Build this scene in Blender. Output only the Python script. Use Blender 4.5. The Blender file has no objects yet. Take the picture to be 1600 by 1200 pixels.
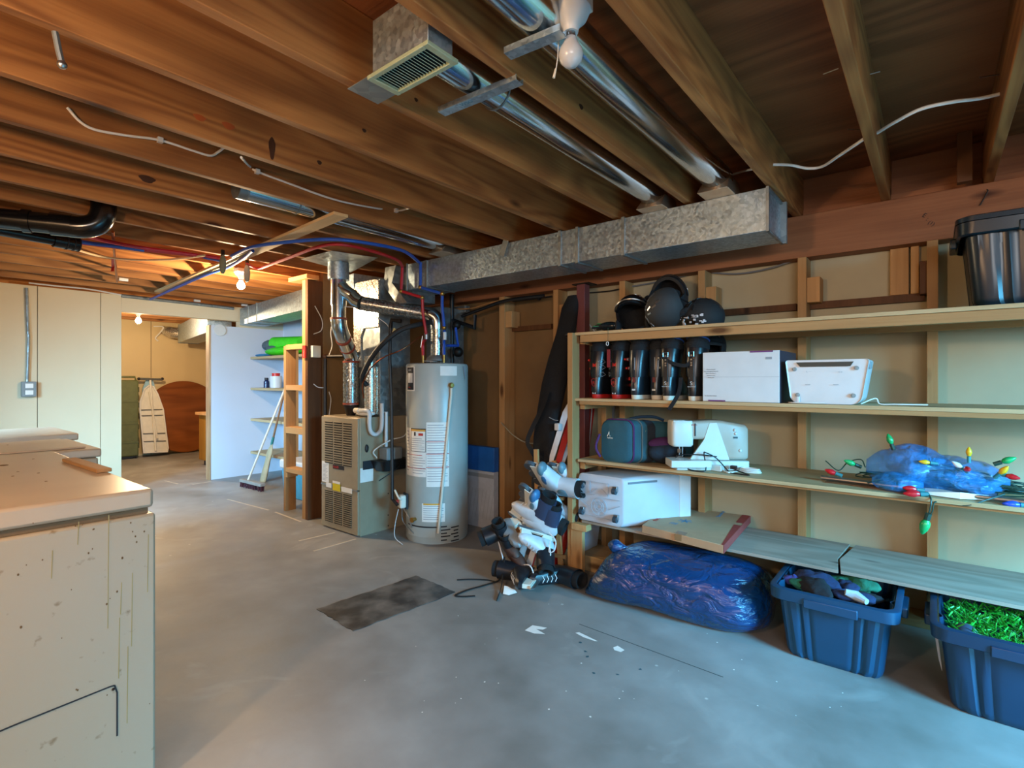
import bpy, math, random
from mathutils import Vector, Matrix, noise as mnoise
random.seed(7)
SC = bpy.context.scene
COL = SC.collection
V = Vector
# ------------------------------------------------------------------ camera
F = 816.0; U0 = 800.0; V0 = 594.0; H = 1.25
YAW = math.radians(38.97); SN, CS = math.sin(YAW), math.cos(YAW)
cd = bpy.data.cameras.new('camera'); cam = bpy.data.objects.new('camera', cd); COL.objects.link(cam)
cam.location = (0, 0, H); cam.rotation_euler = (math.pi/2, 0, YAW)
cd.sensor_width = 36; cd.lens = F/1600*36; cd.shift_y = -6/1600; cd.clip_start = 0.02
SC.camera = cam
# ------------------------------------------------------------------ colour management, world
SC.view_settings.view_transform = 'Standard'; SC.view_settings.look = 'None'
SC.view_settings.gamma = 1; SC.view_settings.use_curve_mapping = False
SC.view_settings.exposure = 0.65
W = bpy.data.worlds.new('world'); SC.world = W; W.use_nodes = True
W.node_tree.nodes['Background'].inputs[0].default_value = (0.75, 0.83, 1.0, 1)
W.node_tree.nodes['Background'].inputs[1].default_value = 0.25

def area(name, loc, direction, sx, sy, power, col, spread=180):
    l = bpy.data.lights.new(name, 'AREA'); l.shape = 'RECTANGLE'; l.size = sx; l.size_y = sy
    l.energy = power; l.color = col; l.spread = math.radians(spread)
    o = bpy.data.objects.new(name, l); COL.objects.link(o); o.location = loc
    o.rotation_euler = V(direction).to_track_quat('-Z', 'Z').to_euler(); return o
def point(name, loc, power, col, r=0.03):
    l = bpy.data.lights.new(name, 'POINT'); l.energy = power; l.color = col; l.shadow_soft_size = r
    o = bpy.data.objects.new(name, l); COL.objects.link(o); o.location = loc; return o
# daylight through the windows (behind the camera, and on the left side wall)
BLUE = (0.12, 0.60, 1.0)
area('daylight_right_window', (3.38, 1.4, 1.45), (-0.85, 0.40, -0.80), 1.8, 1.3, 215, BLUE, 92)
area('daylight_back_window', (1.75, -1.86, 1.75), (-0.10, 1, -0.12), 2.2, 0.8, 42, (0.86, 0.93, 1.0), 170)
area('daylight_left_window', (-4.2, -1.06, 1.45), (-0.62, 1, -0.40), 1.1, 0.9, 48, (0.32, 0.68, 1.0), 66)
WARM = (1.0, 0.72, 0.42)
point('bulb_light', (-4.60, 2.01, 1.99), 62, WARM)
point('far_room_bulb_light', (-8.25, 2.28, 1.97), 75, WARM)
point('right_fill_light', (1.3, -0.9, 1.8), 15, (1.0, 0.70, 0.45), 0.06)  # added fill, unseen, to warm the right-hand joists
point('near_bulb_light', (-1.15, -0.85, 1.82), 66, (1.0, 0.61, 0.33), 0.08)

def PZ(u, v, z=0.0):
    x = (u-U0)/F; y = (V0-v)/F; d = (-SN+CS*x, CS+SN*x, y); t = (z-H)/d[2]
    return V((d[0]*t, d[1]*t, z))
def PY(u, v, yy):
    x = (u-U0)/F; y = (V0-v)/F; d = (-SN+CS*x, CS+SN*x, y); t = yy/d[1]
    return V((d[0]*t, yy, H+d[2]*t))
def PX(u, v, xx):
    x = (u-U0)/F; y = (V0-v)/F; d = (-SN+CS*x, CS+SN*x, y); t = xx/d[0]
    return V((xx, d[1]*t, H+d[2]*t))

# ------------------------------------------------------------------ materials
def lin(c):
    if isinstance(c, str):
        c = [int(c[i:i+2], 16)/255 for i in (0, 2, 4)]
    return tuple((q/12.92 if q <= 0.04045 else ((q+0.055)/1.055)**2.4) for q in c)+(1.0,)
def newmat(name):
    m = bpy.data.materials.new(name); m.use_nodes = True
    nt = m.node_tree; b = nt.nodes['Principled BSDF']
    return m, nt, b
def plain(name, col, rough=0.5, metal=0.0, var=0.06, vs=14.0, bump=0.0, bs=60.0, coat=0.0, emit=None, es=0.0, trans=0.0, alpha=1.0):
    m, nt, b = newmat(name); N = nt.nodes; L = nt.links
    c = lin(col)
    tc = N.new('ShaderNodeTexCoord')
    if var > 0:
        n = N.new('ShaderNodeTexNoise'); n.inputs['Scale'].default_value = vs; n.inputs['Detail'].default_value = 4
        L.new(tc.outputs['Object'], n.inputs['Vector'])
        r = N.new('ShaderNodeMapRange'); r.inputs[1].default_value = 0.3; r.inputs[2].default_value = 0.7
        r.inputs[3].default_value = 1-var*2; r.inputs[4].default_value = 1+var
        L.new(n.outputs[0], r.inputs[0])
        h = N.new('ShaderNodeVectorMath'); h.operation = 'SCALE'; h.inputs[0].default_value = c[:3]
        L.new(r.outputs[0], h.inputs['Scale']); L.new(h.outputs[0], b.inputs['Base Color'])
    else:
        b.inputs['Base Color'].default_value = c
    b.inputs['Roughness'].default_value = rough; b.inputs['Metallic'].default_value = metal
    if coat: b.inputs['Coat Weight'].default_value = coat
    if trans: b.inputs['Transmission Weight'].default_value = trans
    if alpha < 1: b.inputs['Alpha'].default_value = alpha
    if emit:
        b.inputs['Emission Color'].default_value = lin(emit); b.inputs['Emission Strength'].default_value = es
    if bump:
        n2 = N.new('ShaderNodeTexNoise'); n2.inputs['Scale'].default_value = bs; n2.inputs['Detail'].default_value = 5
        L.new(tc.outputs['Object'], n2.inputs['Vector'])
        bp = N.new('ShaderNodeBump'); bp.inputs['Strength'].default_value = bump; bp.inputs['Distance'].default_value = 0.01
        L.new(n2.outputs[0], bp.inputs['Height']); L.new(bp.outputs[0], b.inputs['Normal'])
    return m
def wood(name, light, dark, axis=1, rough=0.6, rings=9.0, across=7.0, along=0.55, knots=True, contrast=1.0):
    m, nt, b = newmat(name); N = nt.nodes; L = nt.links
    tc = N.new('ShaderNodeTexCoord'); oi = N.new('ShaderNodeObjectInfo')
    ad = N.new('ShaderNodeVectorMath'); ad.operation = 'ADD'
    mu = N.new('ShaderNodeMath'); mu.operation = 'MULTIPLY'; mu.inputs[1].default_value = 37.0
    L.new(oi.outputs['Random'], mu.inputs[0]); L.new(tc.outputs['Object'], ad.inputs[0]); L.new(mu.outputs[0], ad.inputs[1])
    mp = N.new('ShaderNodeMapping'); s = [across]*3; s[axis] = along; mp.inputs['Scale'].default_value = s
    L.new(ad.outputs[0], mp.inputs['Vector'])
    n = N.new('ShaderNodeTexNoise'); n.inputs['Scale'].default_value = 1.0; n.inputs['Detail'].default_value = 1.5
    n.inputs['Distortion'].default_value = 0.25
    L.new(mp.outputs[0], n.inputs['Vector'])
    k = N.new('ShaderNodeMath'); k.operation = 'MULTIPLY'; k.inputs[1].default_value = rings*6.28
    L.new(n.outputs[0], k.inputs[0])
    sn = N.new('ShaderNodeMath'); sn.operation = 'SINE'; L.new(k.outputs[0], sn.inputs[0])
    mr = N.new('ShaderNodeMapRange'); mr.inputs[1].default_value = -1; mr.inputs[2].default_value = 1
    mr.inputs[3].default_value = 0.5-0.45*contrast; mr.inputs[4].default_value = 0.5+0.25*contrast
    L.new(sn.outputs[0], mr.inputs[0])
    mp2 = N.new('ShaderNodeMapping'); s2 = [90.0]*3; s2[axis] = 2.5; mp2.inputs['Scale'].default_value = s2
    L.new(ad.outputs[0], mp2.inputs['Vector'])
    n2 = N.new('ShaderNodeTexNoise'); n2.inputs['Scale'].default_value = 1.0; n2.inputs['Detail'].default_value = 3
    L.new(mp2.outputs[0], n2.inputs['Vector'])
    n3 = N.new('ShaderNodeTexNoise'); n3.inputs['Scale'].default_value = 1.7; n3.inputs['Detail'].default_value = 3
    L.new(ad.outputs[0], n3.inputs['Vector'])
    a1 = N.new('ShaderNodeMath'); a1.operation = 'MULTIPLY_ADD'; a1.inputs[1].default_value = 0.45; 
    L.new(n2.outputs[0], a1.inputs[0]); 
    a0 = N.new('ShaderNodeMath'); a0.operation = 'MULTIPLY'; a0.inputs[1].default_value = 0.55; L.new(mr.outputs[0], a0.inputs[0])
    L.new(a0.outputs[0], a1.inputs[2])
    a2 = N.new('ShaderNodeMath'); a2.operation = 'MULTIPLY_ADD'; a2.inputs[1].default_value = 0.7; a2.inputs[2].default_value = -0.35
    L.new(n3.outputs[0], a2.inputs[0])
    a3 = N.new('ShaderNodeMath'); a3.operation = 'ADD'; L.new(a1.outputs[0], a3.inputs[0]); L.new(a2.outputs[0], a3.inputs[1])
    r = N.new('ShaderNodeMix'); r.data_type = 'RGBA'; r.inputs[6].default_value = lin(dark); r.inputs[7].default_value = lin(light)
    L.new(a3.outputs[0], r.inputs[0])
    out = r.outputs[2]
    if knots:
        mp3 = N.new('ShaderNodeMapping'); s3 = [5.0]*3; s3[axis] = 1.6; mp3.inputs['Scale'].default_value = s3
        L.new(ad.outputs[0], mp3.inputs['Vector'])
        vo = N.new('ShaderNodeTexVoronoi'); vo.inputs['Scale'].default_value = 1.0; L.new(mp3.outputs[0], vo.inputs['Vector'])
        kr = N.new('ShaderNodeMapRange'); kr.inputs[1].default_value = 0.05; kr.inputs[2].default_value = 0.13
        kr.inputs[3].default_value = 1.0; kr.inputs[4].default_value = 0.0; L.new(vo.outputs['Distance'], kr.inputs[0])
        km = N.new('ShaderNodeMix'); km.data_type = 'RGBA'; L.new(out, km.inputs[6])
        dk = lin(dark); km.inputs[7].default_value = (dk[0]*0.35, dk[1]*0.3, dk[2]*0.3, 1); L.new(kr.outputs[0], km.inputs[0])
        out = km.outputs[2]
    vr = N.new('ShaderNodeMapRange'); vr.inputs[3].default_value = 0.82; vr.inputs[4].default_value = 1.12
    L.new(oi.outputs['Random'], vr.inputs[0])
    sc = N.new('ShaderNodeVectorMath'); sc.operation = 'SCALE'; L.new(out, sc.inputs[0]); L.new(vr.outputs[0], sc.inputs['Scale'])
    L.new(sc.outputs[0], b.inputs['Base Color']); b.inputs['Roughness'].default_value = rough
    b.inputs['Specular IOR Level'].default_value = 0.25
    bp = N.new('ShaderNodeBump'); bp.inputs['Strength'].default_value = 0.25; bp.inputs['Distance'].default_value = 0.004
    L.new(n2.outputs[0], bp.inputs['Height']); L.new(bp.outputs[0], b.inputs['Normal'])
    return m
def spangle(name, c1, c2, rough=0.38, metal=0.85, scale=70.0, bump=0.05):
    m, nt, b = newmat(name); N = nt.nodes; L = nt.links
    tc = N.new('ShaderNodeTexCoord'); vo = N.new('ShaderNodeTexVoronoi'); vo.inputs['Scale'].default_value = scale
    L.new(tc.outputs['Object'], vo.inputs['Vector'])
    sp = N.new('ShaderNodeSeparateColor'); L.new(vo.outputs['Color'], sp.inputs[0])
    n = N.new('ShaderNodeTexNoise'); n.inputs['Scale'].default_value = 3; L.new(tc.outputs['Object'], n.inputs['Vector'])
    a = N.new('ShaderNodeMath'); a.operation = 'MULTIPLY_ADD'; a.inputs[1].default_value = 0.6
    L.new(sp.outputs[0], a.inputs[0]); 
    a2 = N.new('ShaderNodeMath'); a2.operation = 'MULTIPLY'; a2.inputs[1].default_value = 0.4; L.new(n.outputs[0], a2.inputs[0])
    L.new(a2.outputs[0], a.inputs[2])
    r = N.new('ShaderNodeMix'); r.data_type = 'RGBA'; r.inputs[6].default_value = lin(c1); r.inputs[7].default_value = lin(c2)
    L.new(a.outputs[0], r.inputs[0]); L.new(r.outputs[2], b.inputs['Base Color'])
    rr = N.new('ShaderNodeMapRange'); rr.inputs[3].default_value = rough-0.1; rr.inputs[4].default_value = rough+0.12
    L.new(sp.outputs[1], rr.inputs[0]); L.new(rr.outputs[0], b.inputs['Roughness'])
    b.inputs['Metallic'].default_value = metal
    bp = N.new('ShaderNodeBump'); bp.inputs['Strength'].default_value = bump*4; bp.inputs['Distance'].default_value = 0.003
    L.new(a.outputs[0], bp.inputs['Height']); L.new(bp.outputs[0], b.inputs['Normal'])
    return m

# ------------------------------------------------------------------ mesh builder
def catmull(pts, n=8):
    pts = [V(p) for p in pts]
    if len(pts) < 3: return pts
    P = [pts[0]*2-pts[1]]+pts+[pts[-1]*2-pts[-2]]; out = []
    for i in range(1, len(P)-2):
        for k in range(n):
            t = k/n; p0, p1, p2, p3 = P[i-1:i+3]
            out.append(0.5*((2*p1)+(-p0+p2)*t+(2*p0-5*p1+4*p2-p3)*t*t+(-p0+3*p1-3*p2+p3)*t**3))
    out.append(pts[-1]); return out
def rrect(hx, hy, r, n=4):
    out = []
    for cx, cy, a0 in ((hx-r, hy-r, 0), (-hx+r, hy-r, 90), (-hx+r, -hy+r, 180), (hx-r, -hy+r, 270)):
        for k in range(n+1):
            a = math.radians(a0+90*k/n); out.append((cx+r*math.cos(a), cy+r*math.sin(a)))
    return out
def sell(hx, hy, e=2.4, n=24):
    out = []
    for k in range(n):
        a = 2*math.pi*k/n; c, s = math.cos(a), math.sin(a)
        out.append((hx*math.copysign(abs(c)**(2/e), c), hy*math.copysign(abs(s)**(2/e), s)))
    return out
class MB:
    def __init__(s): s.v = []; s.f = []; s.mi = []; s.cur = 0
    def add(s, vs, fs):
        o = len(s.v); s.v += [V(p) for p in vs]
        for f in fs: s.f.append([o+i for i in f]); s.mi.append(s.cur)
        return s
    def box(s, x0, y0, z0, x1, y1, z1):
        if x0 > x1: x0, x1 = x1, x0
        if y0 > y1: y0, y1 = y1, y0
        if z0 > z1: z0, z1 = z1, z0
        return s.add([(x0, y0, z0), (x1, y0, z0), (x1, y1, z0), (x0, y1, z0), (x0, y0, z1), (x1, y0, z1), (x1, y1, z1), (x0, y1, z1)],
              [(0, 3, 2, 1), (4, 5, 6, 7), (0, 1, 5, 4), (1, 2, 6, 5), (2, 3, 7, 6), (3, 0, 4, 7)])
    def cbox(s, c, d, M=None):
        o = len(s.v); s.box(-d[0]/2, -d[1]/2, -d[2]/2, d[0]/2, d[1]/2, d[2]/2)
        for i in range(o, len(s.v)): s.v[i] = (M @ s.v[i] if M else s.v[i])+V(c)
        return s
    def bar(s, p0, p1, w, h, up=(0, 0, 1)):
        p0, p1 = V(p0), V(p1); d = p1-p0; l = d.length; d.normalize(); up = V(up)
        sd = d.cross(up)
        if sd.length < 1e-4: sd = d.cross(V((1, 0, 0)))
        sd.normalize(); u2 = sd.cross(d)
        M = Matrix((sd, d, u2)).transposed(); return s.cbox((p0+p1)/2, (w, l, h), M)
    def tube(s, pts, r, seg=10, caps=True, closed=False):
        pts = [V(p) for p in pts]; n = len(pts); R = r if isinstance(r, (list, tuple)) else [r]*n
        rings = []; prev = None
        for i in range(n):
            if closed: t = pts[(i+1) % n]-pts[i-1]
            else: t = pts[min(i+1, n-1)]-pts[max(i-1, 0)]
            if t.length < 1e-9: t = V((0, 0, 1))
            t.normalize()
            if prev is None:
                a = t.cross(V((0, 0, 1)))
                if a.length < 0.05: a = t.cross(V((1, 0, 0)))
            else:
                a = prev-t*prev.dot(t)
                if a.length < 1e-4: a = t.cross(V((0.3, 0.5, 0.8)))
            a.normalize(); prev = a; b = t.cross(a)
            rings.append([pts[i]+(a*math.cos(2*math.pi*k/seg)+b*math.sin(2*math.pi*k/seg))*R[i] for k in range(seg)])
        return s.loft(rings, caps and not closed, closed)
    def loft(s, rings, caps=True, closed=False):
        m = len(rings[0]); vs = [p for r in rings for p in r]; fs = []; n = len(rings)
        for i in range(n if closed else n-1):
            j = (i+1) % n
            for k in range(m): fs.append((i*m+k, i*m+(k+1) % m, j*m+(k+1) % m, j*m+k))
        if caps: fs.append(tuple(reversed(range(m)))); fs.append(tuple((n-1)*m+k for k in range(m)))
        return s.add(vs, fs)
    def cyl(s, p0, p1, r, seg=20, r1=None): return s.tube([p0, p1], [r, r if r1 is None else r1], seg)
    def lathe(s, prof, c=(0, 0, 0), seg=28, M=None):
        rings = []
        for r, z in prof:
            ring = []
            for k in range(seg):
                a = 2*math.pi*k/seg; p = V((r*math.cos(a), r*math.sin(a), z))
                ring.append((M @ p if M else p)+V(c))
            rings.append(ring)
        return s.loft(rings)
    def ball(s, c, r, seg=16, M=None, sc=(1, 1, 1)):
        rings = []; n = seg//2
        for i in range(n+1):
            a = -math.pi/2+math.pi*i/n; rr = max(math.cos(a), 0.01)
            ring = []
            for k in range(seg):
                p = V((r*rr*math.cos(2*math.pi*k/seg)*sc[0], r*rr*math.sin(2*math.pi*k/seg)*sc[1], r*math.sin(a)*sc[2]))
                ring.append((M @ p if M else p)+V(c))
            rings.append(ring)
        return s.loft(rings)
    def prism(s, poly, h0, h1, M=None, c=(0, 0, 0)):
        r0 = [V((x, y, h0)) for x, y in poly]; r1 = [V((x, y, h1)) for x, y in poly]
        if M: r0 = [M @ p for p in r0]; r1 = [M @ p for p in r1]
        return s.loft([[p+V(c) for p in r0], [p+V(c) for p in r1]])
    def grid(s, nu, nv, fn):
        vs = [fn(i/(nu-1), j/(nv-1)) for j in range(nv) for i in range(nu)]
        fs = [(j*nu+i, j*nu+i+1, (j+1)*nu+i+1, (j+1)*nu+i) for j in range(nv-1) for i in range(nu-1)]
        return s.add(vs, fs)
def center_base(vs):
    xs = [p.x for p in vs]; ys = [p.y for p in vs]; zs = [p.z for p in vs]
    return V(((min(xs)+max(xs))/2, (min(ys)+max(ys))/2, min(zs)))
def mesh(name, mb, mats, origin, smooth=True, angle=35):
    me = bpy.data.meshes.new(name); me.from_pydata([p-origin for p in mb.v], [], mb.f)
    if not isinstance(mats, (list, tuple)): mats = [mats]
    for m in mats: me.materials.append(m)
    if len(mats) > 1: me.polygons.foreach_set('material_index', mb.mi)
    me.validate(); me.update()
    bmn = __import__('bmesh').new(); bmn.from_mesh(me); __import__('bmesh').ops.recalc_face_normals(bmn, faces=bmn.faces); bmn.to_mesh(me); bmn.free()
    if smooth:
        me.polygons.foreach_set('use_smooth', [True]*len(me.polygons))
        try: me.set_sharp_from_angle(angle=math.radians(angle))
        except Exception: pass
    return me
def root_of(o): return o if o.parent is None else root_of(o.parent)
def abs_loc(o): return o.location+(abs_loc(o.parent) if o.parent else V((0, 0, 0)))
def part(name, mb, mats, parent, bevel=0, label=None, subd=0, kind=None, smooth=True, angle=35):
    org = center_base(mb.v)
    o = bpy.data.objects.new(name, mesh(name, mb, mats, org, smooth, angle)); COL.objects.link(o)
    o.parent = parent; o.location = org-(abs_loc(parent) if parent else V((0, 0, 0)))
    if bevel:
        b = o.modifiers.new('bevel', 'BEVEL'); b.width = bevel; b.segments = 2; b.limit_method = 'ANGLE'; b.angle_limit = math.radians(40)
    if subd:
        b = o.modifiers.new('sub', 'SUBSURF'); b.levels = subd; b.render_levels = subd
    if label: o['label'] = label
    if kind: o['kind'] = kind
    return o
def thing(name, label, cat, loc=(0, 0, 0), group=None):
    o = bpy.data.objects.new(name, None); COL.objects.link(o); o.location = loc; o.empty_display_size = 0.05
    o['label'] = label; o['category'] = cat
    if group: o['group'] = group
    return o
def solo(name, mb, mats, label, cat, group=None, kind=None, **k):
    o = part(name, mb, mats, None, **k); o['label'] = label; o['category'] = cat
    if group: o['group'] = group
    if kind: o['kind'] = kind
    return o
def struct(name, mb, mats, parent=None, **k):
    o = part(name, mb, mats, parent, **k)
    if parent is None: o['kind'] = 'structure'
    return o
def place(t, loc, toe=None, up=None, rz=None):
    t.location = loc
    if rz is not None: t.rotation_euler = (0, 0, rz)
    if toe is not None:
        y = V(toe).normalized(); z = V(up); z = (z-y*z.dot(y)).normalized(); x = y.cross(z)
        t.rotation_euler = Matrix((x, y, z)).transposed().to_euler()
def copy_tree(o, parent=None):
    c = o.copy(); COL.objects.link(c)
    if parent is not None: c.parent = parent
    for ch in list(o.children): copy_tree(ch, c)
    return c
def letter(parent, txt, size, at, right, up, mt, name='lettering', label=None, ext=0.0004, align='LEFT'):
    cu = bpy.data.curves.new(name, 'FONT'); cu.body = txt; cu.size = size; cu.extrude = ext; cu.align_x = align
    tmp = bpy.data.objects.new('tmp', cu)
    me = bpy.data.meshes.new_from_object(tmp); bpy.data.objects.remove(tmp); bpy.data.curves.remove(cu)
    r = V(right).normalized(); u = V(up); u = (u-r*u.dot(r)).normalized(); n = r.cross(u)
    me.materials.clear(); me.materials.append(mt)
    M = Matrix((r, u, n)).transposed().to_4x4(); M.translation = V(at)-abs_loc(parent)
    me.transform(M)
    o = bpy.data.objects.new(name, me); COL.objects.link(o); o.parent = parent
    if label: o['label'] = label
    return o
# ------------------------------------------------------------------ palette
M = {}
M['joist'] = wood('joist_wood', 'bc824a', '6b3e20', 1, rings=11, across=5.0, contrast=0.9)
M['beam'] = wood('beam_wood', 'a46d4a', '77482e', 0, rings=5, contrast=0.6)
M['pine_x'] = wood('pine_along_x', 'c69b68', '9c7044', 0, rings=4, contrast=0.6)
M['pine_y'] = wood('pine_along_y', 'c69b68', '9c7044', 1, rings=4, contrast=0.6)
M['pine_z'] = wood('pine_upright', 'c69b68', '9c7044', 2, rings=4, contrast=0.6)
M['brown_z'] = wood('brown_upright', '6f482a', '452a17', 2, rings=4, contrast=0.6)
M['ply'] = wood('subfloor_plywood', '9a5c34', '5e341a', 0, rings=10, across=2.2, along=0.5)
M['ply_pale'] = wood('shelf_plywood', 'cdb48a', 'a1835a', 0, rings=5, across=4, contrast=0.6)
M['ply_grey'] = wood('weathered_plywood', 'b8ad9e', '857a6c', 0, rings=8, across=4, rough=0.75, contrast=0.9)
M['oak'] = wood('golden_oak', 'b07a28', '8a5a18', 2, rings=5, knots=False)
M['redwood'] = wood('red_brown_table', '9a5826', '6c3712', 1, rings=6, across=3, knots=False, rough=0.35)
M['galv'] = spangle('galvanised_steel', '8a9dab', 'c6d9e4')
M['galv_dull'] = spangle('dull_galvanised', '7d8587', 'aab1b2', rough=0.5, scale=25)
M['foil'] = spangle('crinkled_foil', '9a948a', 'e4dfd4', rough=0.28, scale=120, bump=0.5)
M['pipe'] = plain('bright_pipe', 'c3ccd2', 0.16, 1.0, var=0.05)
M['mottled'] = spangle('mottled_pipe', '5f6365', 'b8bcbc', rough=0.25, scale=90, bump=0.3)
M['black'] = plain('black_plastic', '15171a', 0.45)
M['blackcloth'] = plain('black_cloth', '121316', 0.9, bump=0.3, bs=120)
M['rubber'] = plain('black_rubber', '1a1a1c', 0.6)
M['white'] = plain('white_plastic', 'cdd0d1', 0.35, var=0.02)
M['offwhite'] = plain('off_white', 'd8d2c2', 0.5, var=0.04)
M['paper'] = plain('paper', 'e9e8e2', 0.7, var=0.03)
M['print'] = plain('grey_print', '8f969c', 0.7, var=0)
M['ink'] = plain('dark_print', '22242a', 0.6, var=0)
M['red'] = plain('red_plastic', 'c3231b', 0.4)
M['redink'] = plain('red_print', 'b8352c', 0.7, var=0)
M['blueink'] = plain('blue_print', '4a7d9c', 0.7, var=0)
M['brass'] = plain('brass', 'b08a4a', 0.35, 0.9)
M['steel'] = plain('steel', 'a9adb0', 0.3, 0.95)
M['darksteel'] = plain('dark_iron', '2a2522', 0.5, 0.6)
M['card'] = plain('cardboard', 'b79a78', 0.8, var=0.04)
M['cable'] = plain('white_cable', 'd9d6cf', 0.5, var=0.03)
M['cream'] = plain('cream_paint', 'd9c8a6', 0.6, var=0.03, vs=2)
# concrete floor
def concrete():
    m, nt, b = newmat('concrete'); N = nt.nodes; L = nt.links
    tc = N.new('ShaderNodeTexCoord')
    def nz(s, d, dist=0.0):
        n = N.new('ShaderNodeTexNoise'); n.inputs['Scale'].default_value = s; n.inputs['Detail'].default_value = d
        n.inputs['Distortion'].default_value = dist; L.new(tc.outputs['Object'], n.inputs['Vector']); return n
    a, c, d = nz(0.9, 6, 0.6), nz(5, 8), nz(45, 6)
    r = N.new('ShaderNodeValToRGB'); e = r.color_ramp.elements
    e[0].position = 0.30; e[0].color = lin('6f6d68'); e[1].position = 0.72; e[1].color = lin('a3a4a2')
    k = e.new(0.5); k.color = lin('8a8986')
    mx = N.new('ShaderNodeMath'); mx.operation = 'MULTIPLY_ADD'; mx.inputs[1].default_value = 0.35; L.new(c.outputs[0], mx.inputs[0])
    m2 = N.new('ShaderNodeMath'); m2.operation = 'MULTIPLY'; m2.inputs[1].default_value = 0.65; L.new(a.outputs[0], m2.inputs[0]); L.new(m2.outputs[0], mx.inputs[2])
    L.new(mx.outputs[0], r.inputs[0])
    # pale scuffs and light paint spots
    vo = N.new('ShaderNodeTexVoronoi'); vo.inputs['Scale'].default_value = 3.2; L.new(tc.outputs['Object'], vo.inputs['Vector'])
    kr = N.new('ShaderNodeMapRange'); kr.inputs[1].default_value = 0.02; kr.inputs[2].default_value = 0.03; kr.inputs[3].default_value = 0.55; kr.inputs[4].default_value = 0
    L.new(vo.outputs['Distance'], kr.inputs[0])
    s1 = N.new('ShaderNodeMix'); s1.data_type = 'RGBA'; L.new(r.outputs[0], s1.inputs[6]); s1.inputs[7].default_value = lin('d6d6d0'); L.new(kr.outputs[0], s1.inputs[0])
    sc = nz(2.3, 9, 1.5); sr = N.new('ShaderNodeMapRange'); sr.inputs[1].default_value = 0.60; sr.inputs[2].default_value = 0.75; sr.inputs[3].default_value = 0; sr.inputs[4].default_value = 0.35
    L.new(sc.outputs[0], sr.inputs[0])
    s2 = N.new('ShaderNodeMix'); s2.data_type = 'RGBA'; L.new(s1.outputs[2], s2.inputs[6]); s2.inputs[7].default_value = lin('b6b6b2'); L.new(sr.outputs[0], s2.inputs[0])
    L.new(s2.outputs[2], b.inputs['Base Color'])
    rr = N.new('ShaderNodeMapRange'); rr.inputs[3].default_value = 0.38; rr.inputs[4].default_value = 0.62; L.new(c.outputs[0], rr.inputs[0]); L.new(rr.outputs[0], b.inputs['Roughness'])
    bp = N.new('ShaderNodeBump'); bp.inputs['Strength'].default_value = 0.12; bp.inputs['Distance'].default_value = 0.004
    L.new(d.outputs[0], bp.inputs['Height']); L.new(bp.outputs[0], b.inputs['Normal'])
    return m
M['concrete'] = concrete()
M['wall_cream'] = plain('cream_wall', 'd6c6a6', 0.65, var=0.03, vs=1.3)
M['wall_tan'] = plain('tan_far_wall', 'cdb689', 0.65, var=0.03, vs=1.3)
M['wall_green'] = plain('drywall_back', 'b0a384', 0.8, var=0.06, vs=2.2)
M['wall_brown'] = plain('brown_hardboard', '7d5f3a', 0.7, var=0.12, vs=2.5)
M['wall_blue'] = plain('pale_panel', 'c4cbd8', 0.6, var=0.02, vs=1.0)
M['groove'] = plain('groove_dark', '6b5a44', 0.8, var=0)
JB, JT = 2.20, 2.44      # joist bottom and subfloor
XW = -7.05               # partition with the doorway
# ------------------------------------------------------------------ room shell
XR, YN = 3.5, -1.1
struct('floor', MB().box(-10.35, -2.0, -0.08, XR, 3.7, 0), M['concrete'])
fl = bpy.data.objects['floor']
mb = MB()
mb.box(-10.35, -2.0, JT, XR, 3.7, JT+0.03); struct('ceiling', mb, M['ply'])
# shelf wall: tan panel between the studs, brown hardboard behind the furnace
mb = MB(); mb.box(-2.30, 3.51, 0, XR, 3.6, JT)
struct('wall_right', mb, M['wall_green'])
mb = MB(); mb.box(-4.30, 3.515, 0, -2.30, 3.6, JT); struct('wall_right_brown', mb, M['wall_brown'])
mb = MB()
for y0, y1 in ((-1.1, 0.12), (0.125, 1.085), (1.09, 1.60), (1.605, 1.79)): mb.box(XW-0.1, y0, 0, XW, y1, JB)
mb.box(XW-0.1, 1.79, 2.015, XW, 3.06, JB)
wl = struct('wall_left', mb, M['wall_cream'], bevel=0.003)
struct('joint_backing', MB().box(XW-0.098, -1.1, 0, XW-0.01, 1.785, JB), M['groove'], parent=wl)
mb = MB(); mb.box(XW-0.06, 2.715, 0, XW, 3.75, 1.94); 
wb = struct('wall_left_panel', mb, M['wall_blue'])
struct('raw_edge', MB().box(XW-0.10, 2.695, 0, XW+0.002, 2.715, 1.94), wood('raw_edge_wood', 'c9a884', '96704c', 2), parent=wb)
mb = MB(); mb.box(XW-0.1, 3.06, 1.94, XW, 3.75, JB); struct('wall_left_header', mb, M['wall_cream'])
mb = MB(); mb.box(XW, 3.65, 0, -4.3, 3.72, JT); struct('wall_alcove', mb, M['wall_blue'])
mb = MB(); mb.box(-4.385, 2.62, 0, -4.335, 3.52, JT); struct('wall_closet', mb, M['wall_brown'])
mb = MB(); mb.box(-10.35, 0.5, 0, -10.25, 4.3, JT); mb.box(-10.35, 4.25, 0, XW-0.1, 4.35, JT); mb.box(-10.35, 0.5, 0, XW-0.1, 0.6, JT)
wf = struct('wall_far', mb, M['wall_tan'])
struct('seam', MB().box(-10.251, PX(236, 600, -10.25).y-0.004, 0, -10.247, PX(236, 600, -10.25).y+0.004, JT), M['groove'], parent=wf)
struct('floor_far_room', MB().box(-10.35, 3.7, -0.08, XW-0.1, 4.3, 0), M['concrete'])
struct('ceiling_far_room', MB().box(-10.35, 3.7, JT, XW-0.1, 4.3, JT+0.03), M['ply'])
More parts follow.
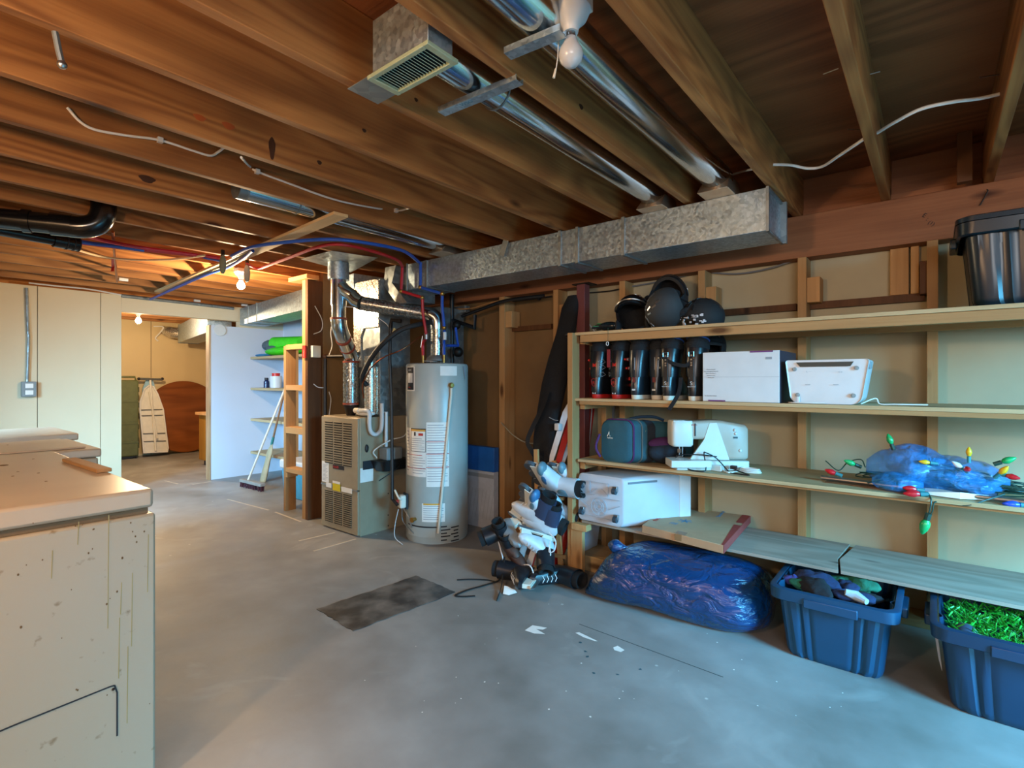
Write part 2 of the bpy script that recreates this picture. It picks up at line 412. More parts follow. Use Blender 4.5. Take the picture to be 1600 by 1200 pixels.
# walls behind and beside the camera with their windows
mb = MB(); mb.box(XR, -2.0, 0, XR+0.1, 3.6, 0.75); mb.box(XR, -2.0, 2.15, XR+0.1, 3.6, JT); mb.box(XR, -2.0, 0.75, XR+0.1, 0.4, 2.15); mb.box(XR, 2.4, 0.75, XR+0.1, 3.6, 2.15)
struct('wall_behind', mb, M['wall_cream'])
mb = MB(); mb.box(-1.3, -2.1, 0, XR, -2.0, 1.3); mb.box(-1.3, -2.1, 2.2, XR, -2.0, JT); mb.box(-1.3, -2.1, 1.3, 0.6, -2.0, 2.2); mb.box(2.9, -2.1, 1.3, XR, -2.0, 2.2)
mb.box(-1.4, -2.1, 0, -1.3, -1.1, JT)
struct('wall_camera_side', mb, M['wall_cream'])
mb = MB(); mb.box(XW, -1.2, 0, -4.8, -1.1, JT); mb.box(-3.6, -1.2, 0, -1.3, -1.1, JT); mb.box(-4.8, -1.2, 0, -3.6, -1.1, 0.95); mb.box(-4.8, -1.2, 1.95, -3.6, -1.1, JT)
struct('wall_near_left', mb, M['wall_cream'])
mg = plain('window_glass', 'dfe8ee', 0.05, trans=1.0, var=0)
for i, (a, b_) in enumerate((((XR+0.02, 0.4, 0.75), (XR+0.06, 2.4, 2.15)), ((0.6, -2.08, 1.3), (2.9, -2.04, 2.2)), ((-4.8, -1.18, 0.95), (-3.6, -1.14, 1.95)))):
    f = MB(); lo, hi = V(a), V(b_); ax = 0 if (hi.x-lo.x) < 0.1 else 1; o_ = 1-ax
    def bx(u0, u1, z0, z1):
        p = [0, 0, z0]; q = [0, 0, z1]; p[ax] = lo[ax]; q[ax] = hi[ax]; p[o_] = u0; q[o_] = u1; f.box(*p, *q)
    L0, L1 = lo[o_], hi[o_]
    bx(L0, L1, lo.z, lo.z+0.05); bx(L0, L1, hi.z-0.05, hi.z); bx(L0, L0+0.05, lo.z, hi.z); bx(L1-0.05, L1, lo.z, hi.z); bx((L0+L1)/2-0.025, (L0+L1)/2+0.025, lo.z, hi.z)
    struct('window_%d' % (i+1), f, M['white'])
# ------------------------------------------------------------------ joists
JX = [0.60, 0.184, -0.219, -0.642, -1.051, -1.476, -1.87, -2.27, -2.67, -3.07, -3.47, -3.83, -4.22, -4.62, -5.04, -5.43, -5.83, -6.25, -6.66]
JLAB = ['ceiling joist beyond the right edge, past the lidded black tote on the top shelf',
 'rightmost visible ceiling joist, with the white cable entering it',
 'wide ceiling joist above the shelves that the white cable passes through midway',
 'ceiling joist right of the two round steel ducts, ending beside the duct end cap',
 'ceiling joist between the two shiny round ducts near the unlit bulb',
 'ceiling joist directly left of the vent register, with the metal flange on it',
 'ceiling joist with long looping grain, first one left of the vent register joist',
 'ceiling joist with two orange stains, crossed by the light end of a white cable',
 'ceiling joist carrying the sagging white cable with two staples on its side',
 'ceiling joist with a dark round knot, first left of the sagging cable joist',
 'ceiling joist whose underside ends just above the black elbow pipe',
 'ceiling joist directly behind the black elbow pipe',
 'ceiling joist from whose side the red water line starts, behind the black pipes',
 'ceiling joist over the pipe insulation where red and blue lines run together',
 'ceiling joist just on the camera side of the lit bulb',
 'orange lit ceiling joist just beyond the lit bulb',
 'orange lit ceiling joist crossed by the end of the vertical copper pipe',
 'second ceiling joist out from the cream wall',
 'last ceiling joist against the top of the cream wall']
for x, lb in zip(JX, JLAB):
    w = 0.038
    y0 = -1.08 if x < -1.35 else -1.98
    mb = MB().box(x, y0, JB, x+w, 3.50, JT-0.001)
    solo('ceiling_joist', mb, M['joist'], lb, 'joist', group='ceiling joists', bevel=0.003)
FX = [-7.35, -7.76, -8.17, -8.6, -9.0, -9.4, -9.85]
jn = [o for o in bpy.data.objects if o.name.startswith('ceiling_joist')]
def near(x): return min(jn, key=lambda o: abs(o.location.x-0.019-x))
def spot(u, v, x, ry, rz_, mt, nm, rot=0.0):
    p = PX(u, v, x+0.0388); mb = MB(); pts = [p+V((0, ry*math.cos(a)*(1+0.2*math.sin(3*a)), rz_*math.sin(a))) for a in [k*math.pi/7 for k in range(14)]]
    mb.loft([pts, [q+V((0.0004, 0, 0)) for q in pts]]); part(nm, mb, mt, near(x))
ms_ = plain('orange_stain', 'a24e1c', 0.6, var=0.1); mkn = plain('knot', '43240f', 0.6, var=0.15)
spot(312, 184, -2.27, 0.022, 0.012, ms_, 'stain'); spot(357, 197, -2.27, 0.024, 0.014, ms_, 'stain')
spot(230, 280, -3.07, 0.035, 0.018, mkn, 'knot'); spot(425, 232, -2.27, 0.014, 0.05, mkn, 'knot')
spot(499, 254, -2.27, 0.012, 0.01, mkn, 'knot'); spot(569, 204, -1.87, 0.010, 0.008, mkn, 'knot'); spot(650, 156, -1.476, 0.008, 0.007, mkn, 'knot'); spot(908, 167, -1.051, 0.014, 0.010, mkn, 'knot')
for i, x in enumerate(FX):
    mb = MB().box(x, 0.61, JB, x+0.038, 4.24, JT-0.001)
    solo('ceiling_joist', mb, M['joist'], 'orange lit ceiling joist in the far room, number %s from its doorway' % ('one two three four five six seven'.split()[i]), 'joist', group='far room ceiling joists', bevel=0.003)
# beam over the shelf wall, sill on top and rim
solo('support_beam', MB().box(-4.33, 3.385, 1.955, 3.48, 3.50, 2.199), M['beam'], 'long reddish wooden beam carrying the joists above the storage shelves', 'beam', bevel=0.004)
bb = bpy.data.objects['support_beam']
mk = plain('marker_black', '1d1a1a', 0.7, var=0)
letter(bb, 'E', 0.03, PY(1440, 338, 3.383), (0.8, 0, -0.6), (0.6, 0, 0.8), mk)
letter(bb, ':', 0.03, PY(1446, 344, 3.383), (0.8, 0, -0.6), (0.6, 0, 0.8), mk)
letter(bb, '(1)', 0.026, PY(1449, 349, 3.383), (0.8, 0, -0.6), (0.6, 0, 0.8), mk)
solo('rim_board', MB().box(-0.60, 3.46, JB+0.001, 3.4, 3.498, JB+0.045), M['beam'], 'thin reddish board lying on top of the beam between joist ends', 'board')
mb = MB().box(0.085, 3.30, JB+0.0, 0.14, 3.345, JT-0.002)
solo('joist_cleat', mb, M['brown_z'], 'short upright block beside the rightmost joist above the beam', 'wooden block')
# ------------------------------------------------------------------ wall studs
SY = 3.372
studs = []
SL = {784: 'wall stud furthest left, beside the tall blue and white boxes', 868: 'wall stud behind the black ski bag', 972: 'wall stud behind the leftmost ski helmet',
      1096: 'wall stud behind the helmet with the skull print goggles', 1253: 'wall stud behind the white carton and printer', 1457: 'wall stud nearest the right edge, behind the blue bag of lights'}
sx = {}
for u, lb in SL.items():
    x = PY(u, 450, SY).x; w = 0.045 if u > 800 else 0.06; sx[u] = x
    t = thing('wall_stud', 'pale pine '+lb, 'stud', (x, SY, 0.04), group='shelf wall studs')
    part('post', MB().box(x-w/2, SY, 0.04, x+w/2, 3.509, 1.954), M['pine_z'], t, bevel=0.002)
    blocks = {784: (487, 512), 868: (476, 503), 972: (462, 480), 1096: (449, 485), 1253: (434, 473)}
    if u in blocks:
        z1 = PY(u, blocks[u][0], SY).z; z0 = PY(u, blocks[u][1], SY).z
        s_ = 0.065 if u not in (868, ) else 0.06
        part('block', MB().box(x+w/2, SY+0.015, z0, x+w/2+s_, 3.5, z1), M['pine_z'], t, bevel=0.002)
    studs.append(t)
solo('bottom_plate', MB().box(-4.3, SY-0.03, 0, 2.6, 3.508, 0.039), M['pine_x'], 'pine plate along the floor at the foot of the shelf wall', 'board', bevel=0.002)
for k, (u0, u1, v0, v1, lb) in enumerate(((798, 863, 515, 0, 'left of the ski bag'), (1130, 1245, 487, 0, 'between the skull helmet and the block'), (1266, 1445, 475, 0, 'under the two upright boards'))):
    a, b_ = PY(u0, v0, 3.49), PY(u1, v0, 3.49)
    solo('wall_batten', MB().box(a.x, 3.47, 1.665, b_.x, 3.509, 1.705), M['brown_z'], 'thin brown batten on the shelf wall '+lb, 'batten', group='wall battens')
for (u0, u1, lb) in ((1391, 1420, 'wider pine board with three nail holes, standing on the batten'), (1423, 1436, 'narrower pine board beside the wide one on the batten')):
    a, b_ = PY(u0, 400, 3.48), PY(u1, 400, 3.48)
    solo('upright_board', MB().box(a.x, 3.47, 1.706, b_.x, 3.508, 1.955), M['pine_z'], lb, 'board', bevel=0.002)
a, b_ = PY(1437, 430, 3.44), PY(1449, 460, 3.44)
solo('wooden_block', MB().box(a.x, 3.40, b_.z, b_.x, 3.508, 1.86), M['brown_z'], 'dark wooden block between the narrow board and the right stud', 'wooden block', bevel=0.002)
# steel post
a = PY(911, 480, 3.29)
t = thing('steel_post', 'maroon painted square steel post between ski bag and helmets', 'post', (a.x, 3.29, 0))
mm = plain('maroon_paint', '6e3a3a', 0.5)
part('shaft', MB().box(a.x-0.035, 3.255, 0.01, a.x+0.035, 3.325, 1.945), mm, t, bevel=0.004)
part('top_plate', MB().box(a.x-0.07, 3.25, 1.945, a.x+0.07, 3.37, 1.954), M['darksteel'], t)
part('base_plate', MB().box(a.x-0.07, 3.22, 0.0, a.x+0.07, 3.335, 0.01), M['darksteel'], t)
# ------------------------------------------------------------------ storage shelving
SF = 2.87                      # front edge of the shelves
XL, XR2 = -1.80, 0.95
Z1, Z2, Z3, Z4 = 1.556, 1.134, 0.745, 0.358
sh = thing('storage_shelving', 'long site-built pine shelving holding boots, boxes and bags along the stud wall', 'shelving', (-0.4, 3.1, 0))
for z, nm in ((Z1, 'y'), (Z2, 'y'), (Z3, 'x')):
    part('shelf_board', MB().box(XL if z != Z3 else XL+0.02, SF, z-0.018, XR2, 3.368, z), M['ply_pale'], sh, bevel=0.0015)
part('front_rail', MB().box(XL+0.03, SF+0.012, Z1-0.064, XR2, SF+0.05, Z1-0.0185), M['pine_x'], sh, bevel=0.002)
part('front_rail', MB().box(XL+0.03, SF+0.004, Z2-0.040, XR2, SF+0.042, Z2-0.0185), M['pine_x'], sh, bevel=0.002)
part('front_rail', MB().box(XL+0.06, SF+0.03, Z3-0.034, XR2, SF+0.068, Z3-0.0185), M['pine_x'], sh, bevel=0.002)
part('rear_rail', MB().box(XL+0.05, 3.33, Z1-0.06, XR2, 3.368, Z1-0.0185), M['pine_x'], sh)
part('rear_rail', MB().box(XL+0.05, 3.33, Z2-0.06, XR2, 3.368, Z2-0.0185), M['pine_x'], sh)
part('rear_rail', MB().box(XL+0.05, 3.33, Z3-0.06, XR2, 3.368, Z3-0.0185), M['pine_x'], sh)
# bottom shelf, two loose boards with a gap
gx = PY(1312, 890, SF).x
part('shelf_board', MB().prism([(XL+0.05, SF), (gx-0.006, SF), (gx-0.03, 3.05), (gx-0.012, 3.365), (XL+0.05, 3.365)], Z4-0.016, Z4), M['ply_grey'], sh, bevel=0.001, label='weathered grey shelf board, left of the crack')
part('shelf_board', MB().prism([(gx+0.004, SF), (XR2, SF), (XR2, 3.365), (gx+0.014, 3.365), (gx-0.022, 3.05)], Z4-0.016, Z4), M['ply_grey'], sh, bevel=0.001, label='weathered grey shelf board, right of the crack')
part('rear_rail', MB().box(XL+0.05, 3.33, Z4-0.06, XR2, 3.368, Z4-0.0165), M['pine_x'], sh)
part('upright', MB().box(XL-0.038, SF-0.03, 0, XL, SF+0.055, Z1-0.002), M['pine_z'], sh, bevel=0.002)
part('upright', MB().box(XR2-0.02, SF-0.03, 0, XR2+0.018, SF-0.001, Z1-0.002), M['pine_z'], sh, bevel=0.002)
part('upright', MB().box(XL-0.038, 3.28, 0, XL, 3.37, Z1-0.002), M['pine_z'], sh, bevel=0.002)
for z in (Z1-0.02, Z2-0.02, Z3-0.02, Z4-0.018):
    part('cross_cleat', MB().box(XL+0.001, SF+0.06, z-0.052, XL+0.039, 3.325, z-0.001), M['pine_y'], sh, bevel=0.002)
part('foot_post', MB().box(XL-0.01, SF-0.035, 0, XL+0.075, SF-0.001, Z4-0.06), M['pine_z'], sh, bevel=0.002)
part('cross_cleat', MB().box(XL+0.0, SF-0.045, Z4-0.058, XL+0.11, SF+0.02, Z4-0.018), M['pine_y'], sh, bevel=0.002)

# ------------------------------------------------------------------ helmets
def helmet(label, shell_mt, trim_mt, loc, front, up, inner=None, skull=False, s=1.0):
    t = thing('ski_helmet', label, 'helmet', (0, 0, 0), group='helmets')
    outer = MB(); nu, nv = 32, 14
    rings = []
    for j in range(nv+1):
        el = math.pi/2-0.02-(math.pi/2+0.55)*j/nv
        ring = []
        for k in range(nu):
            a = 2*math.pi*k/nu; fr = math.sin(a)       # +y is the front
            e2 = el
            if el < 0: e2 = el*(0.15 if fr > 0.35 else (1.0 if fr > -0.7 else 0.9))
            cy = math.cos(e2)
            ring.append(V((0.108*cy*math.cos(a), 0.132*cy*math.sin(a), 0.118*math.sin(e2)))*s)
        rings.append(ring)
    inn = [[p*0.86 for p in r] for r in rings]
    m = len(rings[0]); outer.loft(rings, caps=False); 
    outer.add([p for r in (rings[-1], inn[-1]) for p in r], [(k, (k+1) % m, m+(k+1) % m, m+k) for k in range(m)])
    outer.add([V((0, 0, 0.118*s))]+rings[0], [(0, k+1, (k+1) % m+1) for k in range(m)])
    part('shell', outer, shell_mt, t)
    l = MB(); l.loft(inn, caps=False); l.add([V((0, 0, 0.101*s))]+inn[0], [(0, k+1, (k+1) % m+1) for k in range(m)])
    part('liner', l, inner or M['blackcloth'], t)
    v = MB()
    for sx_ in (-1, 1):
        for (az, el) in ((0.9, 0.75), (1.15, 1.05), (0.5, 0.9), (-0.9, 0.8), (-0.5, 1.1), (1.3, 0.55), (0.4, 1.25), (-1.4, 1.2), (-0.7, 0.55), (0.8, 1.35)):
            a = math.pi/2-sx_*abs(az)*0.8 if az > 0 else -math.pi/2+sx_*abs(az)*0.6
            p = V((0.108*math.cos(el)*math.cos(a), 0.132*math.cos(el)*math.sin(a), 0.118*math.sin(el)))*s
            n = p.normalized(); tq = n.to_track_quat('Z', 'Y').to_matrix()
            v.cbox(p*1.0, (0.010, 0.030, 0.004), tq)
    part('vents', v, M['steel'] if not skull else M['black'], t)
    g = MB(); g.tube([V((0.113*math.cos(a), 0.137*math.sin(a), 0.012))*s for a in [math.pi*(0.08+0.84*k/20) for k in range(21)]], 0.005, 6)
    part('brim', g, trim_mt, t)
    for sx_ in (-1, 1):
        e = MB(); e.ball(V((sx_*0.094, -0.01, -0.075))*s, 0.042, 14, sc=(0.4, 1.0, 1.3)); part('ear_pad', e, M['blackcloth'], t)
    st = MB(); st.tube(catmull([V((-0.09, 0.0, -0.10))*s, V((-0.05, 0.03, -0.14))*s, V((0.03, 0.03, -0.15))*s, V((0.09, 0.0, -0.10))*s], 6), 0.005, 6)
    part('chin_strap', st, M['blackcloth'], t)
    place(t, loc, front, up)
    return t
shell_a = plain('satin_black_shell', '1b1d21', 0.6); shell_b = plain('matte_charcoal_shell', '2e3133', 0.75); shell_c = plain('soft_black_shell', '181a1c', 0.75)
hz = Z1+0.125
helmet('black ski helmet with its dark opening facing out, leftmost on the top shelf', plain('gloss_black_shell', '121418', 0.15), M['steel'], PY(990, 491, 3.02), (0.1, -0.75, 0.75-0.3), (-0.15, 0.5, 0.85), s=1.0)
helmet('charcoal ski helmet showing its silver vents, middle of the top shelf', shell_b, M['black'], PY(1041, 484, 2.99), (-0.2, 0.55, -0.6), (0.05, -0.75, 0.6), s=1.05)
helmet('black helmet stacked behind and above the charcoal vented helmet', shell_a, M['black'], PY(1044, 468, 3.22), (0.2, -0.3, 0.9), (0.1, 0.85, 0.45), s=1.12)
hs = helmet('matte black helmet with skull print goggle strap, rightmost on the top shelf', shell_c, M['black'], PY(1097, 496, 3.06), (-0.9, -0.35, 0.0), (0.0, -0.15, 1), skull=True, s=0.95)
sk = plain('white_skull_print', 'c9cbd0', 0.6, var=0.0)
m_ = MB()
rng = random.Random(3)
for k in range(30):      # broken white pattern band around the brow
    a = math.pi*(0.62+0.42*rng.random()); z = -0.05+0.07*rng.random()
    p = V((0.112*math.cos(a), 0.136*math.sin(a), z))*0.97
    q = V((p.x, p.y, 0)).normalized().to_track_quat('Z', 'Y').to_matrix()
    m_.cbox(p, (0.007+0.012*rng.random(), 0.005+0.010*rng.random(), 0.004), q)
o = part('skull_print', m_, sk, None); o.parent = hs; o.location = center_base(m_.v)
helmet('dark helmet half hidden behind the white printer box', shell_c, M['black'], PY(1108, 541, 3.25), (0, -1, 0.1), (0, 0, 1), s=0.9)
# snowboard lying flat with rounded tip beyond the post, and items on it
a = PY(878, 523, 3.05)
mb = MB(); poly = []
for k in range(13):
    th = math.pi/2+math.pi*k/12; poly.append((a.x+0.13+0.14*math.cos(th), 3.14+0.13*math.sin(th)))
poly += [(-1.15, 3.01), (-1.15, 3.27)]
mb.prism(poly, Z1+0.002, Z1+0.016)
solo('snowboard', mb, plain('grey_board', '3a3f40', 0.4), 'dark grey snowboard lying flat, its rounded tip sticking out past the top shelf', 'snowboard', bevel=0.004)
gl = thing('goggles', 'green and black tangled goggle straps left of the helmets on the top shelf', 'goggles', (-1.62, 3.0, Z1+0.02))
b1, b2 = PY(925, 512, 2.98), PY(966, 508, 2.98)
mb = MB(); rng = random.Random(5)
pts = [V((b1.x+(b2.x-b1.x)*(0.5+0.5*math.sin(k*2.1)), 2.96+0.08*rng.random(), Z1+0.025+0.03*rng.random())) for k in range(9)]
mb.tube(catmull(pts, 6), 0.007, 6); part('strap', mb, M['blackcloth'], gl)
mb = MB(); mb.tube(catmull([p+V((0.01, -0.005, 0.01)) for p in pts[::2]], 6), 0.004, 6); part('strap', mb, plain('green_strap', '2f7a4a', 0.7), gl, label='green strap')
mb = MB(); c = (b1+b2)/2; mb.ball((c.x+0.02, 3.0, Z1+0.04), 0.05, 14, sc=(1.5, 0.7, 0.6)); part('lens', mb, plain('goggle_lens', '12202a', 0.1), gl)
tg = thing('key_tag', 'small red and white tag hanging on a cord from the top shelf above the boots', 'tag', PY(950, 560, SF-0.01))
mb = MB(); mb.tube([PY(950, 512, SF-0.004), PY(950, 533, SF-0.006)], 0.0012, 5); part('cord', mb, plain('green_cord', '1f4a35', 0.8), tg)
mb = MB(); p = PY(949, 537, SF-0.008); mb.tube([p+V((0.008*math.cos(a), 0, 0.012*math.sin(a))) for a in [k*math.pi/6 for k in range(12)]], 0.0025, 5, closed=True); part('clip', mb, M['white'], tg)
mb = MB(); p = PY(951, 560, SF-0.008); mb.cbox(p, (0.022, 0.004, 0.11)); part('ribbon', mb, plain('deep_red_ribbon', '7d1620', 0.7), tg)

# ------------------------------------------------------------------ ski boots
def ski_boot(label, shell, accent, sole, liner, xc, style, side=1, y0=2.93, h=0.355):
    t = thing('ski_boot', label, 'boot', (0, 0, 0), group='ski boots on the second shelf')
    def ring(z, cy, hx, hy, e=2.6, tilt=0.0):
        return [V((x, cy+y, z-tilt*y)) for x, y in sell(hx, hy, e, 28)]
    part('sole', MB().loft([ring(0.0, 0.135, 0.036, 0.145), ring(0.004, 0.135, 0.040, 0.148), ring(0.026, 0.135, 0.041, 0.15)]), sole, t)
    part('lower_shell', MB().loft([ring(0.026, 0.135, 0.043, 0.15), ring(0.05, 0.13, 0.047, 0.148), ring(0.085, 0.118, 0.048, 0.135, 2.4), ring(0.115, 0.095, 0.047, 0.108, 2.3), ring(0.15, 0.068, 0.046, 0.076, 2.2), ring(0.19, 0.06, 0.045, 0.066, 2.2)]), shell, t)
    part('cuff', MB().loft([ring(0.135, 0.062, 0.050, 0.075, 2.2), ring(0.17, 0.06, 0.053, 0.074, 2.2), ring(0.23, 0.065, 0.057, 0.076, 2.2), ring(0.285, 0.076, 0.061, 0.078, 2.2, 0.1), ring(0.312, 0.082, 0.060, 0.076, 2.2, 0.15)]), shell, t)
    lm = MB()
    lm.loft([ring(0.29, 0.08, 0.050, 0.066, 2.2, 0.1), ring(0.33, 0.086, 0.055, 0.07, 2.2, 0.2), ring(h-0.012, 0.09, 0.058, 0.072, 2.2, 0.25), ring(h, 0.09, 0.052, 0.064, 2.2, 0.25), ring(h-0.02, 0.09, 0.036, 0.046, 2.2, 0.2)])
    part('liner', lm, M['blackcloth'], t)
    tr = MB(); tr.tube([V((x, 0.09+y, h-0.006-0.25*y)) for x, y in sell(0.056, 0.07, 2.2, 28)], 0.006, 6, closed=True); part('liner_rim', tr, liner, t)
    st = MB(); st.loft([ring(0.292, 0.08, 0.0625, 0.083, 2.2, 0.1), ring(0.325, 0.086, 0.0615, 0.081, 2.2, 0.15)], caps=False)
    part('power_strap', st, M['blackcloth'], t)
    for k, z in enumerate((0.085, 0.125, 0.19, 0.245)):
        b = MB(); xx = side*(0.051 if z < 0.15 else 0.058); b.cbox((xx, 0.14-0.12*(k > 1)*0.3-0.02*k, z), (0.010, 0.055, 0.012)); b.cbox((xx+side*0.003, 0.115-0.02*k, z), (0.012, 0.014, 0.02))
        part('buckle', b, M['steel'] if style != 'red' else M['red'], t, bevel=0.001)
    zc = V((0, -0.006, 0))
    if style == 'red':
        b = MB(); b.loft([[V((x*sc, -0.013+0.004*abs(i-2), 0.165+i*0.022)) for x, sc in ((-0.012, w), (0, w*0.7), (0.012, w))]+[V((x, -0.004, 0.165+i*0.022)) for x in (0.012, -0.012)] for i, w in enumerate((0.5, 0.9, 1.0, 0.9, 0.5))])
        part('spine_insert', b, accent, t)
        b = MB(); sq = [(-0.017, 0.118), (0, 0.128), (0.017, 0.118), (0.014, 0.09), (0, 0.076), (-0.014, 0.09)]
        b.tube([V((x, -0.019, z)) for x, z in sq], 0.0014, 5, closed=True); part('badge', b, accent, t)
        letter(t, 'R', 0.03, (-0.01, -0.018, 0.09), (1, 0, 0), (0, 0, 1), accent)
        b = MB()
        for z in (0.155, 0.20, 0.235):
            q = [V((-side*0.022, -0.006, z)), V((-side*0.05, 0.012, z+0.012)), V((-side*0.058, 0.03, z-0.004)), V((-side*0.045, 0.008, z-0.016))]
            b.tube(q, 0.0016, 5, closed=True)
        part('outline_mark', b, M['print'], t)
        b = MB(); b.cbox((0, -0.012, 0.034), (0.022, 0.006, 0.009)); part('heel_tab', b, M['white'], t)
    elif style == 'plain':
        b = MB(); b.cbox((0.004, -0.0125, 0.215), (0.004, 0.003, 0.075)); part('stripe', b, M['print'], t)
        b = MB(); b.cbox((0, -0.0125, 0.118), (0.018, 0.008, 0.03)); part('heel_patch', b, plain('dark_red_patch', '6a2426', 0.6), t)
        b = MB(); b.cbox((0, -0.016, 0.058), (0.02, 0.006, 0.01)); part('heel_tab', b, M['white'], t)
    else:
        b = MB(); b.cbox((0, -0.010, 0.17), (0.026, 0.012, 0.13)); part('spine', b, M['black'], t, bevel=0.003)
        for z in (0.255, 0.232, 0.213, 0.2):
            b = MB(); b.lathe([(0.0005, 0), (0.005, 0), (0.005, 0.003), (0.0005, 0.003)], (0, -0.017, z), 10, Matrix.Rotation(math.pi/2, 3, 'X')); part('rivet', b, M['steel'], t)
        b = MB(); b.tube([V((0.014*sx_, -0.018, 0.262+0.012*sz_)) for sx_, sz_ in ((-1, -1), (1, -1), (1, 1), (-1, 1))], 0.003, 5, closed=True); part('spine_buckle', b, M['steel'], t)
        letter(t, 'S', 0.03, (-0.008, -0.018, 0.088), (1, 0, 0), (0, 0, 1), M['white'])
        letter(t, 'SALOMON', 0.009, (-0.021, -0.0195, 0.076), (1, 0, 0), (0, 0, 1), M['white'])
    t.location = (xc, y0, Z2)
    return t
navy = plain('blue_black_shell', '171d24', 0.3); blk = plain('boot_black', '14171c', 0.3); teal = plain('deep_navy_shell', '18242e', 0.28)
def bx_(u): return PY(u, 610, 2.93).x
ski_boot('black ski boot with red sole and outlined marks, leftmost on the shelf', blk, M['red'], M['red'], M['blackcloth'], bx_(930), 'red', side=-1)
ski_boot('black ski boot with red sole, second from the left', blk, M['red'], M['red'], M['blackcloth'], bx_(961), 'red', side=1)
ski_boot('navy ski boot with white sole and thick black collar, third from the left', teal, M['red'], M['offwhite'], M['blackcloth'], bx_(992), 'plain', side=-1)
ski_boot('navy ski boot with white sole, fourth from the left, half behind the strapped boot', teal, M['red'], M['offwhite'], plain('navy_lining', '24405c', 0.7), bx_(1020), 'plain', side=1, y0=2.96)
bl = plain('blue_liner', '27509a', 0.6)
ski_boot('black ski boot with blue collar and a long strap hanging over the shelf edge', blk, M['red'], M['offwhite'], bl, bx_(1044), 'spine', side=-1, y0=2.91)
ski_boot('black ski boot with blue collar, rightmost against the white box', blk, M['red'], M['offwhite'], bl, bx_(1083), 'spine', side=1, y0=2.92)
a = PY(1041, 562, 2.87); b_ = PY(1085, 572, 2.87); c_ = PY(1062, 618, 2.855); d_ = PY(1045, 640, 2.845)
mb = MB(); 
def strap(mb, pts, w, th=0.002, nrm=(0, -1, 0)):
    pts = catmull(pts, 8)
    for p, q in zip(pts[:-1], pts[1:]):
        mb.bar(p, q+(q-p)*0.1, w, th, nrm)
strap(mb, [PY(1030, 555, 2.9), PY(1050, 567, 2.895), PY(1072, 571, 2.9), PY(1082, 560, 2.91)], 0.02)
solo('boot_strap', mb, M['blackcloth'], 'twisted black strap joining the cuffs of the two blue collared boots', 'strap', smooth=False)
mb = MB()
strap(mb, [PY(1064, 590, 2.905), PY(1061, 612, 2.88), PY(1053, 628, 2.862), PY(1045, 640, 2.858)], 0.022)
solo('boot_strap', mb, M['blackcloth'], 'loose black strap end hanging from the boots down below the shelf edge', 'strap', smooth=False)

# ------------------------------------------------------------------ white box, printer
a, b_ = PY(1098, 633, 2.89), PY(1218, 633, 2.89); zt = PY(1098, 551, 2.89).z
bx = thing('product_box', 'large white carton with purple edge strips beside the ski boots', 'box', ((a.x+b_.x)/2, 3.05, Z2))
purple = plain('purple_strip', '6a3a72', 0.6, var=0); green = plain('olive_side', '5d6040', 0.7)
part('carton', MB().box(a.x, 2.89, Z2+0.001, b_.x, 3.28, zt), plain('white_carton', 'cfd4d6', 0.55, var=0.02), bx, bevel=0.002)
part('side_panel', MB().box(b_.x, 2.892, Z2+0.001, b_.x+0.002, 3.279, zt-0.001), plain('dark_side_print', '2c2c3c', 0.5), bx, label='dark printed side')
part('strip', MB().box(b_.x-0.14, 2.888, zt-0.008, b_.x-0.03, 2.8895, zt), purple, bx)
part('strip', MB().box(a.x+0.03, 2.888, Z2+0.002, a.x+0.12, 2.8895, Z2+0.009), purple, bx)
mb = MB().box(a.x+0.001, 2.8893, (Z2+zt)/2-0.001, b_.x-0.001, 2.8898, (Z2+zt)/2); part('flap_seam', mb, M['print'], bx)
q = PY(1106, 578, 2.888)
for k, l_ in enumerate(('Please recycle', 'this packaging material', 'after use where', 'facilities exist', 'thank you')):
    letter(bx, l_, 0.0085, (a.x+0.045, 2.8885, q.z-0.011*k), (1, 0, 0), (0, 0, 1), M['print'], align='CENTER', name='small_print')
letter(bx, 'TS 100-240 V 50/60', 0.008, (a.x+0.01, 2.8885, Z2+0.028), (1, 0, 0), (0, 0, 1), M['print'], name='small_print')
part('sticker', MB().box(b_.x-0.065, 2.8885, zt-0.045, b_.x-0.035, 2.8897, zt-0.033), M['print'], bx)
# printer
pr = thing('printer', 'white speckled-foot desktop printer standing on its end beside the white carton', 'printer', (0, 0, 0))
pr['label'] = 'white desktop printer tipped up, underside with four round feet facing out'
p0, p1, p2, p3 = PY(1227, 563, 2.90), PY(1358, 563, 2.90), PY(1343, 632, 2.90), PY(1238, 630, 2.90)
zt2 = p0.z
def prof(xs, yy, infl=0):
    w0, w1 = p0.x-infl, p1.x+infl; w3, w2 = p3.x-infl, p2.x+infl
    pts = []
    def arc(cx, cz, r, a0, a1, n=6):
        for k in range(n+1):
            a = math.radians(a0+(a1-a0)*k/n); pts.append(V((cx+r*math.cos(a), yy, cz+r*math.sin(a))))
    r = 0.012; R = 0.045
    arc(w1-r, zt2-r, r, 90, 0); arc(w2-R+0.012, Z2+R+0.001, R, -10, -90); arc(w3+R-0.012, Z2+R+0.001, R, -90, -170); arc(w0+r, zt2-r, r, 180, 90)
    return pts
part('body', MB().loft([prof(0, 2.905, -0.006), prof(0, 2.90, -0.001), prof(0, 2.91, 0), prof(0, 3.12, 0), prof(0, 3.13, -0.005)]), M['white'], pr)
mb = MB(); w = p1.x-p0.x
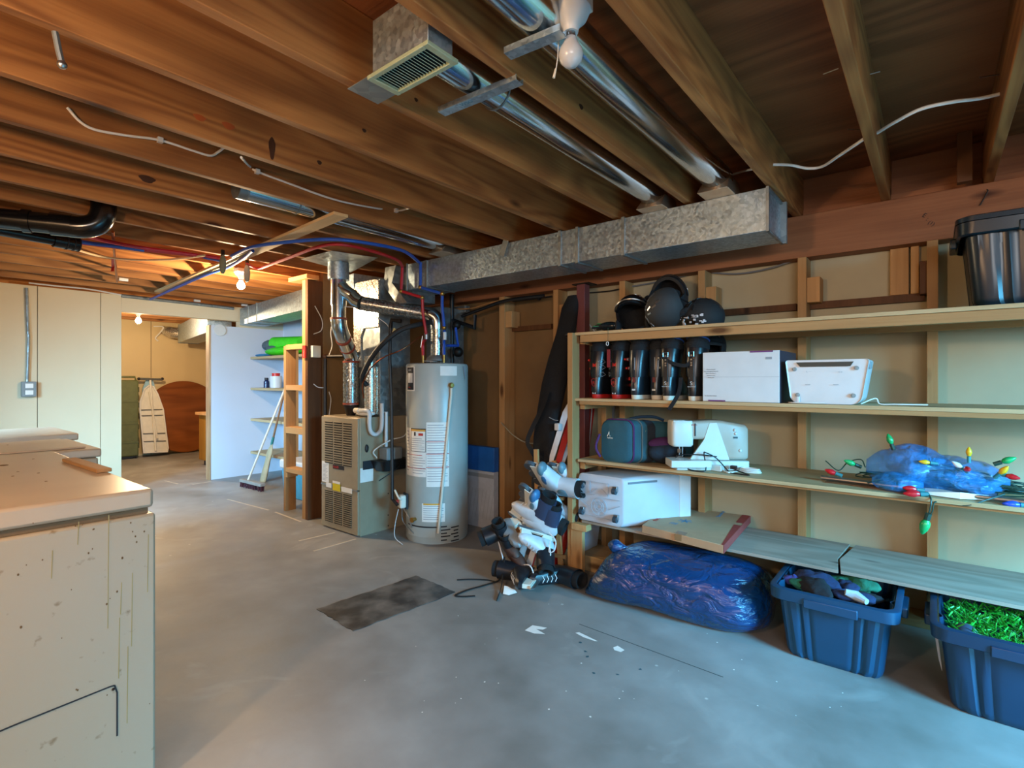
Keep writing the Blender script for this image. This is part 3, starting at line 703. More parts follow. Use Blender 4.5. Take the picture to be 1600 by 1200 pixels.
mb.add([V((p0.x+w*0.14, 2.898, zt2-0.012)), V((p0.x+w*0.83, 2.898, zt2-0.012)), V((p0.x+w*0.79, 2.898, zt2-0.034)), V((p0.x+w*0.19, 2.898, zt2-0.034))]+[V((p0.x+w*0.14, 2.902, zt2-0.012)), V((p0.x+w*0.83, 2.902, zt2-0.012)), V((p0.x+w*0.79, 2.902, zt2-0.034)), V((p0.x+w*0.19, 2.902, zt2-0.034))], [(0, 1, 2, 3), (7, 6, 5, 4), (0, 4, 5, 1), (1, 5, 6, 2), (2, 6, 7, 3), (3, 7, 4, 0)])
part('paper_slot', mb, plain('dark_green_slot', '2c3430', 0.5), pr)
for u, v in ((1241, 577), (1338, 575), (1246, 617), (1333, 618)):
    c = PY(u, v, 2.898); mb = MB(); mb.lathe([(0.0006, 0.003), (0.005, 0.003), (0.006, 0.001), (0.010, 0.001), (0.0105, -0.004), (0.0006, -0.004)], c, 16, Matrix.Rotation(math.pi/2, 3, 'X')); part('foot', mb, plain('grey_foot', '8d9392', 0.5), pr)
for u, v, tx in ((1260, 582, 'L ─'), (1310, 582, '⊔ ⊔')): letter(pr, tx if tx[0] == 'L' else 'u u', 0.012, PY(u, v, 2.8985), (1, 0, 0), (0, 0, 1), M['print'])
for u, v in ((1262, 601), (1306, 601)):
    c = PY(u, v, 2.8985); part('moulding_mark', MB().cbox(c, (0.022, 0.001, 0.003)), M['print'], pr)
part('side_vent', MB().box(p1.x-0.002, 2.93, zt2-0.045, p1.x+0.003, 3.02, zt2-0.012), M['print'], pr)
mb = MB(); q = [PY(1232, 628, 2.905), PY(1238, 632, 2.888), PY(1262, 634, 2.885), PY(1290, 633, 2.90)]
for p in q: p.z = Z2+0.005
mb.tube(catmull(q, 6), 0.003, 6)
q = [PY(1345, 630, 2.95), PY(1368, 620, 3.0), PY(1375, 630, 3.0), PY(1400, 631, 3.0), PY(1450, 631, 3.02)]; q[0].z = Z2+0.004; q[1].z = Z2+0.03; 
for p in q[2:]: p.z = Z2+0.004
mb.tube(catmull(q, 6), 0.003, 6); part('power_cord', mb, M['cable'], pr)
part('cord_clip', MB().box(p3.x+0.022, 2.885, Z2+0.006, p3.x+0.034, 2.897, Z2+0.035), M['white'], pr, bevel=0.002)

# ------------------------------------------------------------------ sports bag
sb = thing('sports_bag', 'teal and purple sports holdall with white badge on the third shelf', 'bag', (0, 0, 0))
a, b_ = PY(930, 718, 2.90), PY(988, 724, 2.90); top = PY(940, 655, 2.90).z
W2 = 0.12; teal_f = plain('teal_fabric', '1f4f5c', 0.8, bump=0.2, bs=200); pur = plain('purple_fabric', '4a1f55', 0.8, bump=0.2, bs=200); navf = plain('dark_navy_fabric', '14202c', 0.85, bump=0.3, bs=60)
cx = (a.x+b_.x)/2+0.01; hx = 0.105; zc = (Z3+top)/2; hz_ = (top-Z3)/2
ax_d = V((0.55, 0.83, 0)).normalized(); sd_ = V((0.83, -0.55, 0))*0+V((1, 0, 0))
def bring(s, k=1.0, sag=0.0):
    # s metres back along the bag
    c = V((cx, 2.91, 0))+V((0.75, 0.66, 0))*s
    return [c+V((1, 0, 0))*x*k+V((0, -0.12, 0))*x*k+V((0, 0, Z3+hz_+z*(k if z > 0 else 1)-(sag if z > 0 else 0))) for x, z in [(x, z) for x, z in rrect(hx, hz_-0.001, 0.05, 5)]]
part('end_panel', MB().loft([bring(-0.012, 0.86), bring(0.0, 0.97), bring(0.02, 1.0)]), teal_f, sb)
part('piping', MB().tube(bring(0.02, 1.015)[0:], 0.006, 6, closed=True), pur, sb)
part('body', MB().loft([bring(0.02, 1.0), bring(0.06, 1.03), bring(0.13, 1.02, 0.005), bring(0.2, 1.05, 0.01), bring(0.3, 1.03, 0.015), bring(0.38, 0.98, 0.02), bring(0.41, 0.8, 0.03)]), teal_f, sb)
part('zip', MB().tube(bring(0.07, 1.045), 0.005, 6, closed=True), plain('zip_tape', '55605f', 0.6), sb)
part('band', MB().loft([bring(0.10, 1.05, 0.0), bring(0.15, 1.05, 0.004)], caps=False), navf, sb)
pc = V((cx, 2.91, 0))+V((0.75, 0.66, 0))*0.25
part('side_pocket', MB().ball(pc+V((0.095, -0.05, Z3+0.075)), 0.1, 20, Matrix.Rotation(0.72, 3, 'Z'), (1.15, 0.45, 0.73)), navf, sb, label='black mesh pocket')
part('pocket_flap', MB().ball(pc+V((0.09, -0.05, Z3+0.125)), 0.095, 20, Matrix.Rotation(0.72, 3, 'Z'), (1.15, 0.42, 0.42)), pur, sb, label='purple pocket flap')
hp = [V((cx, 2.91, top-0.004))+V((0.75, 0.66, 0))*s+V((dx, 0, dz)) for s, dx, dz in ((0.08, -0.02, 0), (0.14, 0.0, 0.02), (0.22, 0.02, 0.022), (0.3, 0.0, 0))]
part('handle', MB().tube(catmull(hp, 6), 0.009, 8), navf, sb)
part('side_loop', MB().tube(catmull([PY(937, 678, 2.9), PY(931, 698, 2.885), PY(938, 714, 2.895)], 6), 0.008, 8), pur, sb)
bm_ = MB(); q = PY(951, 681, 2.893)
for s_ in (0.0, 0.014):
    bm_.prism([(q.x-0.010+s_*0.3, q.z-0.002), (q.x+0.008+s_*0.3, q.z-0.002), (q.x+0.004, q.z+0.03-s_)], 0, 0.002, Matrix(((1, 0, 0), (0, 0, -1), (0, 1, 0))), (0, q.y, 0))
part('badge', bm_, M['offwhite'], sb)
letter(sb, 'ASPEN', 0.014, (q.x-0.008, q.y-0.004, q.z-0.016), (1, -0.1, 0), (0, 0, 1), M['offwhite'])
part('pull_tab', MB().bar(PY(1008, 672, 2.96), PY(1003, 690, 2.95), 0.012, 0.004, (0, -1, 0)), plain('lime_tab', 'b5b866', 0.7), sb)

# ------------------------------------------------------------------ sewing machine
sw = thing('sewing_machine', 'white and beige sewing machine beside the sports bag on the third shelf', 'sewing machine', (0, 0, 0))
cr = plain('sewing_white', 'c3c7c0', 0.3, var=0.02); bg = plain('sewing_beige', 'a89f90', 0.4, var=0.03)
A = V(((PY(1070, 725, 2.98)).x, 2.95, Z3)); D = V((0.80, 0.60, 0)); Nn = V((0.60, -0.80, 0))
def sp(s, n, z): return A+D*s+Nn*n+V((0, 0, z))
def sbox(mb, s0, s1, n0, n1, z0, z1, t0=0):
    vs = [sp(s, n, z) for z in (z0, z1) for s, n in ((s0, n0), (s1, n0), (s1, n1), (s0, n1))]
    return mb.add(vs, [(0, 1, 2, 3), (7, 6, 5, 4), (0, 4, 5, 1), (1, 5, 6, 2), (2, 6, 7, 3), (3, 7, 4, 0)])
part('base', sbox(MB(), -0.06, 0.34, -0.07, 0.09, 0.001, 0.055), cr, sw, bevel=0.006)
part('extension_table', sbox(MB(), -0.10, 0.12, 0.0, 0.13, 0.022, 0.062), cr, sw, bevel=0.004)
hd = MB()
for z0, z1, k in ((0.135, 0.265, 1),):
    def hr(z, g): return [sp(-0.075+0.06+x*g, y*g, z) for x, y in rrect(0.062, 0.062, 0.022)]
    hd.loft([hr(0.13, 0.86), hr(0.14, 0.97), hr(0.2, 1.0), hr(0.262, 0.98), hr(0.275, 0.9)])
part('head', hd, cr, sw)
arm = MB()
def ar(s, z0, z1, w): return [sp(s, n, (z0+z1)/2+z) for n, z in rrect(w, (z1-z0)/2, 0.02)]
arm.loft([ar(0.03, 0.17, 0.272, 0.058), ar(0.14, 0.17, 0.280, 0.06), ar(0.2, 0.15, 0.278, 0.06), ar(0.24, 0.056, 0.27, 0.062), ar(0.33, 0.056, 0.255, 0.062), ar(0.345, 0.06, 0.24, 0.055)])
part('arm', arm, bg, sw)
fc = MB(); fc.add([sp(0.13, 0.063, 0.262), sp(0.17, 0.064, 0.265), sp(0.24, 0.066, 0.058), sp(0.02, 0.066, 0.058), sp(0.10, 0.062, 0.17)]+[sp(0.13, 0.05, 0.262), sp(0.17, 0.05, 0.265), sp(0.24, 0.05, 0.058), sp(0.02, 0.05, 0.058), sp(0.10, 0.05, 0.17)], [(0, 1, 2, 3, 4), (9, 8, 7, 6, 5), (0, 5, 6, 1), (1, 6, 7, 2), (2, 7, 8, 3), (3, 8, 9, 4), (4, 9, 5, 0)])
part('front_panel', fc, cr, sw)
part('needle_bar', MB().cyl(sp(-0.02, 0.0, 0.135), sp(-0.02, 0.0, 0.07), 0.004).cbox(sp(-0.02, 0.0, 0.10), (0.016, 0.016, 0.022)), M['steel'], sw)
part('presser_foot', MB().cbox(sp(-0.02, 0, 0.068), (0.03, 0.02, 0.006)).cyl(sp(-0.005, 0.01, 0.13), sp(-0.005, 0.01, 0.068), 0.003), M['steel'], sw)
part('thread_slot', sbox(MB(), 0.048, 0.054, 0.058, 0.064, 0.19, 0.262), M['ink'], sw)
for z, s_ in ((0.225, 0.27), (0.205, 0.275), (0.11, 0.30)):
    part('dial', MB().ball(sp(s_, 0.063, z), 0.009, 12, sc=(1, 1, 1)), M['white'], sw)
part('display', sbox(MB(), 0.262, 0.285, 0.06, 0.066, 0.178, 0.188), M['black'], sw)
letter(sw, 'BERNINA', 0.008, sp(0.028, 0.0625, 0.25), D, (0, 0, 1), M['redink'])
part('top_lid', sbox(MB(), -0.07, 0.0, -0.03, 0.055, 0.268, 0.278), cr, sw, bevel=0.004)
# pedal and cords
pd = thing('foot_pedal', 'white sewing pedal with coiled white lead right of the sewing machine', 'pedal', PY(1118, 730, 3.0))
q = PY(1116, 722, 2.99); q.z = Z3
pb = MB(); pb.prism([(q.x-0.05, q.y-0.03), (q.x+0.05, q.y-0.04), (q.x+0.06, q.y+0.03), (q.x-0.04, q.y+0.04)], Z3+0.001, Z3+0.035); part('body', pb, cr, pd, bevel=0.005)
w_ = MB(); c0 = PY(1172, 722, 3.03); 
for k in range(3): w_.tube([V((c0.x+0.055*math.cos(t_)*(1-0.08*k), c0.y+0.03*math.sin(t_)*(1-0.1*k), Z3+0.006+0.008*k)) for t_ in [2*math.pi*j/24 for j in range(24)]], 0.004, 6, closed=True)
w_.tube(catmull([V((q.x+0.04, q.y, Z3+0.01)), V((q.x+0.09, q.y-0.05, Z3+0.005)), V((c0.x-0.05, c0.y, Z3+0.006))], 6), 0.004, 6)
part('lead', w_, M['cable'], pd)
bc = MB(); Q = [(1120, 700, 2.97, .10), (1095, 705, 2.93, .11), (1062, 706, 2.90, .10), (1057, 717, 2.89, .06), (1075, 730, 2.88, .012), (1098, 734, 2.88, .006), (1103, 725, 2.9, .03), (1100, 706, 2.92, .12), (1103, 703, 2.92, .13), (1120, 716, 2.95, .09), (1140, 731, 2.95, .006), (1150, 740, 2.93, .006), (1170, 741, 2.92, .006), (1165, 733, 2.96, .006), (1148, 726, 2.98, .02)]
pts = []
for u, v, yy, zz in Q:
    p = PY(u, v, yy); p.z = Z3+max(zz*0.8, 0.005); pts.append(p)
bc.tube(catmull(pts, 7), 0.0035, 6)
bcd = solo('power_cord', bc, M['black'], 'looping black power cord draped in front of the sewing machine', 'cord')
pl = MB().cbox(V((PY(1147, 725, 2.99).x, 2.985, Z3+0.028)), (0.03, 0.03, 0.018)); part('plug', pl, M['black'], bcd)

# ------------------------------------------------------------------ white bin lying on its side
wb_ = thing('rolling_bin', 'white plastic bin on its side, moulded base with four casters facing out', 'bin', (0, 0, 0))
c = [PY(899, 742, 2.87), PY(970, 752, 2.84), PY(976, 822, 2.84), PY(899, 812, 2.87)]
zb, zt3 = Z4+0.004, Z4+0.30
x0, x1 = PY(902, 780, 2.87).x, PY(973, 790, 2.85).x
depth_dir = V((0.55, 0.84, 0)).normalized()
def br(s, g, e=0.0):
    cc = V(((x0+x1)/2, 2.865, 0))+depth_dir*s
    hh = (zt3-zb)/2*g; hw = (x1-x0)/2*g
    return [cc+V((1, -0.06, 0))*x+V((0, 0, zb+hh+z)) for x, z in rrect(hw, hh, 0.03*g, 5)]
wp = plain('bin_white', 'b7bcc4', 0.4, var=0.02)
part('body', MB().loft([br(-0.0, 0.96), br(0.008, 1.0), br(0.40, 1.08), br(0.44, 1.10), br(0.46, 1.10)]), wp, wb_)
part('lip', MB().loft([br(0.38, 1.10), br(0.40, 1.125), br(0.45, 1.14), br(0.455, 1.12)]), M['white'], wb_)
fz = lambda fx, fz_: V((x0+(x1-x0)*fx, 2.862+0.06*(0.5-fx)*(x1-x0)-0.004, zb+(zt3-zb)*0.97*fz_))
for fx, fz_ in ((0.14, 0.78), (0.86, 0.76), (0.14, 0.2), (0.88, 0.17)):
    k = MB(); p = fz(fx, fz_); k.cyl(p+V((-0.012, -0.02, 0)), p+V((0.012, -0.02, 0)), 0.019, 18); 
    cc = part('caster', k, plain('caster_grey', '32404a', 0.5), wb_); k2 = MB().cbox(p+V((0, -0.008, 0.012)), (0.03, 0.02, 0.03)); part('fork', k2, M['steel'], cc, bevel=0.002)
rb = MB(); p = fz(0.5, 0.36)
for r_ in (0.018, 0.032, 0.055): rb.tube([p+V((r_*math.cos(a), -0.001, r_*math.sin(a))) for a in [2*math.pi*k/24 for k in range(24)]], 0.0016, 5, closed=True)
for k in range(8):
    a = 2*math.pi*k/8; rb.bar(p+V((0.01*math.cos(a), -0.001, 0.01*math.sin(a))), p+V((0.055*math.cos(a), -0.001, 0.055*math.sin(a))), 0.002, 0.002)
for (a0, b0, a1, b1) in ((0.25, 0.88, 0.72, 0.88), (0.08, 0.6, 0.4, 0.6), (0.6, 0.56, 0.95, 0.56), (0.25, 0.14, 0.78, 0.12), (0.3, 0.9, 0.3, 0.62), (0.7, 0.9, 0.7, 0.6), (0.06, 0.45, 0.3, 0.3), (0.7, 0.32, 0.95, 0.45), (0.3, 0.62, 0.45, 0.75), (0.55, 0.76, 0.7, 0.62)):
    rb.bar(fz(a0, b0)+V((0, -0.001, 0)), fz(a1, b1)+V((0, -0.001, 0)), 0.003, 0.003, (0, -1, 0))
part('moulded_ribs', rb, plain('rib_grey', 'a9b2bc', 0.5, var=0), wb_)
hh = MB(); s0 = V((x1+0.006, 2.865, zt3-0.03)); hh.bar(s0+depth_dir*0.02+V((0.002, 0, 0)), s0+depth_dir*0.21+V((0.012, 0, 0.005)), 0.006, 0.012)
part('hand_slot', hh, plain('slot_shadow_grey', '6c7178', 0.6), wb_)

# ------------------------------------------------------------------ flat cardboard box
p0, p1, p2, p3 = PZ(988, 828, Z4+0.045), PZ(1130, 852, Z4+0.045), PZ(1172, 806, Z4+0.045), PZ(1045, 790, Z4+0.045)
p0.y = max(p0.y, SF-0.02); 
fb = thing('flat_carton', 'flat tan cardboard carton with red end lying on the bottom shelf', 'box', ((p0.x+p2.x)/2, 3.05, Z4))
def up_(p, z): return V((p.x, p.y, z))
cz = Z4+0.045
part('carton', MB().loft([[up_(p, Z4+0.001) for p in (p0, p1, p2, p3)], [up_(p, cz) for p in (p0, p1, p2, p3)]]), M['card'], fb, bevel=0.002)
redc = plain('red_card', '9e3a34', 0.75)
e = (p1-p0).normalized()*0.0015
part('red_end', MB().loft([[up_(p, Z4+0.002) for p in (p1+e, p1+e*2, p2+e*2, p2+e)], [up_(p, cz+0.0008) for p in (p1+e, p1+e*2, p2+e*2, p2+e)]]), redc, fb)
q0, q1 = p1+(p0-p1)*0.06, p2+(p3-p2)*0.09
part('red_flap', MB().loft([[up_(p, cz+0.0002) for p in (p1, p1+(p2-p1)*0.62, q0+(q1-q0)*0.62, q0+(p1-q0)*0.7)], [up_(p, cz+0.001) for p in (p1, p1+(p2-p1)*0.62, q0+(q1-q0)*0.62, q0+(p1-q0)*0.7)]]), redc, fb)
part('red_flap', MB().loft([[up_(p, cz+0.0002) for p in (p1+(p2-p1)*0.7, p2, q1, q0+(q1-q0)*0.7)], [up_(p, cz+0.001) for p in (p1+(p2-p1)*0.7, p2, q1, q0+(q1-q0)*0.7)]]), redc, fb)
tp = (p0+p1)/2; dr = (p1-p0).normalized(); bk = (p3-p0).normalized()
part('tape', MB().loft([[up_(tp+dr*a_+bk*b2_, cz+0.0003) for a_, b2_ in ((-0.03, 0), (0.03, 0), (0.03, 0.06), (-0.03, 0.06))], [up_(tp+dr*a_+bk*b2_, cz+0.001) for a_, b2_ in ((-0.03, 0), (0.03, 0), (0.03, 0.06), (-0.03, 0.06))]]), plain('brown_tape', '8f6a45', 0.4), fb)
part('tape', MB().box(tp.x-0.03, tp.y-0.0016, Z4+0.01, tp.x+0.03, tp.y-0.0004, cz), plain('brown_tape2', '8f6a45', 0.4), fb)
letter(fb, 'FRAGILE', 0.035, up_(p0+dr*0.05+bk*0.14, cz+0.0012), bk, -dr, M['redink'])
letter(fb, 'This side up', 0.035, up_(p2-dr*0.16-bk*0.19, cz+0.0012), bk, -dr, M['blueink'])
st = MB(); cst = p0+dr*0.2+bk*0.28
for k in range(7):
    a = 2*math.pi*k/7; st.bar(up_(cst, cz+0.001), up_(cst+V((0.04*math.cos(a), 0.04*math.sin(a), 0)), cz+0.001), 0.008, 0.0008)
for k in range(4): st.bar(up_(p0+dr*(0.13+0.012*k)+bk*0.16, cz+0.001), up_(p0+dr*(0.14+0.012*k)+bk*0.2, cz+0.001), 0.003, 0.0008)
part('stamp', st, M['blueink'], fb)
solo('rim_joist', MB().box(-4.3, 3.502, 2.2005, XR-0.01, 3.5095, JT-0.001), M['beam'], 'reddish rim board closing the joist bays above the long beam', 'board')
# ------------------------------------------------------------------ main ducts
DY0, DY1, DZ0, DZ1 = 2.755, 3.06, 1.979, 2.188
dx0, dx1 = -3.31, -0.636
du = thing('supply_duct', 'long rectangular galvanised duct hanging under the joists over the shelves', 'duct', (-2, 2.9, DZ0))
part('duct_body', MB().box(dx0, DY0, DZ0, dx1, DY1, DZ1), M['galv'], du, bevel=0.002)
mb = MB()
mb.box(dx1-0.001, DY0-0.006, DZ0-0.006, dx1+0.012, DY0+0.012, DZ1+0.004); mb.box(dx1-0.001, DY1-0.012, DZ0-0.006, dx1+0.03, DY1+0.01, DZ1+0.004)
mb.box(dx1-0.001, DY0, DZ0-0.006, dx1+0.012, DY1, DZ0+0.006); mb.box(dx1-0.001, DY0, DZ1-0.008, dx1+0.012, DY1, DZ1+0.004)
part('end_flange', mb, M['galv_dull'], du)
for u in (875, 902, 974):
    p = PY(u, 380, DY0)
    part('drive_cleat', MB().box(p.x-0.010, DY0-0.008, DZ0-0.008, p.x+0.010, DY1+0.002, DZ1+0.006), M['galv_dull'], du, bevel=0.001)
p = PY(788, 388, DY0); part('hanger_tab', MB().bar(p+V((0.02, -0.006, 0.05)), p+V((-0.02, -0.008, -0.05)), 0.05, 0.002, (0, -1, 0)), M['galv_dull'], du)
p = PY(666, 430, DY0); part('drive_cleat', MB().box(p.x-0.012, DY0-0.008, DZ0-0.006, p.x+0.012, DY1, DZ1), M['galv_dull'], du)
# left duct (slightly splayed)
ld = thing('return_duct', 'rectangular galvanised duct running from the stud to the cream wall header', 'duct', (-5.5, 2.95, 1.96))
A0, A1 = V((-7.0, 3.045, 0)), V((-3.92, 2.66, 0)); off = V((0.04, 0.31, 0))
part('duct_body', MB().loft([[V((p.x, p.y, z)) for p, z in ((A, 1.965), (A+off, 1.965), (A+off, 2.178), (A, 2.178))] for A in (A0, A1)]), M['galv'], ld, bevel=0.002)
for t_ in (0.10, 0.20):
    A = A0+(A1-A0)*t_; B = A+(A1-A0).normalized()*0.022; k = V((0, -0.006, 0))
    part('drive_cleat', MB().loft([[V((p.x, p.y, z)) for p, z in ((q+k, 1.957), (q+off-k, 1.957), (q+off-k, 2.186), (q+k, 2.186))] for q in (A, B)]), M['galv_dull'], ld)
# hangers over the header
# ------------------------------------------------------------------ furnace
FX0, FX1, FY0, FY1, FZ = -4.09, -3.56, 2.465, 3.20, 0.948
tanp = plain('furnace_beige', 'a3957c', 0.35, var=0.03, metal=0.2)
fu = thing('furnace', 'beige upright gas furnace with louvred front panels', 'furnace', ((FX0+FX1)/2, 2.8, 0))
part('cabinet', MB().box(FX0, FY0+0.01, 0.0, FX1, FY1, FZ), tanp, fu, bevel=0.004)
def louvres(par, z0, z1, rows):
    mb = MB(); cols = [(FX0+0.06, FX0+0.175), (FX0+0.195, FX0+0.31), (FX0+0.33, FX0+0.445)]
    for a, b_ in cols:
        for k in range(rows):
            z = z0+(z1-z0)*(k+0.5)/rows
            mb.box(a, FY0-0.013, z-0.005, b_, FY0-0.0095, z+0.005)
    o = part('louvre_slots', mb, plain('slot_dark', '2a241c', 0.8, var=0), par)
    mb = MB()
    for a, b_ in cols:
        for k in range(rows):
            z = z0+(z1-z0)*(k+0.5)/rows+0.0065
            mb.box(a, FY0-0.018, z-0.0018, b_, FY0-0.0095, z+0.0018)
    part('louvre_lips', mb, tanp, par)
up = part('upper_door', MB().box(FX0+0.003, FY0-0.01, 0.372, FX1-0.003, FY0+0.01, FZ-0.006), tanp, fu, bevel=0.003)
louvres(up, 0.545, 0.905, 18)
lw = part('lower_door', MB().box(FX0+0.003, FY0-0.010, 0.012, FX1-0.003, FY0+0.01, 0.362), tanp, fu, bevel=0.003)
louvres(lw, 0.055, 0.325, 16)
part('door_ridge', MB().box(FX0+0.003, FY0-0.016, 0.362, FX1-0.003, FY0-0.009, 0.374), M['steel'], fu)
part('nameplate', MB().box(FX0+0.18, FY0-0.013, 0.512, FX0+0.34, FY0-0.0102, 0.546), M['ink'], up)
letter(up, 'RUUD', 0.028, (FX0+0.188, FY0-0.0135, 0.519), (1, 0, 0), (0, 0, 1), M['red'])
lab = part('instruction_sticker', MB().box(FX0+0.012, FY0-0.0115, 0.385, FX0+0.115, FY0-0.0102, 0.56), M['paper'], up)
mb = MB()
for k in range(13): mb.box(FX0+0.022, FY0-0.0122, 0.40+0.011*k, FX0+0.022+0.08*(0.6+0.4*((k*7) % 5)/4), FY0-0.0116, 0.403+0.011*k)
part('small_print', mb, M['print'], lab)
part('yellow_label', MB().box(FX0+0.185, FY0-0.0175, 0.333, FX0+0.295, FY0-0.0165, 0.392), plain('yellow_label', 'd8c21c', 0.5, var=0), fu)
part('white_label', MB().box(FX0+0.085, FY0-0.0175, 0.348, FX0+0.165, FY0-0.0165, 0.385), M['paper'], fu)
part('white_label', MB().box(FX0+0.185, FY0-0.0185, 0.393, FX0+0.29, FY0-0.0165, 0.412), M['paper'], fu)
part('white_label', MB().box(FX0+0.31, FY0-0.0175, 0.338, FX0+0.46, FY0-0.0165, 0.378), M['paper'], fu)
mb = MB()
for y, z in ((2.75, 0.30), (2.75, 0.12), (2.75, 0.03), (2.83, 0.03), (2.80, 0.44), (3.0, 0.30)): mb.ball((FX1+0.001, y, z), 0.006, 8, sc=(0.5, 1, 1))
part('side_screws', mb, M['darksteel'], fu, kind='stuff')
part('side_grommet', MB().ball((FX1+0.004, 2.535, 0.70), 0.022, 14, sc=(0.5, 0.8, 1.5)), M['rubber'], fu)
part('side_label', MB().box(FX1+0.0005, 2.475, 0.43, FX1+0.0015, 2.60, 0.545), M['paper'], fu)
# plenum and coil box
pl_ = thing('plenum', 'tall foil faced sheet metal box above the furnace', 'plenum', (-3.73, 2.8, FZ))
part('plenum_body', MB().box(-3.90, 2.66, FZ+0.001, -3.55, 2.98, 2.087), M['galv_dull'], pl_, bevel=0.003)
pf = [(-3.90, 1.36), (-3.80, 1.36), (-3.80, 1.62), (-3.76, 1.69), (-3.555, 1.69), (-3.555, 2.07), (-3.60, 2.085), (-3.86, 2.085), (-3.90, 2.03)]
RX = Matrix(((1, 0, 0), (0, 0, -1), (0, 1, 0)))
part('insulation_facing', MB().prism(pf, 0.0, 0.012, RX, (0, 2.659, 0)), M['foil'], pl_, label='crinkled foil facing')
part('foil_patch', MB().box(-3.70, 2.645, FZ+0.02, -3.555, 2.6595, 1.36), M['foil'], pl_)
mb = MB().tube([V((-3.63, 2.625, FZ+0.02)), V((-3.63, 2.625, 1.45))], 0.05, 20); part('foil_riser', mb, M['foil'], pl_, label='narrow foil wrapped riser')
mb = MB(); 
mb.loft([[V((-3.56, 2.72, 2.19)), V((-3.42, 2.72, 2.19)), V((-3.42, 2.84, 2.19)), V((-3.56, 2.84, 2.19))],
         [V((-3.56, 2.70, 2.04)), V((-3.42, 2.68, 2.04)), V((-3.40, 2.84, 2.04)), V((-3.56, 2.84, 2.04))],
         [V((-3.36, 2.68, 1.86)), V((-3.23, 2.68, 1.86)), V((-3.23, 2.86, 1.86)), V((-3.36, 2.86, 1.86))]])
part('angled_boot', mb, M['galv_dull'], pl_, bevel=0.003)
part('transition', MB().box(-3.549, 2.80, 1.90, -3.312, 3.05, 2.14), M['galv_dull'], pl_)
solo('drop_duct', MB().box(-3.545, 3.16, FZ-0.02, -3.36, 3.45, 1.895), M['galv_dull'], 'dark sheet metal duct behind the plenum and water heater', 'duct', bevel=0.003)
# ceiling plate
pa = [PZ(u, v, JB-0.004) for u, v in ((470, 405), (518, 392), (590, 403), (548, 426))]
solo('vent_plate', MB().loft([[p for p in pa], [p+V((0, 0, 0.003)) for p in pa]]), M['galv_dull'], 'flat sheet metal plate on the joists around the furnace flue', 'metal plate')
# flue pipes
vp = thing('furnace_flue', 'round metal flue rising from the furnace with elbows and a wye to the heater', 'flue', (-3.85, 2.6, FZ))
T = V((-3.745, 2.40, 0))
part('ceiling_collar', MB().tube([T+V((0, 0, 2.195)), T+V((0, 0, 2.06))], 0.083, 26), M['galv'], vp)
part('wye', MB().tube([T+V((0, 0, 2.065)), T+V((0, 0, 1.85))], 0.062, 24).tube([T+V((0, 0, 1.85)), T+V((0, 0, 1.74))], 0.056, 24), M['pipe'], vp)
P0, P1 = V((-3.87, 2.60, 0)), V((-3.87, 2.60, 0))
part('offset_elbow', MB().tube([T+V((0, 0, 1.745)), T+V((-0.0, 0.005, 1.69)), T+V((-0.02, 0.04, 1.63)), T+V((-0.06, 0.10, 1.57)), T+V((-0.10, 0.155, 1.51)), P0+V((0.0, 0.0, 1.45)), P0+V((0, 0, 1.40))], 0.062, 24), M['pipe'], vp)
part('lower_pipe', MB().tube([P0+V((0, 0, 1.41)), P0+V((0, 0, 1.04))], 0.066, 26), M['mottled'], vp)
part('reducer', MB().tube([P0+V((0, 0, 1.045)), P0+V((0, 0, FZ))], [0.064, 0.036], 24), M['darksteel'], vp)
for z, c in ((1.745, T), (1.405, P0), (1.05, P0)):
    part('red_sealant_band', MB().tube([c+V((0, 0, z-0.008)), c+V((0, 0, z+0.008))], 0.0655 if c is T else 0.0675, 24), plain('red_sealant', '8c3a24', 0.6), vp)
for a, b_ in (((-0.035, 0.065, 1.595), (-0.045, 0.08, 1.585)), ((-0.085, 0.135, 1.53), (-0.095, 0.15, 1.52))):
    part('red_sealant_band', MB().tube([T+V(a), T+V(b_)], 0.065, 24), plain('red_sealant', '8c3a24', 0.6), vp)
HC = V((-3.118, 2.895, 0)); HR = 0.247
Bq = [T+V((0.02, 0.01, 2.0)), T+V((0.10, 0.05, 1.92)), T+V((0.17, 0.075, 1.86))]
S0 = PY(566, 474, 2.50); E0 = V((HC.x-0.04, HC.y-0.04, 1.765))
part('wye_branch', MB().tube([T+V((0.0, 0.0, 2.03)), T+V((0.05, 0.02, 1.97)), S0+V((-0.09, -0.03, 0.06))], 0.055, 22), M['pipe'], vp)
part('branch_elbow', MB().tube([S0+V((-0.10, -0.035, 0.07)), S0+V((-0.05, -0.015, 0.02)), S0], 0.058, 22), M['pipe'], vp)
S1 = V((HC.x-0.10, HC.y-0.07, 1.79))
part('horizontal_run', MB().tube([S0, S1], 0.056, 24), M['mottled'], vp)
part('drop_elbow', MB().tube(catmull([S1, S1+V((0.055, 0.035, -0.012)), V((HC.x-0.005, HC.y-0.005, 1.74)), V((HC.x, HC.y, 1.66))], 5), 0.058, 24), M['pipe'], vp)
part('heater_drop', MB().tube([V((HC.x, HC.y, 1.665)), V((HC.x, HC.y, 1.44))], 0.054, 24), M['mottled'], vp)
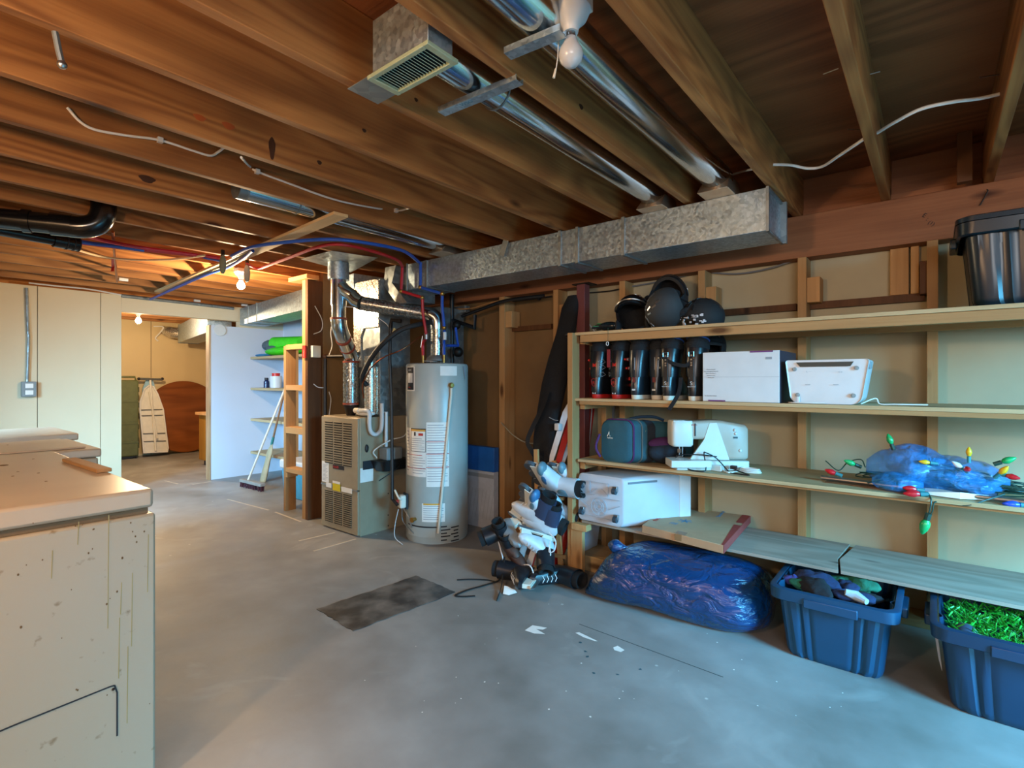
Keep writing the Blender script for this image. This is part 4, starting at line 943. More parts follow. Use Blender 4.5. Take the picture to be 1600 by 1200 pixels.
# ------------------------------------------------------------------ water heater
wh = thing('water_heater', 'grey cylindrical gas water heater with paper labels beside the furnace', 'water heater', (HC.x, HC.y, 0))
hg = plain('heater_grey', 'a9b0ac', 0.32, var=0.02)
part('tank', MB().lathe([(0.001, 0.012), (HR-0.004, 0.012), (HR, 0.018), (HR, 1.362), (HR-0.006, 1.376), (HR-0.02, 1.382), (0.001, 1.392)], HC, 64), hg, wh)
part('base_ring', MB().lathe([(0.001, 0), (HR-0.01, 0), (HR-0.01, 0.014), (0.001, 0.014)], HC, 48), hg, wh)
part('draft_hood', MB().lathe([(0.001, 1.40), (0.09, 1.405), (0.085, 1.425), (0.058, 1.45), (0.001, 1.45)], HC, 28), M['galv_dull'], wh)
for dx, dy in ((0.07, 0), (-0.07, 0), (0, -0.07)): part('hood_leg', MB().cyl(HC+V((dx, dy, 1.385)), HC+V((dx, dy, 1.41)), 0.005, 6), M['steel'], wh)
# angle convention: 0 faces the camera, positive to its right
base_a = math.atan2(-HC.y, -HC.x)
def hp_(ang, z, r=HR+0.001): a = base_a+math.radians(ang); return HC+V((r*math.cos(a), r*math.sin(a), z))
def curved(mb, a0, a1, z0, z1, r=HR+0.0008, n=8):
    vs = []; 
    for k in range(n+1):
        a = a0+(a1-a0)*k/n; vs += [hp_(a, z0, r), hp_(a, z1, r)]
    return mb.add(vs, [(2*k, 2*k+2, 2*k+3, 2*k+1) for k in range(n)])
def hang(u):          # pixel column to angle on the tank
    c = (u-684.5)/48.5; return math.degrees(math.asin(max(-1, min(1, c))))
def hz2(v, ang=0):
    p = hp_(ang, 0); d = -p.x*SN+p.y*CS; return H-(v-V0)/F*d
def sticker(name, u0, u1, v0, v1, mt, r=HR+0.0008, par=None, label=None):
    a0, a1 = hang(u0), hang(u1); am = (a0+a1)/2
    return part(name, curved(MB(), a0, a1, hz2(v1, am), hz2(v0, am), r), mt, par or wh, label=label)
b1 = sticker('brand_label', 638.5, 651, 573, 611, M['paper'])
sticker('brand_field', 639.5, 649.5, 574, 609, M['ink'], HR+0.0014, b1)
sticker('shield', 641, 648, 583, 598, M['white'], HR+0.002, b1)
am = hang(640.5)
letter(b1, 'BRADFORD', 0.009, hp_(am+3, hz2(579, am), HR+0.003), hp_(am+8, 0)-hp_(am, 0), (0, 0, 1), M['white'])
letter(b1, 'WHITE', 0.011, hp_(am+3, hz2(606, am), HR+0.003), hp_(am+8, 0)-hp_(am, 0), (0, 0, 1), M['redink'])
sticker('rating_label', 689, 714, 572, 587, M['paper'])
def lines(par, u0, u1, vs, mt, hgt=0.9, r=HR+0.0016, nm='small_print'):
    mb = MB()
    for i, v in enumerate(vs):
        e = u1 if i % 3 else u1-(u1-u0)*0.2
        a0, a1 = hang(u0), hang(e); am_ = (a0+a1)/2; curved(mb, a0, a1, hz2(v+hgt, am_), hz2(v, am_), r, 5)
    part(nm, mb, mt, par)
s1 = sticker('warning_label', 638.3, 668, 669, 744, M['paper']); lines(s1, 639, 643, [673+5*k for k in range(13)], M['print'])
lines(s1, 648, 667, [715+4*k for k in range(7)], M['print'])
lines(s1, 639, 668, [710, 731], M['redink'], 0.8)
s2 = sticker('instruction_label', 668.5, 702, 660, 761, M['paper']); lines(s2, 670, 700, [664+4*k for k in range(23)], M['print'], 0.8)
lines(s2, 668.5, 702, [690, 709, 730], M['redink'], 1.0, HR+0.0022, 'red_rule'); 
wbx = sticker('warning_box', 645.5, 668, 669.5, 706, M['ink'], HR+0.0026, s1)
sticker('warning_field', 646.3, 667.2, 671, 705.2, M['paper'], HR+0.0032, wbx)
sticker('orange_bar', 646.3, 667.2, 671, 674, plain('orange_bar', 'd9a34a', 0.6, var=0), HR+0.0038, wbx)
sticker('flame_picture', 657, 664, 677, 681, M['redink'], HR+0.0038, wbx); sticker('figure_picture', 650.5, 653, 675, 681, M['ink'], HR+0.0038, wbx)
lines(wbx, 647, 666, [685+3.2*k for k in range(6)], M['print'], 0.8, HR+0.0038)
s3 = sticker('lower_label', 662, 696, 787, 816, M['paper']); lines(s3, 664, 694, [791+3.4*k for k in range(7)], M['print'], 0.8)
sticker('orange_bar', 664, 688, 787, 789.5, plain('orange_bar2', 'd9a34a', 0.6, var=0), HR+0.0016, s3)
# burner access panel and vent slots
part('burner_panel', curved(MB(), hang(642), hang(682), 0.055, 0.125, HR+0.004), hg, wh)
part('burner_gap', curved(MB(), hang(641), hang(684), 0.127, 0.137, HR+0.0012), M['ink'], wh)
mb = MB()
for k, (v, us) in enumerate(((822, ((690, 699), (705, 717))), (827, ((690, 704), (709, 716))), (832.5, ((690, 699), (705, 716))), (837, ((690, 704), (709, 717))), (843, ((690, 699), (705, 717))))):
    for u0, u1 in us:
        a0, a1 = hang(u0), hang(u1); am_ = (a0+a1)/2; curved(mb, a0, a1, hz2(v+2, am_), hz2(v, am_), HR+0.0012, 5)
part('air_slots', mb, M['ink'], wh)
# relief valve and drain tube
a_ = hang(704); pr_ = hp_(a_, hz2(602, a_), HR+0.02)
part('relief_valve', MB().cyl(hp_(a_, hz2(602, a_), HR-0.005), pr_+(pr_-hp_(a_, pr_.z, HR)).normalized()*0.02, 0.016, 14).ball(pr_, 0.022, 12), M['brass'], wh)
a2_ = hang(686); p2_ = hp_(a2_, hz2(832, a2_), HR+0.02)
part('relief_tube', MB().tube([pr_+V((0, 0, -0.02)), pr_+V((-0.002, 0, -0.07)), p2_], 0.0105, 12), M['offwhite'], wh)
a_ = hang(652); part('drain_valve', MB().cyl(hp_(a_, hz2(811, a_), HR-0.002), hp_(a_, hz2(811, a_), HR+0.035), 0.013, 12).cyl(hp_(a_, hz2(811, a_), HR+0.03), hp_(a_, hz2(811, a_), HR+0.04), 0.02, 12), M['brass'], wh)
# gas control
a_ = -66; g0 = hp_(a_, 0.31, HR+0.05)
gd = (g0-HC).normalized(); gd.z = 0; gs = gd.cross(V((0, 0, 1)))
MM = Matrix((gs, gd, V((0, 0, 1)))).transposed()
gc = part('gas_control', MB().cbox(g0, (0.10, 0.075, 0.10), MM), M['offwhite'], wh, bevel=0.012)
part('rear_plate', MB().cbox(g0-gd*0.042, (0.11, 0.02, 0.12), MM), M['ink'], gc, bevel=0.003)
part('red_knob', MB().cyl(g0+gd*0.038+gs*0.02, g0+gd*0.052+gs*0.02, 0.013, 14), M['red'], gc)
part('burner_lines', MB().tube(catmull([g0+V((0, 0, -0.05)), g0+V((0.01, 0, -0.15)), hp_(-50, 0.10, HR+0.02), hp_(-45, 0.07, HR)], 6), 0.004, 6).tube(catmull([g0+V((0.02, 0, -0.05)), hp_(-52, 0.2, HR+0.03), hp_(-46, 0.12, HR+0.02)], 6), 0.006, 6), M['steel'], wh)
part('cable', MB().tube(catmull([g0+gd*0.03+V((-0.01, 0, -0.06)), g0+gd*0.06+V((-0.02, 0, -0.18)), g0+gd*0.08+V((0.0, 0, -0.27)), g0+gd*0.09+V((0.1, 0, -0.305))], 6), 0.003, 6), M['white'], wh)
part('rating_flap', MB().bar(hp_(-40, 1.40, 0.15), hp_(-5, 1.395, 0.16), 0.06, 0.002), M['paper'], wh)
part('cold_nipple', MB().cyl(HC+V((0.10, -0.02, 1.385)), HC+V((0.10, -0.02, 1.45)), 0.011, 10), M['brass'], wh)
part('hot_nipple', MB().cyl(HC+V((-0.10, -0.06, 1.385)), HC+V((-0.10, -0.06, 1.45)), 0.011, 10), M['brass'], wh)
part('peeled_tape', MB().loft([[hp_(52, 1.36, HR+0.002), hp_(60, 1.36, HR+0.002)], [hp_(55, 1.30, HR+0.01), hp_(60, 1.31, HR+0.012)], [hp_(60, 1.25, HR+0.004), hp_(62, 1.26, HR+0.004)]], caps=False), M['print'], wh)
# ------------------------------------------------------------------ water lines
bluep = plain('blue_pipe', '1f4fae', 0.4); redp = plain('red_pipe', 'b01e2a', 0.4)
mb = MB()
Q = [PZ(362, 400, 2.17), PZ(395, 386, 2.17), PZ(450, 378, 2.165), PZ(520, 374, 2.165), PZ(575, 380, 2.17), PZ(630, 392, 2.175), V((PY(656, 400, 2.70).x, 2.70, 2.16))]
mb.tube(catmull(Q, 8), 0.012, 8)
a = PY(657, 410, 2.70); b_ = PY(657, 449, 2.70); mb.tube([a, b_], 0.012, 8)
c = PY(691, 459, 2.745); mb.tube([b_, c], 0.012, 8); d = PY(694, 512, 2.78); e_ = HC+V((0.10, -0.02, 1.45))
mb.tube(catmull([c, PY(691, 480, 2.76), d, V((e_.x, e_.y, 1.56)), e_], 6), 0.012, 8)
cw = thing('cold_water_line', 'blue plastic water line arching below the joists to the heater', 'water pipe', (-3.2, 2.4, 1.5))
part('pipe', mb, bluep, cw)
for p in (b_, c, d): part('fitting', MB().ball(p, 0.018, 12), M['brass'], cw)
p = PY(695, 525, 2.80); part('white_valve', MB().cyl(p+V((0, 0, 0.03)), p-V((0, 0, 0.03)), 0.014, 10), M['white'], cw)
mb = MB(); Q = [PZ(410, 418, 2.16), PZ(450, 403, 2.16), PZ(500, 385, 2.165), PZ(535, 382, 2.165), PZ(580, 392, 2.17), PZ(620, 406, 2.17), V((PY(629, 412, 2.68).x, 2.68, 2.15))]
mb.tube(catmull(Q, 8), 0.012, 8)
a = PY(629, 414, 2.68); b_ = PY(627, 455, 2.68); c = PY(660, 465, 2.73); d = PY(666, 525, 2.76); e_ = HC+V((-0.10, -0.06, 1.45))
mb.tube([a, b_], 0.012, 8); mb.tube([b_, c], 0.012, 8); mb.tube(catmull([c, PY(661, 490, 2.74), d, V((e_.x, e_.y-0.0, 1.55)), e_], 6), 0.012, 8)
hw = thing('hot_water_line', 'red plastic water line looping under the joists and down to the heater', 'water pipe', (-3.3, 2.4, 1.5))
part('pipe', mb, redp, hw)
for p in (b_, c): part('fitting', MB().ball(p, 0.018, 12), M['brass'], hw)
part('shutoff_valve', MB().cyl(d+V((0, 0, 0.025)), d-V((0, 0, 0.025)), 0.016, 10).bar(d+V((-0.02, -0.02, 0)), d+V((-0.03, -0.03, -0.09)), 0.012, 0.003), M['steel'], hw)
gp = thing('grey_riser', 'thin grey conduit beside the red line at the duct corner', 'conduit', (-3.3, 2.7, 1.9))
part('tube', MB().tube([PY(636, 412, 2.72), PY(636, 454, 2.72)], 0.008, 8), M['galv_dull'], gp)
bt = MB(); bt.tube(catmull([PY(712, 512, 3.1), PY(714, 530, 3.1), PY(716, 540, 3.1)], 5), 0.011, 8); bt.tube([PY(716, 540, 3.1), PY(698, 540, 2.95)], 0.011, 8)
b2 = solo('cold_branch', bt, bluep, 'short blue water branch right of the heater flue', 'water pipe')
# black drain and valves cluster right of the heater
cl = thing('black_standpipe', 'black vertical pipe with valves behind the water heater', 'pipe', PY(707, 560, 3.3))
part('pipe', MB().tube([PY(706, 460, 3.3), PY(706, 600, 3.3)], 0.022, 12), M['black'], cl)
part('tee', MB().tube([PY(706, 500, 3.3), PY(742, 512, 3.3), PY(742, 492, 3.3)], 0.018, 10), M['black'], cl)
part('pressure_valve', MB().ball(PY(713, 508, 3.26), 0.04, 12), M['darksteel'], cl)
part('meter_body', MB().ball(PY(716, 550, 3.24), 0.045, 14), M['darksteel'], cl)
part('round_dial', MB().cyl(PY(720, 575, 3.2), PY(720, 575, 3.24), 0.03, 16), M['black'], cl)
jb = MB().box(*(PY(709, 490, 3.40)), *(PY(727, 477, 3.40)+V((0, 0.06, 0)))); solo('junction_box', jb, M['galv_dull'], 'small metal junction box on the wall right of the flue', 'electrical box', bevel=0.003)
mb = MB(); mb.tube(catmull([PY(685, 481, 3.38), PY(705, 483, 3.39), PY(735, 482, 3.38), PY(760, 475, 3.36), PY(780, 470, 3.35)], 6), 0.006, 6); solo('orange_cable', mb, plain('orange_cable', 'b5834f', 0.6), 'tan cable running through the junction box towards the left stud', 'cable')
mb = MB(); mb.tube(catmull([PY(722, 494, 3.3), PY(755, 482, 3.3), PY(790, 470, 3.3), PY(850, 462, 3.34)], 6), 0.015, 8); solo('black_hose', mb, M['black'], 'thick black hose along the top of the wall left of the ski bag', 'hose')
# refrigerant line etc.
mb = MB(); mb.tube(catmull([PY(573, 602, 2.55), PY(566, 590, 2.5), PY(580, 560, 2.5), PY(600, 535, 2.52), PY(625, 516, 2.6), PY(650, 508, 2.7), PY(690, 500, 2.95)], 8), 0.02, 10)
solo('insulated_line', mb, M['rubber'], 'thick black insulated line curving from the plenum over the heater', 'hose')
mb = MB(); mb.tube(catmull([PY(568, 622, 2.5), PY(567, 600, 2.5), PY(580, 575, 2.5), PY(600, 558, 2.52), PY(630, 545, 2.6), PY(665, 520, 2.8)], 8), 0.005, 6)
solo('copper_line', mb, plain('copper', '8a4a2a', 0.35, 0.8), 'thin copper line curving beneath the black insulated line', 'pipe')
mb = MB(); g_ = PY(612, 500, 2.62); mb.tube([PY(627, 502, 2.66), g_+V((0, 0, 0.0)), PY(610, 512, 2.62)], 0.017, 10); 
gs_ = thing('gas_pipe', 'black iron gas pipe dropping between furnace and water heater', 'pipe', PY(610, 700, 2.6))
part('elbow', mb, M['darksteel'], gs_)
part('dropper', MB().tube([PY(610, 512, 2.62), PY(609, 560, 2.62), PY(612, 640, 2.6), PY(613, 780, 2.56), PY(621, 789, 2.56)], 0.013, 10), M['black'], gs_)
part('yellow_connector', MB().tube(catmull([PY(617, 766, 2.57), PY(623, 778, 2.56), PY(628, 780, 2.58)], 5), 0.008, 8), M['offwhite'], gs_)
part('lever', MB().bar(PY(612, 525, 2.6), PY(617, 505+8, 2.6), 0.02, 0.006, (0, -1, 0)), plain('pale_yellow', 'cfcf9a', 0.5), gs_)
# condensate pump and trap
cp = thing('condensate_pump', 'grey condensate pump on a black reservoir on the furnace side', 'pump', (-3.45, 2.7, 0.55))
part('reservoir', MB().loft([[V((x+FX1+0.075, y+2.72, 0.515)) for x, y in rrect(0.058, 0.115, 0.02)], [V((x+FX1+0.075, y+2.72, 0.60)) for x, y in rrect(0.072, 0.15, 0.02)]]), M['black'], cp)
part('motor_housing', MB().box(FX1+0.02, 2.64, 0.60, FX1+0.13, 2.80, 0.70), plain('pump_grey', '7f8687', 0.5), cp, bevel=0.01)
part('bracket', MB().box(FX1+0.0015, 2.50, 0.53, FX1+0.004, 2.86, 0.60), M['ink'], cp)
part('drain_hose', MB().tube(catmull([V((FX1+0.14, 2.80, 0.60)), V((FX1+0.15, 2.72, 0.53)), V((FX1+0.13, 2.56, 0.45))], 6), 0.004, 6), M['black'], cp)
part('outlet_tube', MB().tube(catmull([V((FX1+0.05, 2.60, 0.62)), V((FX1+0.04, 2.58, 0.68)), V((FX1+0.1, 2.70, 0.76)), V((FX1+0.12, 2.84, 0.80)), V((FX1+0.1, 2.88, 1.0))], 6), 0.005, 6), M['cable'], cp)
pt = thing('condensate_trap', 'white plastic U shaped trap hanging on the furnace side', 'drain trap', (-3.5, 2.6, 0.9))
tx = FX1+0.04
part('u_bend', MB().tube(catmull([V((FX1-0.10, 2.54, 1.0)), V((FX1+0.0, 2.53, 1.005)), V((tx, 2.535, 0.985)), V((tx, 2.535, 0.90)), V((tx, 2.55, 0.835)), V((tx, 2.595, 0.81)), V((tx, 2.64, 0.835)), V((tx, 2.655, 0.90)), V((tx, 2.655, 1.06))], 6), 0.017, 12), M['white'], pt)
part('drop_pipe', MB().tube([V((FX1-0.05, 2.70, 0.985)), V((tx, 2.70, 0.985)), V((tx, 2.70, 0.702))], 0.014, 12), M['white'], pt)
part('cap', MB().cyl(V((FX1-0.16, 2.54, 1.0)), V((FX1-0.10, 2.54, 1.0)), 0.022, 14), M['offwhite'], pt)
solo('crumpled_foil', MB().ball((FX1-0.10, 2.60, FZ+0.028), 0.06, 10, sc=(1.8, 1, 0.45)).ball((FX1-0.06, 2.64, FZ+0.06), 0.035, 8), M['paper'], 'crumpled pale wrapping on top of the furnace by the trap', 'foil')
# iron gas pipe left of the furnace
ip = thing('iron_pipe', 'black iron gas pipe with elbow on the wall left of the furnace', 'pipe', (-4.25, 2.9, 1.0))
a = PX(508, 557, -4.28); 
part('vertical', MB().tube([a, V((a.x, a.y, 0.4))], 0.014, 10), M['black'], ip)
part('horizontal', MB().tube([a, V((a.x+0.30, a.y+0.1, a.z+0.0))], 0.014, 10), M['darksteel'], ip)
part('elbow', MB().ball(a, 0.024, 12), plain('rusty_fitting', '6a4a32', 0.6, 0.3), ip)
# switches and wires on the tall stud
es = thing('furnace_switch', 'red emergency switch plate with cables on the tall brown stud', 'switch', PX(484, 550, -4.37))
a = PX(484, 550, -4.384); part('red_plate', MB().box(a.x-0.02, 2.455, a.z-0.055, a.x+0.03, 2.47, a.z+0.055), M['red'], es)
letter(es, 'EMERGENCY', 0.011, (a.x+0.012, 2.4545, a.z-0.045), (0, 0, 1), (-1, 0, 0), M['white'])
part('switch_box', MB().box(-4.3445, 2.50, a.z-0.05, -4.305, 2.58, a.z+0.055), M['offwhite'], es, bevel=0.003)
mb = MB()
mb.tube(catmull([PX(492, 478, -4.33), PX(503, 500, -4.33), PX(502, 516, -4.33), PX(490, 522, -4.33)], 6), 0.004, 6)
mb.tube(catmull([PX(520, 497, -4.2), PX(517, 520, -4.2), PX(519, 540, -4.2), PX(514, 556, -4.25)], 6), 0.004, 6)
mb.tube(catmull([PX(490, 600, -4.33), PX(497, 605, -4.32), PX(507, 606, -4.3)], 6), 0.004, 6)
mb.tube(catmull([PX(514, 612, -4.3), PX(517, 625, -4.3), PX(514, 650, -4.3)], 6), 0.004, 6)
part('cables', mb, M['cable'], es)
mb = MB(); mb.tube(catmull([PY(525, 478, 2.4), PY(565, 483, 2.5), PY(600, 503, 2.6), PY(609, 514, 2.62)], 6), 0.003, 6); mb.tube(catmull([PY(572, 441, 2.62), PY(576, 465, 2.6), PY(580, 485, 2.6), PY(592, 500, 2.62)], 6), 0.0025, 6)
solo('thermostat_wire', mb, M['cable'], 'thin pale wires crossing the foil facing of the plenum', 'wire')
# boxes behind the heater
p0, p1 = PY(736, 806, 3.30), PY(774, 812, 3.30)
bx1 = thing('hobby_carton', 'tall white carton standing behind the water heater under a blue box', 'box', ((p0.x+p1.x)/2, 3.34, 0.04))
part('carton', MB().box(p0.x-0.12, 3.28, 0.0, p1.x, 3.34, PY(760, 737, 3.28).z), plain('bluish_carton', 'b4bcc8', 0.6), bx1, bevel=0.002)
mb = MB()
for k in range(8): mb.bar((p0.x-0.05+0.04*k, 3.2793, 0.06+0.02*(k % 2)), (p0.x+0.0+0.04*k, 3.2793, 0.33), 0.002, 0.0006, (0, -1, 0))
part('printed_lines', mb, M['print'], bx1)
part('band', MB().box(p0.x-0.12, 3.2785, PY(760, 745, 3.28).z-0.01, p1.x, 3.2795, PY(760, 741, 3.28).z), M['print'], bx1)
z0 = PY(760, 737, 3.28).z+0.001
solo('blue_box', MB().box(p0.x-0.08, 3.285, z0, p1.x, 3.345, PY(760, 699, 3.28).z), plain('bright_blue_card', '1d5fae', 0.45), 'blue glossy box on top of the white carton behind the heater', 'box', bevel=0.003)
# ------------------------------------------------------------------ round ducts in the joist bays
def rduct(name, label, x, z, y0, y1, r, endx=None):
    t = thing(name, label, 'duct', (x, (y0+y1)/2, z), group='round branch ducts')
    L_ = y1-y0
    part('pipe', MB().tube([V((x, y0, z)), V((x, y1, z))], r, 36, caps=False), M['pipe'], t)
    part('joint_bead', MB().tube([V((x, y0+0.30*min(1, L_), z)), V((x, y0+0.306*min(1, L_), z))], r+0.003, 36), M['galv_dull'], t)
    part('crimped_end', MB().tube([V((x, y0-0.03, z)), V((x, y0+0.02, z))], r+0.002, 36), M['galv_dull'], t)
    e = MB(); e.tube([V((x, y1-0.02, z)), V((x, y1+0.03, z-0.005)), V((x+0.0, y1+0.05, z-0.04))], [r+0.002, r+0.002, r*0.95], 30); part('elbow', e, M['pipe'], t)
    b = MB(); zz = DZ1
    b.loft([[V((x+a, y1-0.075, zz)), V((x+b2, y1-0.075, zz)), V((x+b2, y1+0.16, zz)), V((x+a, y1+0.16, zz))] if k == 0 else [V((x+a*0.7, y1+0.0, z+0.0)), V((x+b2*0.7, y1+0.0, z+0.0)), V((x+b2*0.7, y1+0.15, z)), V((x+a*0.7, y1+0.15, z))] for k, (a, b2) in enumerate(((-0.075, 0.075), (-0.09, 0.09)))])
    part('duct_boot', b, plain('copper_tinted_metal', 'b9a48e', 0.3, 0.8), t, bevel=0.003)
    return t
rduct('round_duct', 'shiny round duct running from the vent register to the rectangular duct', -1.205, 2.272, 1.10, 2.74, 0.062)
rduct('round_duct', 'shiny round duct behind the unlit bulb, right of the other round duct', -0.855, 2.275, -0.9, 2.70, 0.068)
rduct('round_duct', 'shorter round duct in the darker bays, crossed by the angled pine strip', -2.85, 2.265, 1.25, 2.70, 0.058)
# third duct tip
p = V((-2.655, 1.14, 2.262))
# vent register and its boot
vr = thing('vent_register', 'sage green louvred register on a square metal boot between joists', 'vent', (-1.2, 1.0, 2.15))
vx0, vx1, vy0, vy1, vz = -1.325, -1.055, 0.945, 1.062, 2.158
part('boot_box', MB().box(vx0+0.012, vy0+0.012, vz+0.006, vx1-0.012, vy1-0.012, 2.33), M['galv'], vr, bevel=0.002)
sage = plain('sage_enamel', '9aa78c', 0.4)
fr = MB(); fr.box(vx0, vy0, vz-0.006, vx0+0.02, vy1, vz+0.006); fr.box(vx1-0.02, vy0, vz-0.006, vx1, vy1, vz+0.006); fr.box(vx0+0.02, vy0, vz-0.006, vx1-0.02, vy0+0.016, vz+0.006); fr.box(vx0+0.02, vy1-0.016, vz-0.006, vx1-0.02, vy1, vz+0.006)
part('frame', fr, sage, vr, bevel=0.002)
part('dark_throat', MB().box(vx0+0.02, vy0+0.016, vz+0.0045, vx1-0.02, vy1-0.016, vz+0.0055), M['ink'], vr)
ls = MB(); n_ = 19
for k in range(n_):
    x = vx0+0.026+(vx1-vx0-0.052)*k/(n_-1)
    ls.cbox((x, (vy0+vy1)/2, vz), (0.0075, vy1-vy0-0.034, 0.0016), Matrix.Rotation(math.radians(38), 3, 'Y'))
part('louvres', ls, sage, vr)
part('mount_flange', MB().box(vx0-0.13, vy0+0.02, vz+0.02, vx0+0.02, vy1+0.02, vz+0.0225), M['galv_dull'], vr)
part('round_takeoff', MB().tube([V((-1.205, 1.045, 2.262)), V((-1.205, 1.12, 2.270))], 0.062, 30), M['galv_dull'], vr)
# galvanised cross straps (C channels)
def channel(label, p0, p1):
    t = thing('metal_strap', label, 'metal bracket', (p0+p1)/2, group='galvanised channels below the joists')
    part('web', MB().bar(p0, p1, 0.036, 0.002), M['galv'], t)
    d = (p1-p0).normalized(); s = d.cross(V((0, 0, 1)))
    for k in (-1, 1): part('flange', MB().bar(p0+s*0.018*k+V((0, 0, 0.008)), p1+s*0.018*k+V((0, 0, 0.008)), 0.002, 0.018), M['galv'], t)
    return t
st_ = channel('galvanised channel with blue writing, crossing below the vent duct', PZ(690, 178, 2.185), PZ(812, 128, 2.185))
a = PZ(722, 166, 2.1835); b_ = PZ(750, 155, 2.1835); d_ = (b_-a).normalized(); u_ = V((-d_.y, d_.x, 0)); 
wtx = letter(st_, 'WSO', 0.022, a-u_*0.0+V((0, 0, -0.0005)), d_, V((d_.y, -d_.x, 0))*1, M['blueink'])
channel('galvanised channel at the top edge beside the unlit bulb', PZ(793, 88, 2.185), PZ(880, 52, 2.185))
# bulbs
def bulb(name, label, p, mt, r=0.03, holder=True, ceil=JT, up_to=None):
    t = thing(name, label, 'light bulb', p)
    part('glass', MB().lathe([(0.001, -r), (r*0.5, -r*0.87), (r*0.87, -r*0.5), (r, 0), (r*0.92, r*0.45), (r*0.62, r*0.95), (r*0.45, r*1.4), (0.001, r*1.45)], p, 24), mt, t)
    part('screw_base', MB().cyl(p+V((0, 0, r*1.35)), p+V((0, 0, r*1.95)), 0.013, 16), M['steel'], t)
    part('socket', MB().lathe([(0.001, r*1.8), (0.02, r*1.8), (0.024, r*2.3), (0.045, r*2.9), (0.055, r*3.6), (0.001, r*3.6)], p, 24), M['white'], t)
    z = p.z+r*3.6
    if up_to and z < up_to: part('mount_block', MB().box(p.x-0.045, p.y-0.045, z, p.x+0.045, p.y+0.045, up_to), M['offwhite'], t, bevel=0.003)
    return t
lit = plain('lit_bulb', 'fff2dc', 0.3, var=0, emit='ffe2b0', es=40)
b0 = PZ(892, 86, 2.15)
mw = plain('frosted_bulb', 'bfc0c2', 0.25, var=0)
bt_ = bulb('light_bulb', 'unlit frosted white bulb with a pull cord at the top of the photo', b0, mw, r=0.034, up_to=JT-0.002)
part('pull_cord', MB().tube([b0+V((-0.030, -0.01, 0.12)), b0+V((-0.036, -0.012, 0.0)), b0+V((-0.04, -0.015, -0.035))], 0.0015, 5), M['cable'], bt_)
part('cord_end', MB().tube([b0+V((-0.04, -0.015, -0.03)), b0+V((-0.045, -0.018, -0.055))], [0.003, 0.004], 6), M['offwhite'], bt_)
p = V((-4.60, 2.01, 2.055)); bulb('light_bulb', 'glowing bare bulb hanging near the pine strip by the clamps', p, lit, 0.032, up_to=JB-0.001)
p = V((-8.25, 2.28, 2.04)); bulb('light_bulb', 'glowing bare bulb inside the far room', p, lit, 0.035, up_to=JB-0.001)
# ------------------------------------------------------------------ pine strip and clamps
mb = MB(); a, b_ = PZ(249, 456, 2.189), PZ(533, 335, 2.189); mb.bar(a, b_, 0.088, 0.018); 
solo('pine_strip', mb, wood('pale_strip', 'd8b98c', 'b89060', 0, rings=3, contrast=0.4), 'long pale pine strip nailed diagonally under the joists near the lit bulb', 'wooden strip', bevel=0.002)
def clamp(label, p, c):
    t = thing('hanging_cloth', label, 'cloth', p)
    part('cloth', MB().loft([[p+V((x, y, z)) for x, y in sell(w, w*0.6, 2, 12)] for z, w in ((0.0, 0.012), (-0.03, 0.03), (-0.08, 0.035), (-0.12, 0.028), (-0.14, 0.012))]), plain('cloth'+c, c, 0.8, bump=0.4), t)
    part('peg', MB().cbox(p+V((0, 0, 0.01)), (0.02, 0.02, 0.05)), M['darksteel'], t)
clamp('small grey green cloth hanging on the pine strip left of the lit bulb', PZ(348, 398, 2.175), '7b7f68')
clamp('crumpled pale grey cloth hanging right next to the lit bulb', PZ(386, 413, 2.17), '9a9786')
# blue line along the strip and red/blue supply to the left
mb = MB(); Q = [PZ(235, 468, 2.165), PZ(270, 452, 2.168), PZ(320, 430, 2.168), PZ(350, 420, 2.16), PZ(378, 405, 2.165), PZ(395, 392, 2.168)]
mb.tube(catmull(Q, 6), 0.012, 8); solo('blue_water_line', mb, bluep, 'blue water line with an open capped end beside the pine strip', 'water pipe')
mb = MB(); mb.tube(catmull([PZ(128, 379, 2.165), PZ(180, 385, 2.165), PZ(230, 390, 2.163), PZ(300, 398, 2.163), PZ(352, 407, 2.165)], 6), 0.016, 8); mb.tube(catmull([PZ(386, 412, 2.16), PZ(400, 419, 2.16), PZ(412, 418, 2.16)], 5), 0.01, 8)
mb.tube(catmull([PZ(110, 362, 2.16), PZ(160, 375, 2.16), PZ(215, 386, 2.16), PZ(290, 396, 2.16), PZ(350, 404, 2.16)], 6), 0.013, 8)
solo('red_water_line', mb, redp, 'pair of red water lines running left from the strip to the black pipes', 'water pipe')
mb = MB(); mb.tube(catmull([PZ(-10, 352, 2.15), PZ(30, 360, 2.15), PZ(128, 378, 2.155), PZ(175, 384, 2.15), PZ(225, 391, 2.15)], 6), 0.013, 8)
mb.tube(catmull([PZ(318, 402, 2.15), PZ(333, 405, 2.15), PZ(347, 408, 2.15)], 5), 0.011, 8)
solo('blue_supply_line', mb, bluep, 'blue water line running beside the red pair under the black pipes', 'water pipe')
mb = MB(); mb.tube(catmull([PZ(118, 390, 2.15), PZ(160, 401, 2.15), PZ(215, 406, 2.15), PZ(270, 405, 2.15), PZ(320, 399, 2.15)], 6), 0.008, 6)
solo('pale_cable', mb, plain('tan_cable', 'cdb58c', 0.6), 'pale cable sagging below the orange lit joists', 'cable')
